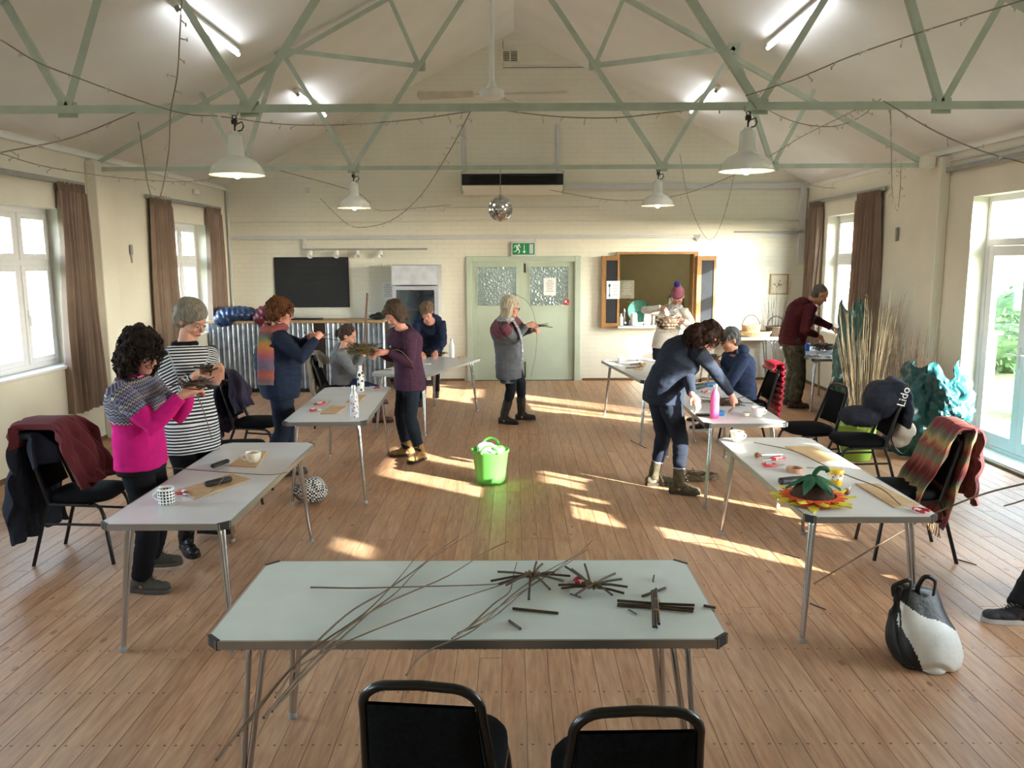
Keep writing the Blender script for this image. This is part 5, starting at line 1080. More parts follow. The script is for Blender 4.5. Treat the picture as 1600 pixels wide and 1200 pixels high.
def pouch(a, b, r, lab, z=TZ, M=M_leath, nm='tool_pouch'):
    p0, p1 = T_(*a, z + r * .8 + .007), T_(*b, z + r * .8 + .007); T = thing(nm, (p0.x, p0.y, z), lab, 'tool pouch', 'tool pouches'); m = MB(); m.tube([p0, p0.lerp(p1, .05), p0.lerp(p1, .5), p0.lerp(p1, .95), p1], r, 14, rs=[r * .6, r, r * 1.05, r * .95, r * .7], flat=.8); m.build('sheath', M, T); m = MB(); m.tube([p0.lerp(p1, .3) + V((0, 0, -r * .2)), p0.lerp(p1, .31) + V((0, 0, 0))], r * 1.15, 12); m.build('strap', M_black, T); return T
pouch((320, 757), (361, 748), .021, 'dark rolled tool pouch nearer the spotted mug'); pouch((331, 729), (356, 720), .018, 'smaller dark rolled tool pouch left of teacup')
secateurs((276, 768), (296, 773), 'red handled secateurs right behind the spotted mug')
stick([T_(259, 731, .76), T_(300, 734, .74), T_(350, 738, .735), T_(418, 742, .72), T_(450, 738, .72)], .003, 'willow_rod', 'long thin willow rod lying across the front left table', 'willow rod', 'rods on the side tables', M_rod, .002)
stick([T_(302, 781, TZ + .01), T_(330, 768, TZ + .02), T_(352, 744, TZ + .045)], .0025, 'willow_rod', 'short willow twig crossing the dark tool pouch', 'willow rod', 'rods on the side tables', M_rod)
# second left table
def bottle(px, base_y, top_y, Y, r, lab, M, cap, z=TZ):
    c = T_(px, base_y, z); h = (aty(px, top_y, c.y).z - z); T = thing('water_bottle', (c.x, c.y, z), lab, 'bottle', 'metal water bottles')
    m = MB(); m.lathe([(0, .0), (r * .95, .0), (r, .01), (r, h * .62), (r * .9, h * .7), (r * .5, h * .82), (r * .45, h * .86), (0, h * .86)], (c.x, c.y, z), 28); m.build('body', M, T)
    m = MB(); m.lathe([(0, h * .86), (r * .5, h * .86), (r * .52, h * .97), (r * .4, h), (0, h)], (c.x, c.y, z), 20); m.build('cap', cap, T); return T
def patt(n, a, b, s=38):
    t = NT(n); v = t.coord('Object'); vo = t.n('TexVoronoi', Scale=s); t.l(v, vo.inputs[0]); t.bsdf(t.ramp(t.n('SeparateColor').outputs[0] if False else vo.outputs['Distance'], [(.3, srgb(a)), (.42, srgb(b))]), .3); return t.m
bottle(564, 611, 571, 8, .035, 'white metal bottle with dark pattern at the back of left table', patt('black_white_pattern', '2b2b30', 'e8e8e8', 22), M_cer)
bottle(554, 652, 602, 7, .035, 'pink and grey patterned metal bottle nearer on the left table', patt('pink_grey_pattern', '9c6a76', 'c6ccd6', 45), M_steel)
paper([(500, 647), (526, 647), (542, 636), (516, 635)], 'plywood board left of the pink grey bottle', M_ply); paper([(541, 629), (560, 630), (573, 618), (556, 617)], 'plywood board behind the pink grey bottle', M_ply)
secateurs((494, 632), (517, 627), 'red secateurs on the left row table'); secateurs((484, 641), (502, 640), 'white and red folding knife at the near side of left row table'); secateurs((590, 606), (578, 604), 'red handled secateurs at the far right corner of left row table')
# back left table
bottle(706, 559, 529, 10, .036, 'plain white metal bottle on the back left table', M_cer, M_steel)
m = MB(); q = T_(721, 560); m.box(q + V((0, 0, .012)), (.09, .05, .022), None, .004); tagb(m, 'wood_block', M_ply, 'small wooden block beside the plain white bottle', 'block')
def tangle(nm, c, rx, ry, rz, n, lab, M, seed, cat='weaving', spokes=0, sl=.15, r=.0035):
    c = V(c); T = thing(nm, c - V((0, 0, rz)), lab, cat, None); g = random.Random(seed); m = MB()
    for i in range(n):
        a = g.uniform(0, 2 * PI); q = g.uniform(.25, 1); dz = g.uniform(-1, 1) * rz * .8; sw = g.uniform(.8, 2.2)
        m.tube([c + V((rx * q * math.cos(a + sw * t), ry * q * math.sin(a + sw * t), dz + rz * .3 * math.sin(5 * t + i))) for t in (0, .33, .66, 1)], r, 4)
    m.build('weave', M, T)['kind'] = 'stuff'
    for i in range(spokes):
        a = 2 * PI * i / spokes + g.uniform(-.15, .15); m = MB(); d = V((math.cos(a), math.sin(a), g.uniform(-.1, .25))); m.tube([c + V((0, 0, g.uniform(-.5, .5) * rz)), c + d * (sl * g.uniform(.75, 1.1) + max(rx, ry) * .4)], .004, 5); m.build('spoke', M_wild, T)
    return T
q = T_(682, 556); tangle('willow_weaving', (q.x, q.y, TZ + .03), .12, .10, .025, 40, 'willow base being woven on the back left table by the cardigan person', M_wild, 3, spokes=9, sl=.14)
q = T_(668, 569); m = MB(); m.box(q + V((0, 0, .006)), (.09, .06, .01), None, .003); tagb(m, 'paper_pad', M_paper, 'small white pad on the back left table', 'pad')
q = T_(600, 578); stick([T_(585, 577, TZ + .006), T_(612, 578, TZ + .006)], .004, 'willow_rod', 'dark rod at the near end of back left table', 'willow rod', 'rods on the side tables')
# front right table
def bodkin(h, t, lab):
    p0, p1 = T_(*h, TZ + .02), T_(*t, TZ + .012); d = (p1 - p0).normalized(); T = thing('bodkin', (p0.x, p0.y, TZ), lab, 'bodkin', 'weaving bodkins'); m = MB(); m.ell(p0, .019); m.tube([p0, p0 + d * .03], .010, 10); m.build('handle', mat('turned_wood', '8a5a32', .4), T); m = MB(); m.tube([p0 + d * .025, p1], .005, 8, rs=[.006, .003]); m.build('spike', M_steel, T)
bodkin((1183, 711), (1222, 710), 'wooden handled bodkin at the far side of front right table'); bodkin((1323, 768), (1331, 757), 'wooden handled bodkin right of the yellow pot')
secateurs((1222, 714), (1192, 719), 'red and white secateurs beside the bodkin'); secateurs((1192, 726), (1226, 726), 'red scissors nearer than the secateurs by the tape'); secateurs((1448, 799), (1413, 790), 'red and white secateurs at near right corner of front right table')
c = T_(1241, 737); T = thing('tape_roll', c, 'roll of brown tape standing on front right table', 'tape'); m = MB(); R = Matrix.Rotation(0, 3, 'X'); m.lathe([(.040, 0), (.050, 0), (.050, .026), (.040, .026), (.040, 0)], c + V((0, 0, .001)), 32); m.build('ring', mat('tan_tape', 'b48a72', .4), T); 
m = MB(); m.bar(T_(1260, 730, TZ + .004), T_(1277, 731, TZ + .004), .006, .004); tagb(m, 'craft_blade', M_steel, 'thin steel blade right of the tape roll', 'blade')
paper([(1226, 698), (1277, 722), (1312, 721), (1268, 698)], 'plywood board at the far end of front right table', M_ply); paper([(1336, 756), (1396, 793), (1436, 790), (1372, 757)], 'plywood board near right corner of front right table', M_ply)
stick([T_(1178, 691, TZ + .008), T_(1242, 705, TZ + .01), T_(1290, 728, TZ + .02), T_(1330, 745, TZ + .03), T_(1376, 763, TZ + .025), T_(1406, 788, TZ + .012)], .0035, 'willow_rod', 'long willow rod snaking along the front right table', 'willow rod', 'rods on the side tables', M_rod)
pouch((1218, 752), (1256, 748), .026, 'black tool roll behind the sunflower hat'); 
c = T_(1304, 757); T = thing('yellow_pot', (c.x, c.y, TZ), 'yellow and white patterned tub with yellow lid', 'tub'); m = MB(); m.lathe([(0, 0), (.036, 0), (.040, .035), (0, .035)], c, 24); m.build('base_band', mat('mustard_plastic', 'd7a91f', .4), T); m = MB(); m.lathe([(.0, .035), (.0405, .035), (.043, .07), (0, .07)], c, 24); m.build('label_band', patt('pot_print', '8a5a4a', 'efe7d6', 60), T); m = MB(); m.lathe([(0, .07), (.046, .07), (.046, .088), (.042, .093), (0, .093)], c, 24); m.build('lid', mat('yellow_lid', 'e0b52c', .35), T)
# sunflower hat
c = T_(1269, 782); T = thing('sunflower_hat', (c.x, c.y, TZ), 'sunflower hat with brown crown, orange and yellow petals and green stem', 'hat')
m = MB(); m.lathe([(0, .12), (.03, .118), (.07, .098), (.10, .065), (.112, .03), (.115, .012), (0, .012)], c, 32); m.build('crown', mat('brown_knit', '3a2618', .95, bump=.6, bs=90), T)
M_or = mat('orange_felt', 'd9541f', .95, bump=.3, bs=80); M_ye = mat('yellow_felt', 'd8c93a', .95, bump=.3, bs=80); M_lf = mat('dark_green_felt', '1f5638', .9, bump=.3, bs=60)
m = MB(); m.lathe([(.11, .016), (.125, .036), (.128, .022), (.16, .012), (.16, .006), (.11, .006)], c, 32); m.build('orange_band', M_or, T)
for i in range(20):
    a = 2 * PI * i / 20; d = V((math.cos(a), math.sin(a), 0)); s = V((-d.y, d.x, 0)); m = MB(); tip = .205 + .012 * (i % 3)
    m.grid(lambda u, v: c + d * (.125 + (tip - .125) * v) + s * ((u - .5) * .064 * (1 - v ** 2.2) + 0) + V((0, 0, .010 + .014 * (i % 2) + .012 * v * math.sin(i * 2.1) + .006 * (1 - abs(2 * u - 1)) - .0)), 4, 5, .003); m.build('petal', M_ye, T)
for i in range(20):
    a = 2 * PI * (i + .5) / 20; d = V((math.cos(a), math.sin(a), 0)); s = V((-d.y, d.x, 0)); m = MB()
    m.grid(lambda u, v: c + d * (.12 + .055 * v) + s * ((u - .5) * .05 * (1 - v ** 2)) + V((0, 0, .030 + .004 * (1 - abs(2 * u - 1)))), 3, 4, .003); m.build('inner_petal', M_or, T)
for i in range(6):
    a = 2 * PI * i / 6 + .9; d = V((math.cos(a), math.sin(a), 0)); s = V((-d.y, d.x, 0)); m = MB()
    def lf(u, v): r_ = .015 + .125 * v; z = .128 - .55 * max(0, r_ - .02) ** 1.35 * 2.2; return c + d * r_ + s * ((u - .5) * .06 * math.sin(PI * min(1, .18 + v * .85)) ** 1) + V((0, 0, z + .01 * (1 - abs(2 * u - 1))))
    m.grid(lf, 4, 8, .004); m.build('leaf', M_lf, T)
m = MB(); m.tube(catmull([c + V((0, 0, .115)), c + V((.005, 0, .15)), c + V((.03, .0, .178)), c + V((.065, .0, .175)), c + V((.075, 0, .16))]), .013, 10, rs=None); m.build('stem', M_lf, T)
# rods by the right tables
stick([atz(1271, 912, .01), atz(1404, 832, .33), atz(1458, 803, .5), aty(1525, 775, 4.1), aty(1600, 755, 3.9), aty(1700, 735, 3.8)], .005, 'willow_rod', 'long willow rod rising from the floor past the table corner to the right', 'willow rod', 'rods on the side tables', M_rod)
stick([atz(1568, 790, .25), aty(1600, 780, 5.0), aty(1680, 745, 4.7)], .005, 'willow_rod', 'short willow rod poking in from the right edge', 'willow rod', 'rods on the side tables', M_rod)
# right middle table
bottle(1116, 653, 600, 6.4, .036, 'tall pink metal bottle standing on the right row table', mat('pink_enamel', 'd85a9c', .25), M_steel)
q = T_(1099, 650); m = MB(); m.box(q + V((0, .02, .008)), (.11, .07, .014), None, .004); tagb(m, 'phone_case', M_slate, 'black flat case left of the pink bottle', 'case')
q = T_(1127, 650); m = MB(); m.box(q + V((0, .02, .022)), (.05, .05, .042), None, .006); tagb(m, 'blue_box', mat('blue_card', '2a6ca8', .5), 'small blue box right of the pink bottle', 'box')
mug((1166, 650), .03, .03, 'tiny shallow dish left of the white bowl cup', M_flor, 1, nm='small_dish', cat='dish')
q = T_(1133, 632); tangle('willow_wreath', (q.x, q.y, TZ + .025), .15, .11, .022, 60, 'half woven willow base under the bending woman hands', M_wild, 5, spokes=12, sl=.2)
pouch((1076, 606), (1100, 602), .035, 'dark green pouch at the far end of right row table', M=mat('bottle_green_pouch', '1c2a26', .7)); pouch((1102, 601), (1122, 600), .028, 'blue pouch beside the dark green one', M=mat('blue_pouch', '2d5d94', .6))
secateurs((1098, 612), (1110, 611), 'red secateurs between the pouches and pink bottle')
# back right table bits
for x0, y0, x1, y1, lb in ((985, 570, 1006, 566, 'dark twig on back right table nearest the wall'), (978, 575, 1000, 574, 'dark twig nearer on the back right table'), (995, 562, 1003, 573, 'short dark twig crossing another on the back right table')):
    stick([T_(x0, y0, TZ + .01), T_(x1, y1, TZ + .01)], .007, 'willow_rod', lb, 'willow rod', 'rods on the side tables')
paper([(990, 578), (1004, 579), (1010, 568), (998, 568)], 'plywood board on the back right table', M_ply)
q = T_(985, 567); m = MB(); m.box(q + V((0, 0, .01)), (.3, .16, .016), None, .004); tagb(m, 'white_tray', M_paper, 'white paper stack at the far end of back right table', 'paper')
# man's table
q = T_(1320, 558); T = thing('black_bucket', (q.x, q.y, TZ), 'black bucket full of cut brown willow on the window table', 'bucket'); m = MB(); m.lathe([(0, 0), (.105, 0), (.12, .2), (.125, .2), (.125, .21), (.112, .21), (.10, .02), (0, .02)], q, 28); m.build('body', M_black, T)
m = MB(); g = random.Random(2)
for i in range(120): a = g.uniform(0, 6.28); r_ = math.sqrt(g.random()) * .10; p = q + V((r_ * math.cos(a), r_ * math.sin(a), .03)); m.tube([p, p + V((g.uniform(-.02, .02), g.uniform(-.02, .02), g.uniform(.28, .36)))], .006, 4)
T2 = thing('cut_willow', q + V((0, 0, .03)), 'bunch of short cut brown willow ends standing in black bucket', 'willow bundle'); m.build('stems', M_wild, T2)['kind'] = 'stuff'
q = T_(1260, 548); lathe_thing('blue_tin', [(0, 0), (.04, 0), (.04, .1), (.035, .105), (0, .105)], q, mat('blue_tin', '3a6fc0', .35), 'small blue tin on the window table by hoodie', 'tin')
q = T_(1285, 549); tangle('rough_basket', (q.x, q.y, TZ + .06), .17, .13, .055, 90, 'rough brown willow basket on the window table', M_wild, 8, cat='basket', spokes=10, sl=.1)
for i, (x, y) in enumerate(((1275, 556), (1292, 558), (1340, 555), (1262, 556), (1300, 553))):
    secateurs((x, y), (x + 9, y - 2), ('cutting tool at near edge of the window table, below rough basket', 'cutting tool between rough basket and black bucket', 'cutting tool right of the black bucket', 'cutting tool below the blue tin', 'cutting tool against the black bucket left side')[i], hm=M_slate)
# floor offcuts
c = V((1.68, 7.28, .03)); tangle('willow_offcuts', c, .19, .13, .028, 90, 'heap of willow trimmings on floor beneath the right row table', M_wil, 9, 'trimmings', 8, .1)
for i, (a, b) in enumerate((((1140, 724), (1147, 719)), ((1225, 865), (1250, 872)), ((1265, 942), (1290, 952)), ((1495, 873), (1525, 882)), ((1010, 700), (985, 688)))):
    stick([atz(*a, .004), atz(*b, .004)], .0035, 'floor_twig', 'dark twig on the floor ' + ('under the right row table', 'left of front right table legs', 'between front tables', 'right of the scarf chair', 'beside bending woman boots')[i], 'twig', 'twigs dropped on the floor')
# ================================================================ PEOPLE
def proj(p):
    c, s = math.cos(TH), math.sin(TH); d = V(p) - O; Z = d.y * c - d.z * s; y_ = d.y * s + d.z * c
    return (803 + d.x / Z * FPX, 600 - y_ / Z * FPX)
def onr(px, py, frm, L, side):
    r = ray(px, py).normalized(); w = O - frm; b = r.dot(w); c = w.dot(w) - L * L; D = b * b - c
    if D < 0: p = O + r * (-b); return frm + (p - frm).normalized() * L
    return O + r * (-b - math.sqrt(D) if side == 'n' else -b + math.sqrt(D))
def ik(a, t, L1, L2, pole):
    d = t - a; D = d.length; m_ = (L1 + L2) * .985
    if D > m_: t = a + d * (m_ / D); d = t - a; D = m_
    if D < abs(L1 - L2) + .02: D = abs(L1 - L2) + .02
    u = d.normalized(); x = (L1 * L1 - L2 * L2 + D * D) / (2 * D); h = math.sqrt(max(0, L1 * L1 - x * x)); q = pole - a; q = q - u * q.dot(u)
    q = q.normalized() if q.length > 1e-5 else u.orthogonal().normalized()
    return a + u * x + q * h, t
def loft(mb, rings, n=22, ex=2.3):
    vs = []; fs = []
    for c, ax, ay, a, b in rings:
        for k in range(n):
            t = 2 * PI * k / n; ct, st = math.cos(t), math.sin(t)
            vs.append(c + ax * (a * math.copysign(abs(ct) ** (2 / ex), ct)) + ay * (b * math.copysign(abs(st) ** (2 / ex), st)))
    R = len(rings)
    for i in range(R - 1):
        for k in range(n): j = (k + 1) % n; fs.append((i * n + k, i * n + j, (i + 1) * n + j, (i + 1) * n + k))
    fs.append(tuple(range(n - 1, -1, -1))); fs.append(tuple(range((R - 1) * n, R * n))); mb.add(vs, fs)
def along_attr(o, segs, off):
    """distance along the nearest limb axis, used by knit patterns"""
    me = o.data; n = len(me.vertices); co = np.empty(n * 3, 'f'); me.vertices.foreach_get('co', co); co = co.reshape(-1, 3) + np.array(off, 'f')
    best = np.full(n, 1e9); val = np.zeros(n)
    for a, b, r, base, L in segs:
        a_, b_ = np.array(a), np.array(b); d = b_ - a_; q = np.clip(((co - a_) @ d) / (d @ d), 0, 1); dist = np.linalg.norm(co - (a_ + q[:, None] * d), axis=1) - r
        k = dist < best; best[k] = dist[k]; val[k] = base + q[k] * L
    at = me.attributes.new('along', 'FLOAT', 'POINT'); at.data.foreach_set('value', val.astype('f'))
SK = {'a': mat('skin_fair', 'c9937c', .55, var=.08, vs=14), 'b': mat('skin_tan', 'b37d62', .55, var=.08, vs=14), 'c': mat('skin_pink', 'c58a78', .55, var=.08, vs=14)}
M_eye = mat('eye_white', '9c8f86', .4); M_iris = mat('eye_dark', '1e1814', .2); M_lip = mat('lips', '9a4f48', .5); M_lens = mat('spectacle_frame', '1a1718', .3)
def hairmat(n, a, b, s=(1, 1, .22)):
    if n in MATS: return MATS[n]
    t = NT(n); v = t.coord('Object', s); f = t.noise(v, 70, 5, .6); t.bsdf(t.ramp(f, [(.36, srgb(a)), (.75, srgb(b))]), .62, spec=.12, normal=t.bump(f, .7, .01)); MATS[n] = t.m; return t.m
FOLD = {}
def person(name_label, H=1.66, Y=5., hip=None, neck=None, head=None, heading=0, sh=None, face=(0, 20), feet=None, toes=None, arms=None, w=1.0, vox=.008, skin='a', hair=None, top=None, trouser=None, shoe=None,
           seated=False, glasses=False, hem=-.12, belly=0.0, bust=.03, cuff=.95, legw=1.0, poleleg=None, neckline=.99, topw=1.0, extras=None, cat='person', tucked=False, hands=None):
    s = H / 1.7; hs_ = s * 1.08; rad = math.radians; hd = rad(heading); fw = V((math.cos(hd), math.sin(hd), 0)); rt = V((math.sin(hd), -math.cos(hd), 0))
    hipz = .55 if seated else .525 * H
    hp = aty(hip, 500, Y); hp = V((hp.x, Y, hipz))
    # keep the hip at the wanted image column at its real height
    for _ in range(3): q = proj(hp); hp.x += (hip - q[0]) / FPX * Y
    nk = onr(neck[0], neck[1], hp, .305 * H, neck[2] if len(neck) > 2 else 'n')
    T = thing('person', (hp.x, hp.y, 0), name_label, cat)
    up = (nk - hp).normalized(); shd = rad(sh if sh is not None else heading); rs_ = V((math.sin(shd), -math.cos(shd), 0)); fs_ = V((math.cos(shd), math.sin(shd), 0))
    lean = (nk - hp); lean.z = 0; ctrl = hp.lerp(nk, .55) - (fw * .0) + V((0, 0, lean.length * .28)) - lean * .18
    spine = lambda t: (hp * (1 - t) ** 2 + ctrl * 2 * t * (1 - t) + nk * t * t) if t >= 0 else hp + V((0, 0, t * .5 * s)) * (1 if not seated else .55)
    def frame(t):
        e = .03; tg = (spine(t + e) - spine(max(t - e, -.6))).normalized(); lat = rt.lerp(rs_, min(1, max(0, t))).normalized(); dep = lat.cross(tg).normalized() * -1; lat2 = tg.cross(dep).normalized()
        if lat2.dot(lat) < 0: lat2 = -lat2
        return lat2, dep
    def torso_rings(ease, t0, t1, ww, sk=1.0):
        key = [(-.5, .175, .125), (-.3, .178, .125), (-.15, .178, .125), (0, .172, .12 + belly * .3), (.15, .158, .112 + belly * .8), (.32, .142, .105 + belly), (.5, .150, .115 + belly * .6 + bust * .6), (.65, .162, .118 + bust), (.8, .172, .108 + bust * .4), (.9, .150, .088), (.97, .10, .068), (1.03, .066, .06)]
        out = []; N = 16
        for i in range(N + 1):
            t = t0 + (t1 - t0) * i / N; k = 0
            while k < len(key) - 2 and key[k + 1][0] < t: k += 1
            f_ = min(1, max(0, (t - key[k][0]) / (key[k + 1][0] - key[k][0]))); a = key[k][1] + (key[k + 1][1] - key[k][1]) * f_; b = key[k][2] + (key[k + 1][2] - key[k][2]) * f_
            la, de = frame(t); wd = ww if t < .75 else 1 + (ww - 1) * .5
            out.append((spine(t), la, de, (a * wd + ease) * s * sk, (b * (1 + (wd - 1) * 1.1) + ease) * s * sk))
        return out
    la, de = frame(.9); shj = [nk - up * (.065 * s) + rs_ * (k * .168 * s * (1 + (w - 1) * .45)) for k in (1, -1)]   # right, left
    UA, FA = .172 * H, .150 * H; arm = []
    for k in (0, 1):
        spec = arms[k]; wr = aty(spec[0], spec[1], Y + spec[2]); pole = aty(spec[3], spec[4], Y + spec[5]); el, wr = ik(shj[k], wr, UA, FA, pole); arm.append((shj[k], el, wr))
    hh = .105 * H; hf, pt = rad(face[0]), rad(face[1]); F = V((math.cos(hf) * math.cos(pt), math.sin(hf) * math.cos(pt), -math.sin(pt))); Rr = V((math.sin(hf), -math.cos(hf), 0)); U = Rr.cross(F).normalized()
    hc = onr(head[0], head[1], nk, .101 * H, head[2] if len(head) > 2 else 'n')
    HR = Matrix((F, -Rr, U)).transposed(); h_ = lambda f_, r_, u_: hc + (F * f_ + Rr * r_ + U * u_) * hs_
    TL, SL = .245 * H, .225 * H; legs = []
    for k in (0, 1):
        hj = hp + rt * ((.085 if k == 0 else -.085) * s * w) + V((0, 0, -.02)); fx_ = atz(feet[k][0], feet[k][1], 0.0)
        tdh = rad(toes[k] if toes else heading + (-8 if k == 0 else 8)); td = V((math.cos(tdh), math.sin(tdh), 0))
        an = V((fx_.x, fx_.y, .085 * s + (feet[k][2] if len(feet[k]) > 2 else 0))) - td * .0
        pole = hj + fw * 1.0 + V((0, 0, .6 if seated else 0)); kn, an = ik(hj, an, TL, SL, pole)
        if not seated and (hj - an).length > .99 * (TL + SL): pass
        legs.append((hj, kn, an, td))
    # ---- body (one continuous skin) ----
    m = MB(); loft(m, torso_rings(-.004, -.08 if not seated else -.08, 1.03, w, .93))
    m.tube([nk - up * .04, nk.lerp(hc, .35), hc - U * .03 * s - F * .01], .052 * s, 14, rs=[.062 * s, .052 * s, .05 * s])
    m.ell(h_(-.012, 0, .028), (.094 * hs_, .074 * hs_, .084 * hs_), HR, 20, 14); m.ell(h_(.022, 0, -.035), (.066 * hs_, .056 * hs_, .078 * hs_), HR, 18, 12); m.ell(h_(.060, 0, -.088), (.024 * hs_, .026 * hs_, .020 * hs_), HR)
    m.ell(h_(.070, 0, .026), (.016 * hs_, .046 * hs_, .014 * hs_), HR); m.tube([h_(.078, 0, .006), h_(.098, 0, -.018), h_(.104, 0, -.032)], .01, 8, rs=[.009 * hs_, .011 * hs_, .014 * s])
    for k in (-1, 1): m.ell(h_(.052, k * .036, -.03), (.03 * hs_, .022 * hs_, .026 * hs_), HR); m.ell(h_(-.008, k * .074, -.008), (.018 * hs_, .008 * hs_, .030 * hs_), HR, 10, 7)
    m.ell(h_(.080, 0, -.060), (.010 * hs_, .022 * hs_, .010 * hs_), HR)
    for (a, e, wr) in arm:
        m.tube([a, a.lerp(e, .5), e, e.lerp(wr, .35), wr], .04, 12, rs=[.045 * s, .042 * s, .036 * s, .037 * s, .025 * s]); m.ell(e, .037 * s)
    for (hj, kn, an, td) in legs:
        m.tube([hj, hj.lerp(kn, .5), kn, kn.lerp(an, .35), an], .06, 14, rs=[.075 * s * w, .066 * s * w, .05 * s, .05 * s, .036 * s]); m.ell(kn, .05 * s)
        m.ell(an - td * .02 + V((0, 0, -.035)), (.04 * s, .035 * s, .04 * s)); m.tube([an + V((0, 0, -.03)), an + td * .07 * s + V((0, 0, -.045)), an + td * .15 * s + V((0, 0, -.062))], .03, 10, rs=[.036 * s, .032 * s, .018 * s])
    for k in (0, 1):
        a, e, wr = arm[k]; d = (wr - e).normalized(); hs = (hands[k] if hands else None) or {}
        tgt = hs.get('to'); 
        if tgt: d = (d * .45 + (aty(tgt[0], tgt[1], Y + tgt[2]) - wr).normalized() * .8).normalized()
        n_ = V(hs.get('n', (0, 0, -1))); n_ = (n_ - d * n_.dot(d)); n_ = n_.normalized() if n_.length > .05 else d.orthogonal().normalized()
        sd = d.cross(n_).normalized(); 
        if k == 1: sd = -sd     # thumb side
        sd = -sd if hs.get('flip') else sd
        c0 = hs.get('curl', .75); m.tube([wr - d * .01, wr + d * .02 * s, wr + d * .055 * s, wr + d * .088 * s], .03, 12, rs=[.024 * s, .028 * s, .036 * s, .034 * s], flat=None)
        for j in range(4):
            o_ = (1.5 - j) * .0195 * s; L = (.92, 1.0, .95, .76)[j] * s; p = wr + d * (.084 * s) + sd * o_; pts = [p - d * .02]; an_ = .12; 
            for seg, sl in enumerate((.042, .027, .021)):
                an_ += c0 * (.55, .75, .5)[seg]; p = p + (d * math.cos(an_) + n_ * math.sin(an_)) * (sl * L); pts.append(p)
            m.tube(pts, .008, 8, rs=[.0098 * s, .0095 * s, .009 * s, .0082 * s]); m.ell(pts[-1], .0085 * s, n=8, m=6)
        tb = wr + d * .028 * s + sd * .026 * s; t1 = tb + (d * .55 + sd * .7 + n_ * .35).normalized() * .038 * s; t2 = t1 + (d * .85 + sd * .05 + n_ * .5).normalized() * .032 * s
        m.tube([tb - sd * .012, t1, t2], .011, 8, rs=[.014 * s, .0115 * s, .0095 * s]); m.ell(t2, .0098 * s, n=8, m=6)
    solid(m, vox, 'body', SK[skin], T, 1, fac=.4)
    # ---- face details ----
    for k in (-1, 1):
        e = MB(); e.ell(h_(.0765, k * .030, .002), (.009 * hs_, .0135 * hs_, .0075 * hs_), HR, 10, 7); e.m = 1; e.ell(h_(.0835, k * .030, -.001), (.0035 * hs_, .0055 * hs_, .0055 * hs_), HR, 8, 6); e.build('eye', [M_eye, M_iris], T)
        e = MB(); e.tube([h_(.083, k * .016, .021), h_(.0835, k * .03, .026), h_(.074, k * .046, .020)], .0028 * s, 5); e.build('eyebrow', (hair or {}).get('m', M_iris), T)
    e = MB(); e.tube([h_(.084, -.020, -.059), h_(.0925, 0, -.0575), h_(.084, .020, -.059)], .0045 * s, 7, rs=[.002 * s, .0052 * s, .002 * s]); e.build('mouth', M_lip, T)
    if glasses:
        e = MB()
        for k in (-1, 1): e.tube([h_(.099, k * .032, 0) + (Rr * math.cos(a) * .024 + U * math.sin(a) * .018) * s for a in [i * PI / 8 for i in range(17)]], .0022, 5); e.tube([h_(.098, k * .056, .006), h_(.02, k * .079, .008)], .0022, 5)
        e.tube([h_(.100, -.009, .002), h_(.100, .009, .002)], .0022, 5); e.build('glasses', M_lens, T)
    # ---- hair ----
    if hair:
        st = hair['style']; m = MB(); e_ = hair.get('vol', 0.0)
        m.ell(h_(-.026, 0, .042), ((.092 + e_) * hs_, (.083 + e_) * hs_, (.083 + e_) * hs_), HR, 22, 14)
        m.ell(h_(-.045, 0, -.005), ((.066 + e_) * hs_, (.078 + e_) * hs_, (.075 + e_ * .6) * hs_), HR, 18, 12)
        if st == 'fringe' or hair.get('fringe'): m.ell(h_(.058, 0, .072), (.036 * hs_, .060 * hs_, .026 * hs_), HR)
        if st in ('bob', 'long'):
            L = {'bob': .0, 'long': .06}[st]
            for k in (-1, 1): m.ell(h_(.004, k * (.066 + e_ * .5), -.03 - L * .5), (.042 * hs_, .026 * hs_, (.080 + L) * hs_), HR)
            m.ell(h_(-.055, 0, -.055 - L * .6), (.050 * hs_, (.074 + e_ * .6) * hs_, (.075 + L) * hs_), HR)
        if st == 'curly':
            for k in (-1, 1): m.ell(h_(-.022, k * (.072 + e_ * .3), -.045), (.050 * hs_, .045 * hs_, .10 * hs_), HR)
            m.ell(h_(-.07, 0, -.07), (.075 * hs_, .10 * hs_, .10 * hs_), HR); m.ell(h_(.02, 0, .095), (.055 * hs_, .07 * hs_, .035 * hs_), HR)
        if st == 'pony': m.tube([h_(-.10, 0, .02), h_(-.135, 0, -.01), h_(-.125, 0, -.07)], .025, 10, rs=[.018 * hs_, .028 * hs_, .014 * s]); m.ell(h_(-.112, 0, .03), (.02 * hs_, .022 * hs_, .022 * hs_), HR)
        rough = hair.get('rough', .006); fr = hair.get('freq', 45)
        def dh(q): l_ = q - hc; st_ = V((l_.dot(F) * 1.0, l_.dot(Rr) * 1.0, l_.dot(U) * hair.get('ustretch', .25))); return rough * noise.noise(st_ * fr) * 1.4 + rough * .6 * noise.noise(st_ * fr * 2.3)
        ho = solid(m, max(.006, vox * .85), 'hair', hair['m'], T, 1, dh, fac=.3)
        if hair.get('curls'):
            g = random.Random(3); cm = MB(); me = ho.data; vv = [v.co + wloc(T) for v in me.vertices]
            for i in range(hair['curls']):
                p = g.choice(vv); n0 = (p - hc).normalized(); a0 = g.uniform(0, 6); t_ = n0.orthogonal().normalized(); b_ = n0.cross(t_); R_ = g.uniform(.009, .017)
                cm.tube([p + n0 * (.008 * math.sin(j * .8)) + V((0, 0, -.009 * j)) + (t_ * math.cos(a0 + j * .9) + b_ * math.sin(a0 + j * .9)) * R_ for j in range(6)], .0028, 4)
            cm.build('curls', hair['m'], T)['kind'] = 'stuff'
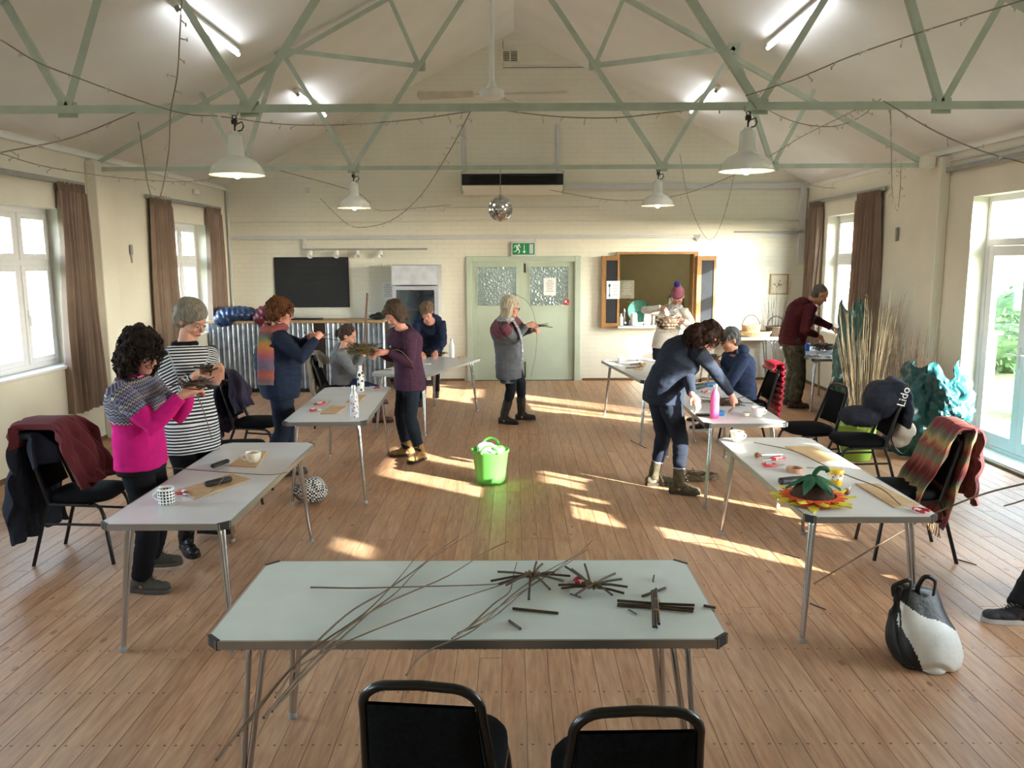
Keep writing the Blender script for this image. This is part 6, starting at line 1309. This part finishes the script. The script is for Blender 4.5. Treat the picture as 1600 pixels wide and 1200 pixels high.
    # ---- clothing ----
    if top:
        m = MB(); r = torso_rings(.016, hem, neckline, w * topw); loft(m, r, ex=2.4); q = []
        for (a, e, wr) in arm:
            c_ = e.lerp(wr, cuff); bn = (a - nk).normalized() if (a - nk).length else up; inn = a.lerp(nk - up * .09, .35)
            el2 = e + ((e - a.lerp(wr, .5)).normalized() * .004)
            m.tube([inn, a, a.lerp(e, .35), a.lerp(e, .8), el2, e.lerp(c_, .25), e.lerp(c_, .7), c_], .05, 14, rs=[x * s * top.get('sl', 1) for x in (.058, .064, .059, .052, .051, .048, .041, .036)])
            q.append((a, e, .055, 0, UA)); q.append((e, wr, .045, UA, FA))
        fr = top.get('fold', .006)
        to = solid(m, max(.008, vox), top.get('name', 'jumper'), top['m'], T, 2, (lambda c: fr * (noise.noise(c * 9) + .9 * noise.noise(V((c.x * 16, c.y * 16, c.z * 30))))), top.get('fn') and (lambda c, f=top['fn']: f(V(c), hp, nk, arm)))
        segs = [(spine(i / 8), spine((i + 1) / 8), .14, 10 + i / 8 * .5, .5 / 8) for i in range(-5, 8)]
        along_attr(to, segs + q, wloc(T))
        if top.get('hood'): e = MB(); e.ell(nk - fs_ * .07 + V((0, 0, .02)), (.085, .10, .06), rotz(shd)); e.tube([nk - rs_ * .07 + V((0, 0, .01)), nk + fs_ * .06, nk + rs_ * .07 + V((0, 0, .01))], .03, 8); solid(e, .01, 'hood', top['m'] if not isinstance(top['m'], list) else top['m'][0], T, 2)
        if top.get('collar'): e = MB(); e.tube([nk + (rs_ * math.cos(a) * .068 + fs_ * math.sin(a) * .062 + up * .01 * math.sin(a * 1.0)) * s for a in [i * PI / 8 for i in range(17)]], .016 * s, 8, cap=False); e.build('collar', top['collar'], T)
    if trouser:
        m = MB(); loft(m, torso_rings(.003, -.20 if not seated else -.11, .24, w), ex=2.4)
        for (hj, kn, an, td) in legs:
            e = an + (kn - an).normalized() * trouser.get('short', .0); k_ = legw
            m.tube([hj + V((0, 0, .04)), hj.lerp(kn, .3), hj.lerp(kn, .7), kn, kn.lerp(e, .3), kn.lerp(e, .7), e], .07, 16, rs=[x * s * (1 + (w - 1) * .7) * k_ for x in (.092, .092, .076, .066, .064 * trouser.get('calf', 1), .055 * trouser.get('flare', 1), .05 * trouser.get('flare', 1))]); m.ell(kn, .064 * s * k_)
        solid(m, max(.008, vox), trouser.get('name', 'trousers'), trouser['m'], T, 2, lambda c: .004 * noise.noise(c * 12) + .004 * noise.noise(V((c.x * 14, c.y * 14, c.z * 40))))
    if shoe:
        for (hj, kn, an, td) in legs:
            sd = V((-td.y, td.x, 0)); R_ = Matrix((td, sd, V((0, 0, 1)))).transposed(); b_ = V((an.x, an.y, an.z - .085 * s)); m = MB()
            m.ell(b_ + td * -.035 * s + V((0, 0, .045)), (.05 * s, .042 * s, .045 * s), R_); m.ell(b_ + td * .07 * s + V((0, 0, .042)), (.085 * s, .044 * s, .036 * s), R_); m.ell(b_ + td * .135 * s + V((0, 0, .038)), (.055 * s, .045 * s, .030 * s), R_); m.ell(b_ + td * .02 * s + V((0, 0, .07)), (.06 * s, .038 * s, .04 * s), R_)
            bh = shoe.get('shaft', 0)
            if bh: m.tube([b_ + V((0, 0, .06)), b_ + V((0, 0, .11)), b_ + (kn - an).normalized() * .0 + V((0, 0, .085)) + (kn - an).normalized() * bh], .05, 14, rs=[.05 * s, .052 * s, .060 * s * shoe.get('sw', 1)])
            else: m.tube([b_ + V((0, 0, .05)), b_ + V((0, 0, .1))], .04, 12, rs=[.046 * s, .04 * s])
            so = solid(m, .007, shoe.get('name', 'shoe'), shoe['m'], T, 1, lambda c: .003 * noise.noise(c * 30))
            m = MB(); out = [(-.085, .0), (-.07, -.034), (0, -.036), (.08, -.048), (.15, -.045), (.188, -.02), (.192, .01), (.165, .042), (.09, .048), (0, .036), (-.07, .034)]
            m.prism(out, 0.002, .026, lambda a, b, h: b_ + td * a * s + sd * b * s + V((0, 0, h))); m.build('sole', shoe.get('sole', M_black), so)
            if shoe.get('lace'):
                m = MB()
                for j in range(5): z = .075 + j * (.028 if bh else .006); x = (.075 - j * (.012 if bh else .016)); m.tube([b_ + td * (x + .012) * s + sd * k * .022 + V((0, 0, z + .012)) for k in (-1, 0, 1)], .003, 5)
                m.build('laces', shoe['lace'], so)
            if shoe.get('sock'): m = MB(); m.tube([b_ + V((0, 0, .085)) + (kn - an).normalized() * (bh - .02), b_ + V((0, 0, .085)) + (kn - an).normalized() * (bh + .06)], .047 * s, 14); m.build('sock', shoe['sock'], T)
    FOLD['last'] = dict(T=T, hc=hc, h_=h_, nk=nk, hp=hp, arm=arm, legs=legs, F=F, U=U, Rr=Rr, HR=HR, s=s, rs=rs_, fs=fs_, up=up, spine=spine, frame=frame)
    return FOLD['last']
def stripe_mat(name, stops, period, rough=.9, zig=0.0, offs=0.0, interp='CONSTANT'):
    t = NT(name); a = t.n('Attribute'); a.attribute_name = 'along'; x = a.outputs['Fac']
    if zig: tc = t.n('TexCoord'); sp = t.n('SeparateXYZ'); t.l(tc.outputs['Object'], sp.inputs[0]); x = t.math('ADD', x, t.math('MULTIPLY', t.math('PINGPONG', t.math('ADD', sp.outputs[0], sp.outputs[1]), .012), zig))
    f = t.math('FRACT', t.math('MULTIPLY', t.math('ADD', x, offs), 1 / period)); nd = t.t.nodes.new('ShaderNodeValToRGB'); nd.color_ramp.interpolation = interp; e = nd.color_ramp.elements
    while len(e) < len(stops): e.new(.5)
    for el, (p, c) in zip(e, stops): el.position = p; el.color = srgb(c)
    t.l(f, nd.inputs[0]); t.bsdf(nd.outputs[0], rough, normal=t.bump(t.noise(t.coord('Object'), 140, 2), .4, .004)); return t.m
def cl(n, c, **k): k.setdefault('bump', .35); k.setdefault('bs', 110); return mat(n, c, .92, spec=.2, **k)
M_blk = cl('black_trouser_cloth', '14151a'); M_navyt = cl('navy_trouser_cloth', '1c2334'); M_jean = cl('blue_jeans', '2a3a5c')
M_bsh = mat('black_shoe_leather', '17151a', .4); M_gsh = mat('grey_brown_suede', '4a453f', .8, bump=.3); M_tanb = mat('tan_boot_leather', '8d6a34', .6, bump=.2, var=.3); M_redb = mat('red_brown_leather', '5d2f28', .5); M_camob = mat('khaki_boot', '544a37', .85, var=.5, vs=24, bump=.4)
# 1 curly woman in pink -----------------------------------------------------
fair = stripe_mat('fair_isle_yoke', [(0, '4b4763'), (.12, '8f93a6'), (.2, '3c3a52'), (.34, 'b9b39a'), (.42, '4a4560'), (.58, '7b6f8e'), (.7, '3a3f52'), (.84, '9aa1b2'), (.92, '4b4763')], .085, zig=1.2)
def fn1(c, hp, nk, arm):
    d = (nk - hp).normalized(); al = (c - hp).dot(d)
    for a, e, wr in arm:
        ay = (wr - e).normalized(); q = (c - e).dot(ay)
        if q > -.02 and (c - e - ay * q).length < .075: return 0
        ax = (e - a).normalized(); q = (c - a).dot(ax)
        if (c - a - ax * q).length < .085 and q > .03: return 1 if q < .17 else 0
    return 1 if al > .235 else 0
P1 = person('woman with curly dark hair and bright pink fair isle jumper, front left', H=1.62, Y=4.78, hip=219, neck=(206, 586, 'n'), head=(222, 551, 'n'), heading=2, sh=-6, face=(-24, 20), feet=[(222, 925), (240, 893)], arms=[(284, 618, -.14, 222, 690, -.20), (296, 607, .06, 258, 650, .2)], w=1.02,
    vox=.0065, skin='c', hair=dict(style='curly', vol=.024, m=hairmat('dark_curly_hair', '1a1413', '3a2c28'), rough=.014, freq=30, ustretch=1, curls=650), top=dict(m=[cl('hot_pink_wool', 'c41a78'), fair], fn=fn1, sl=1.12, name='jumper', collar=cl('magenta_wool', '8f1560')), belly=.01, bust=.03, hem=-.13, trouser=dict(m=M_blk, calf=1.1, flare=1.15), shoe=dict(m=M_gsh, sole=mat('grey_sole', '4d4a46', .8), lace=M_black),
    hands=[dict(to=(312, 612, -.02), n=(.2, .5, -1)), dict(to=(312, 612, -.02), n=(.2, -.5, -1))])
def held(nm, p, lab, rx=.10, ry=.08, rz=.03, n=40, M=M_wild, seed=1, spokes=8, sl=.15): return tangle(nm, p, rx, ry, rz, n, lab, M, seed, 'weaving', spokes, sl)
def hmid(P, k=.5, dz=-.0): a = P['arm'][0][2]; b = P['arm'][1][2]; return a.lerp(b, k) + V((0, 0, dz))
def inhands(P, rch=.09, dz=-.02):
    (a, e, w0), (a1, e1, w1) = P['arm']; return (w0 + (w0 - e).normalized() * rch + w1 + (w1 - e1).normalized() * rch) / 2 + V((0, 0, dz))
p = inhands(P1); held('woven_disc', p, 'willow weaving held by the woman in pink', .085, .08, .02, 40, seed=21, spokes=7, sl=.12)
stick([p + V((.0, -.02, 0)), p + V((.06, -.03, -.15)), p + V((.10, -.03, -.32))], .0028, 'willow_rod', 'pale willow rod dangling from the pink jumper woman weaving', 'willow rod', 'rods held by people', M_wil)
# 2 striped top -------------------------------------------------------------
M_str = stripe_mat('navy_white_stripe', [(0, '191e30'), (.55, 'd9dadc')], .0205)
P2 = person('tall woman with grey ponytail in navy and white striped top', H=1.73, Y=5.50, hip=296, neck=(287, 515, 'n'), head=(302, 489, 'n'), heading=-38, sh=-42, face=(-22, 28), feet=[(292, 862), (326, 838)], toes=[-52, -5], arms=[(306, 586, -.22, 262, 596, -.05), (343, 573, -.25, 322, 625, .10)], w=1.0,
    vox=.0065, skin='a', hair=dict(style='pony', vol=.012, m=hairmat('grey_blonde_hair', '6a645c', '9c958a'), rough=.003, freq=26, ustretch=.3, fringe=False), top=dict(m=M_str, name='striped_top', sl=1.0), hem=-.38, topw=1.0, trouser=dict(m=M_blk), shoe=dict(m=M_bsh, shaft=.12, lace=M_black, name='boot'), cuff=.88,
    hands=[dict(to=(336, 586, -.3), n=(0, .6, -1)), dict(to=(338, 584, -.32), n=(0, .3, -1))])
e = MB(); nk = P2['nk']; e.tube([nk + (P2['rs'] * math.cos(a) * .072 + P2['fs'] * math.sin(a) * .066) * .95 + V((0, 0, .006)) for a in [i * PI / 8 for i in range(17)]], .022, 8, cap=False); e.build('roll_collar', M_blk, P2['T'])
p = inhands(P2, .09, -.03); held('woven_disc', p, 'willow weaving held by the woman in stripes', .085, .08, .025, 36, seed=22, spokes=5, sl=.10)
# 3 navy fleece with scarf -----------------------------------------------------
P3 = person('auburn haired woman in navy with a multicoloured scarf, seen from behind', H=1.66, Y=7.35, hip=437, neck=(430, 514, 'n'), head=(440, 486, 'n'), heading=28, sh=24, face=(12, 12), feet=[(420, 750), (450, 744)], arms=[(494, 529, -.06, 474, 575, -.3), (484, 527, .12, 470, 560, .6)], w=1.22,
    vox=.0075, skin='c', glasses=True, hair=dict(style='short', vol=.014, m=hairmat('auburn_hair', '3c2214', '774a2c'), rough=.012, freq=32, ustretch=1, fringe=True, curls=200), top=dict(m=cl('navy_fleece', '1a2236'), name='fleece', sl=1.15, hood=False), belly=.05, bust=.03, hem=-.16, trouser=dict(m=M_navyt, flare=1.35, calf=1.15), shoe=dict(m=M_bsh),
    hands=[dict(to=(500, 520, .1), n=(0, 1, -.6)), dict(to=(497, 522, 0), n=(0, -1, -.6))])
sc3 = stripe_mat('mohair_scarf', [(0, '7a3a40'), (.12, '8a4438'), (.25, '5d4450'), (.36, '56604f'), (.48, '8f6a35'), (.6, 'a0603a'), (.72, '86404c'), (.86, '544a62')], .36, interp='LINEAR'); T3 = P3['T']; nk = P3['nk']; fs, rs = P3['fs'], P3['rs']
m = MB(); m.tube([nk + (rs * math.cos(a) * .082 + fs * math.sin(a) * .082) + V((0, 0, .02 + .012 * math.sin(2 * a))) for a in [i * PI / 8 for i in range(17)]], .036, 10)
tail = [nk + rs * .06 - fs * .07 + V((0, 0, .03)), nk + rs * .14 - fs * .10 + V((0, 0, -.05)), nk + rs * .20 - fs * .12 + V((0, 0, -.18)), nk + rs * .235 - fs * .13 + V((0, 0, -.33)), nk + rs * .245 - fs * .14 + V((0, 0, -.46))]
m.tube(catmull(tail, 3), .075, 12, rs=None, flat=.3); so = solid(m, .008, 'scarf', sc3, T3, 2, lambda c: .006 * noise.noise(c * 22)); along_attr(so, [(tail[i], tail[i + 1], .05, i * .12, .12) for i in range(4)], wloc(T3))
p = inhands(P3, .07); stick([p + V((-.04, -.05, .12)), p, p + V((.18, -.02, -.03)), p + V((.42, .0, -.08))], .004, 'willow_rod', 'dark willow rod held by the woman with multicoloured scarf', 'willow rod', 'rods held by people', M_wild, .002)
held('woven_start', p + V((.0, 0, -.01)), 'small willow weaving in the hands of scarf wearing woman', .05, .04, .02, 16, seed=23, spokes=5, sl=.12)
# 4 seated grey jumper ----------------------------------------------------------
P4 = person('seated young woman in grey jumper and jeans weaving at back left', H=1.62, Y=9.85, hip=536, neck=(537, 545, 'n'), head=(545, 521, 'n'), heading=12, sh=0, face=(-5, 22), feet=[(592, 660), (603, 642)], arms=[(566, 556, -.22, 545, 600, -.4), (570, 553, .05, 550, 590, .3)], w=1.0, seated=True,
    vox=.008, skin='a', hair=dict(style='pony', vol=.004, m=hairmat('dark_brown_hair', '2c2120', '54423a'), rough=.005), top=dict(m=cl('mid_grey_wool', '6d7074'), name='jumper', sl=1.15, collar=MATS['mid_grey_wool'] if 'mid_grey_wool' in MATS else cl('mid_grey_wool', '6d7074')), hem=-.1, trouser=dict(m=M_jean), shoe=dict(m=M_redb, shaft=.13, name='boot', lace=M_black), belly=.02,
    hands=[dict(to=(572, 553, -.1), n=(0, .6, -1)), dict(to=(572, 552, 0), n=(0, -.6, -1))])
# 5 purple top -------------------------------------------------------------------
P5 = person('woman in plum purple top and tan boots working beside left row', H=1.64, Y=8.15, hip=640, neck=(627, 512, 'n'), head=(617, 490, 'n'), heading=205, sh=215, face=(208, 42), feet=[(636, 712), (657, 720)], toes=[200, 235], arms=[(590, 548, -.10, 600, 560, -.0), (606, 550, -.28, 658, 562, -.25)], w=1.05,
    vox=.0075, skin='c', hair=dict(style='bob', vol=.006, m=hairmat('brown_hair', '2f2620', '5c4a3c'), rough=.006, fringe=True), top=dict(m=cl('plum_jersey', '3f2638'), name='tunic', sl=1.12), hem=-.30, topw=1.04, trouser=dict(m=cl('dark_slate_denim', '1a222e'), calf=1.05), shoe=dict(m=M_tanb, shaft=.08, name='boot', lace=mat('orange_lace', 'c06a20', .6), sole=mat('brown_sole', '33241a', .8)),
    hands=[dict(to=(585, 556, -.2), n=(0, 0, -1)), dict(to=(590, 556, -.3), n=(0, .4, -1))])
e = MB(); nk = P5['nk']; fs, rs = P5['fs'], P5['rs']; e.tube(catmull([nk + rs * .06 + fs * .03, nk + fs * .105 + V((0, 0, -.16)), nk - rs * .06 + fs * .03]), .0025, 5); e.ell(nk + fs * .125 + V((0, 0, -.18)), .012); e.build('necklace', M_steel, P5['T'])
p = inhands(P5, .10, -.02); held('round_weaving', p + V((-.14, .05, .0)), 'round willow weaving between grey jumper woman and plum top woman', .15, .10, .06, 80, mat('olive_willow', '5d4f2c', .7, var=.3), 24, 8, .14)
stick([p + V((.1, .0, -.03)), p + V((.25, -.1, .0)), p + V((.38, -.15, -.12))], .004, 'willow_rod', 'willow rods trailing in front of the plum top', 'willow rod', 'rods held by people', M_wil, .002)
# 6 dark cardigan -------------------------------------------------------------------
P6 = person('person with short brown hair in dark blue cardigan leaning over back table', H=1.64, Y=11.25, hip=673, neck=(671, 501, 'n'), head=(667, 487, 'n'), heading=-98, sh=-95, face=(-100, 50), feet=[(660, 634), (682, 626)], arms=[(656, 551, -.45, 640, 525, -.2), (681, 550, -.42, 700, 522, -.1)], w=.98,
    vox=.0085, skin='c', hair=dict(style='fringe', vol=.006, m=hairmat('mousy_hair', '4a3a30', '7a6452'), rough=.008), top=dict(m=[cl('midnight_cardigan', '1d2740'), M_blk], name='cardigan', sl=1.1, fn=lambda c, hp, nk, arm: 1 if (c.y < nk.y + .02 and abs(c.x - (hp.x + (nk.x - hp.x) * .7)) < .055 and c.z < nk.z) else 0), hem=-.2, trouser=dict(m=M_blk), shoe=dict(m=M_bsh),
    hands=[dict(to=(668, 556, -.6), n=(0, 0, -1)), dict(to=(684, 555, -.65), n=(0, 0, -1))])
# 7 blonde in long grey knit ------------------------------------------------------------
strp = stripe_mat('burgundy_stripe_knit', [(0, '4a2430'), (.6, '6d3a46')], .03)
def fn7(c, hp, nk, arm):
    d = (nk - hp).normalized(); al = (c - hp).dot(d)
    for a, e, wr in arm:
        ay = (wr - e).normalized(); q = (c - e).dot(ay)
        if q > -.02 and (c - e - ay * q).length < .075: return 0
        ax = (e - a).normalized(); q = (c - a).dot(ax)
        if (c - a - ax * q).length < .08 and q > .04: return 1 if q < .13 else 0
    return 1 if al > .33 else 0
P7 = person('blonde woman in long grey knitted tunic and dark boots by green doors', H=1.63, Y=10.0, hip=795, neck=(790, 500, 'n'), head=(799, 478, 'n'), heading=-6, sh=-12, face=(-8, 14), feet=[(788, 662), (815, 658)], toes=[-22, 4], arms=[(824, 508, -.22, 786, 530, -.3), (832, 516, .02, 812, 530, .3)], w=1.12,
    vox=.0085, skin='c', glasses=True, hair=dict(style='long', vol=.014, m=hairmat('blonde_hair', '8f8470', 'cdc3ae'), rough=.005, fringe=True), top=dict(m=[cl('grey_tunic_knit', '5b5d63'), strp], fn=fn7, name='tunic', sl=1.12), hem=-.72, belly=.03, bust=.05, topw=1.05, trouser=dict(m=cl('charcoal_leggings', '1e2228'), calf=.95, short=.2), shoe=dict(m=mat('dark_brown_boot', '2a211f', .7), shaft=.2, sw=1.05, name='boot', lace=mat('tan_lace', '8a6a4a', .7)),
    hands=[dict(to=(838, 510, -.2), n=(0, .6, -1)), dict(to=(840, 514, -.1), n=(0, -.6, -1))])
m = MB(); nk = P7['nk']; fs, rs = P7['fs'], P7['rs']; m.tube([nk + (rs * math.cos(a) * .075 + fs * math.sin(a) * .08) + V((0, 0, .01)) for a in [i * PI / 8 for i in range(17)]], .03, 10)
m.tube(catmull([nk + fs * .1 + V((0, 0, -.02)), nk + fs * .18 + V((0, 0, -.18)), nk + fs * .20 + V((0, 0, -.36)), nk + fs * .19 + V((0, 0, -.50))]), .035, 10, flat=.5); solid(m, .009, 'scarf', patt('grey_sequin_scarf', '2a2c33', '8d9099', 60), P7['T'], 2, lambda c: .008 * noise.noise(c * 25))
p = inhands(P7, .10); T = held('woven_star', p + V((.03, 0, .0)), 'dark willow star held by the blonde woman', .05, .05, .015, 14, seed=25, spokes=8, sl=.13)
stick([p + V((-.28, 0, .40)), p + V((-.08, 0, .26)), p, p + V((-.0, -.02, -.3)), p + V((-.06, -.02, -.62))], .003, 'willow_rod', 'long curved willow rod arching over the blonde woman work', 'willow rod', 'rods held by people', M_wild, .002)
stick([p, p + V((.20, -.02, -.02))], .005, 'willow_rod', 'dark straight rod pointing right from blonde woman hands', 'willow rod', 'rods held by people', M_wild)
# 8 bobble hat ----------------------------------------------------------------------------
P8 = person('person in bobble hat, scarf and pale jumper working below kitchen hatch', H=1.66, Y=11.0, hip=1040, neck=(1052, 480, 'n'), head=(1059, 463, 'n'), heading=-108, sh=-112, face=(-108, 48), feet=[(1030, 637), (1052, 635)], arms=[(1034, 481, -.36, 1000, 486, -.1), (1066, 500, -.32, 1092, 505, -.05)], w=1.0,
    vox=.0085, skin='c', glasses=True, hair=dict(style='short', vol=-.002, m=hairmat('brown_hair', '2f2620', '5c4a3c'), rough=.004), top=dict(m=cl('pale_oatmeal_knit', 'c9c5be'), name='jumper', sl=1.1), hem=-.12, trouser=dict(m=M_navyt, flare=1.2), shoe=dict(m=M_bsh),
    hands=[dict(to=(1042, 492, -.5), n=(0, 0, -1)), dict(to=(1050, 502, -.5), n=(0, 0, -1))])
h_ = P8['h_']; HR = P8['HR']; hm = MB(); hm.ell(h_(-.012, 0, .058), (.102, .09, .085), HR, 20, 12); hm.ell(h_(-.02, 0, .11), (.07, .065, .06), HR)
def fnh(c): l = (V(c) - P8['hc']).dot(P8['U']); return 1 if l < .062 else 0
ho = solid(hm, .009, 'knitted_hat', [stripe_mat('rose_hat_knit', [(0, '84495a'), (.5, '94606a')], .03), cl('navy_hat_band', '2a2f4e')], P8['T'], 1, lambda c: .003 * noise.noise(c * 60), fnh)
bm_ = MB(); bm_.ell(h_(-.04, 0, .185), .04); solid(bm_, .008, 'bobble', cl('violet_blue_yarn', '2d2878'), P8['T'], 0, lambda c: .008 * noise.noise(c * 90))
m = MB(); nk = P8['nk']; fs, rs = P8['fs'], P8['rs']; m.tube([nk + (rs * math.cos(a) * .085 + fs * math.sin(a) * .085) + V((0, 0, .0)) for a in [i * PI / 8 for i in range(17)]], .042, 10); m.ell(nk + fs * .09 + V((0, 0, -.05)), (.08, .05, .07)); solid(m, .009, 'scarf', patt('grey_black_scarf', '3a3b40', '9a9894', 50), P8['T'], 2, lambda c: .008 * noise.noise(c * 25))
p = aty(1043, 505, P8['hp'].y - .40); T = thing('woven_bowl', p - V((0, 0, .08)), 'round brown woven willow bowl held by bobble hat person', 'basket')
m = MB(); m.ell(p, (.14, .08, .09)); solid(m, .010, 'weave', M_wild, T, 1, lambda c: .012 * noise.noise(c * 35) + .008 * math.sin(c.z * 160)); g = random.Random(4)
for i in range(14): a = 2 * PI * i / 14; m = MB(); d = V((math.cos(a), 0, math.sin(a))); m.tube([p + V((d.x * .12, -.02, d.z * .07)), p + V((d.x * .19, -.03, d.z * .125))], .005, 5); m.build('stake', M_wild, T)
stick([p + V((-.55, .1, .30)), p + V((-.2, -.02, .12)), p + V((.05, -.06, .06))], .003, 'willow_rod', 'thin willow rod slanting to upper left from the woven bowl', 'willow rod', 'rods held by people', M_rod, .002)
# 9 bending woman -----------------------------------------------------------------------------
def fnz(c, *a): return 0
P9 = person('woman in navy top, leggings and khaki boots bending over right row table', H=1.66, Y=6.95, hip=1036, neck=(1087, 538, 'n'), head=(1106, 526, 'n'), heading=14, sh=10, face=(5, 62), feet=[(1060, 772), (1022, 758)], toes=[-14, 4], arms=[(1143, 617, -.12, 1118, 580, -.15), (1082, 622, -.40, 1076, 600, -.1)], w=1.12,
    vox=.0065, skin='c', hair=dict(style='curly', vol=.004, m=hairmat('dark_auburn_hair', '180e0b', '38221a'), rough=.012, freq=30, ustretch=1, curls=350), top=dict(m=cl('slate_navy_jersey', '252b39'), name='top', sl=1.08), hem=-.18, belly=.02, trouser=dict(m=cl('slate_leggings', '222734', bump=.1), calf=1.0, name='leggings', short=.14), shoe=dict(m=M_camob, shaft=.13, sw=.88, name='boot', lace=mat('pale_lace', '8f8468', .8), sock=mat('pale_sock', 'bdbdc9', .9), sole=mat('khaki_sole', '3a342a', .8)),
    hands=[dict(to=(1146, 634, -.15), n=(0, 0, -1)), dict(to=(1096, 632, -.4), n=(0, 0, -1))])
# 10 seated navy hoodie -------------------------------------------------------------------------
P10 = person('seated person with short grey hair in navy hooded jacket, right row', H=1.66, Y=8.75, hip=1158, neck=(1148, 550, 'n'), head=(1140, 531, 'n'), heading=178, sh=190, face=(195, 20), feet=[(1085, 668), (1095, 676)], arms=[(1126, 570, .15, 1130, 600, .3), (1124, 575, -.15, 1140, 610, -.4)], w=1.12, seated=True,
    vox=.008, skin='b', hair=dict(style='short', vol=.004, m=hairmat('salt_pepper_hair', '39383a', '77777a'), rough=.006), top=dict(m=cl('navy_hoodie', '28324c'), name='hooded_jacket', sl=1.2, hood=True), hem=-.15, belly=.02, trouser=dict(m=M_blk), shoe=dict(m=M_bsh, sole=M_white),
    hands=[dict(to=(1116, 562, .0), n=(0, 0, -1)), dict(to=(1116, 562, -.1), n=(0, 0, -1))])
p = inhands(P10, .10, .02); held('dark_weaving', p + V((-.03, 0, .02)), 'dark willow weaving lifted by the seated navy hoodie', .09, .08, .05, 50, M_wild, 26, 6, .12)
# 11 man in maroon hoodie -------------------------------------------------------------------------
camo = NT('camouflage_cloth'); v = camo.coord('Object'); camo.bsdf(camo.ramp(camo.noise(v, 14, 3), [(.38, srgb('2c2b22')), (.45, srgb('4a4636')), (.55, srgb('3a3a2c')), (.62, srgb('5c5642'))]), .9)
P11 = person('man in maroon hoodie and camouflage trousers at window table', H=1.76, Y=11.05, hip=1238, neck=(1262, 473, 'n'), head=(1283, 459, 'n'), heading=0, sh=0, face=(-5, 34), feet=[(1240, 638), (1232, 632)], arms=[(1276, 524, -.28, 1258, 530, -.4), (1300, 512, .05, 1290, 520, .3)], w=1.12,
    vox=.0085, skin='b', hair=dict(style='short', vol=-.006, m=hairmat('cropped_grey_hair', '4d4640', '77706a'), rough=.002), top=dict(m=cl('maroon_sweatshirt', '4a1a22'), name='hoodie', sl=1.2, hood=True), hem=-.14, belly=.03, trouser=dict(m=camo.m, flare=1.35, calf=1.2), legw=1.12, shoe=dict(m=mat('brown_work_boot', '3a2a20', .8), shaft=.08, name='boot'),
    hands=[dict(to=(1288, 532, -.25), n=(0, 0, -1)), dict(to=(1312, 522, .0), n=(0, 0, -1))])
# 12 person at right edge --------------------------------------------------------------------------
P12 = person('person seated at right edge, only dark trouser leg and grey trainer showing', H=1.70, Y=4.42, hip=1748, neck=(1740, 560, 'n'), head=(1728, 490, 'n'), heading=180, face=(180, 15), feet=[(1590, 972), (1640, 930)], arms=[(1660, 690, .2, 1720, 740, .4), (1660, 720, -.2, 1720, 760, -.3)], w=1.05, seated=True,
    vox=.009, skin='b', hair=dict(style='short', vol=.003, m=hairmat('brown_hair', '2f2620', '5c4a3c'), rough=.004), top=dict(m=cl('charcoal_fleece', '2d2f33'), name='fleece'), hem=-.1, trouser=dict(m=cl('dark_grey_trouser', '24252a'), flare=1.3, calf=1.15), shoe=dict(m=mat('grey_mesh_trainer', '33363e', .8, bump=.3), name='trainer', sole=mat('pale_sole', 'c9cbd0', .7), lace=M_grey), legw=1.05)
for P in (P1, P2, P3, P4, P5, P6, P7, P8, P9, P10, P11): print([tuple(round(c) for c in proj(q)) for q in (P['hc'], P['nk'], P['hp'], P['arm'][0][1], P['arm'][0][2], P['arm'][1][2])], 'nkz %.2f hcz %.2f' % (P['nk'].z, P['hc'].z))
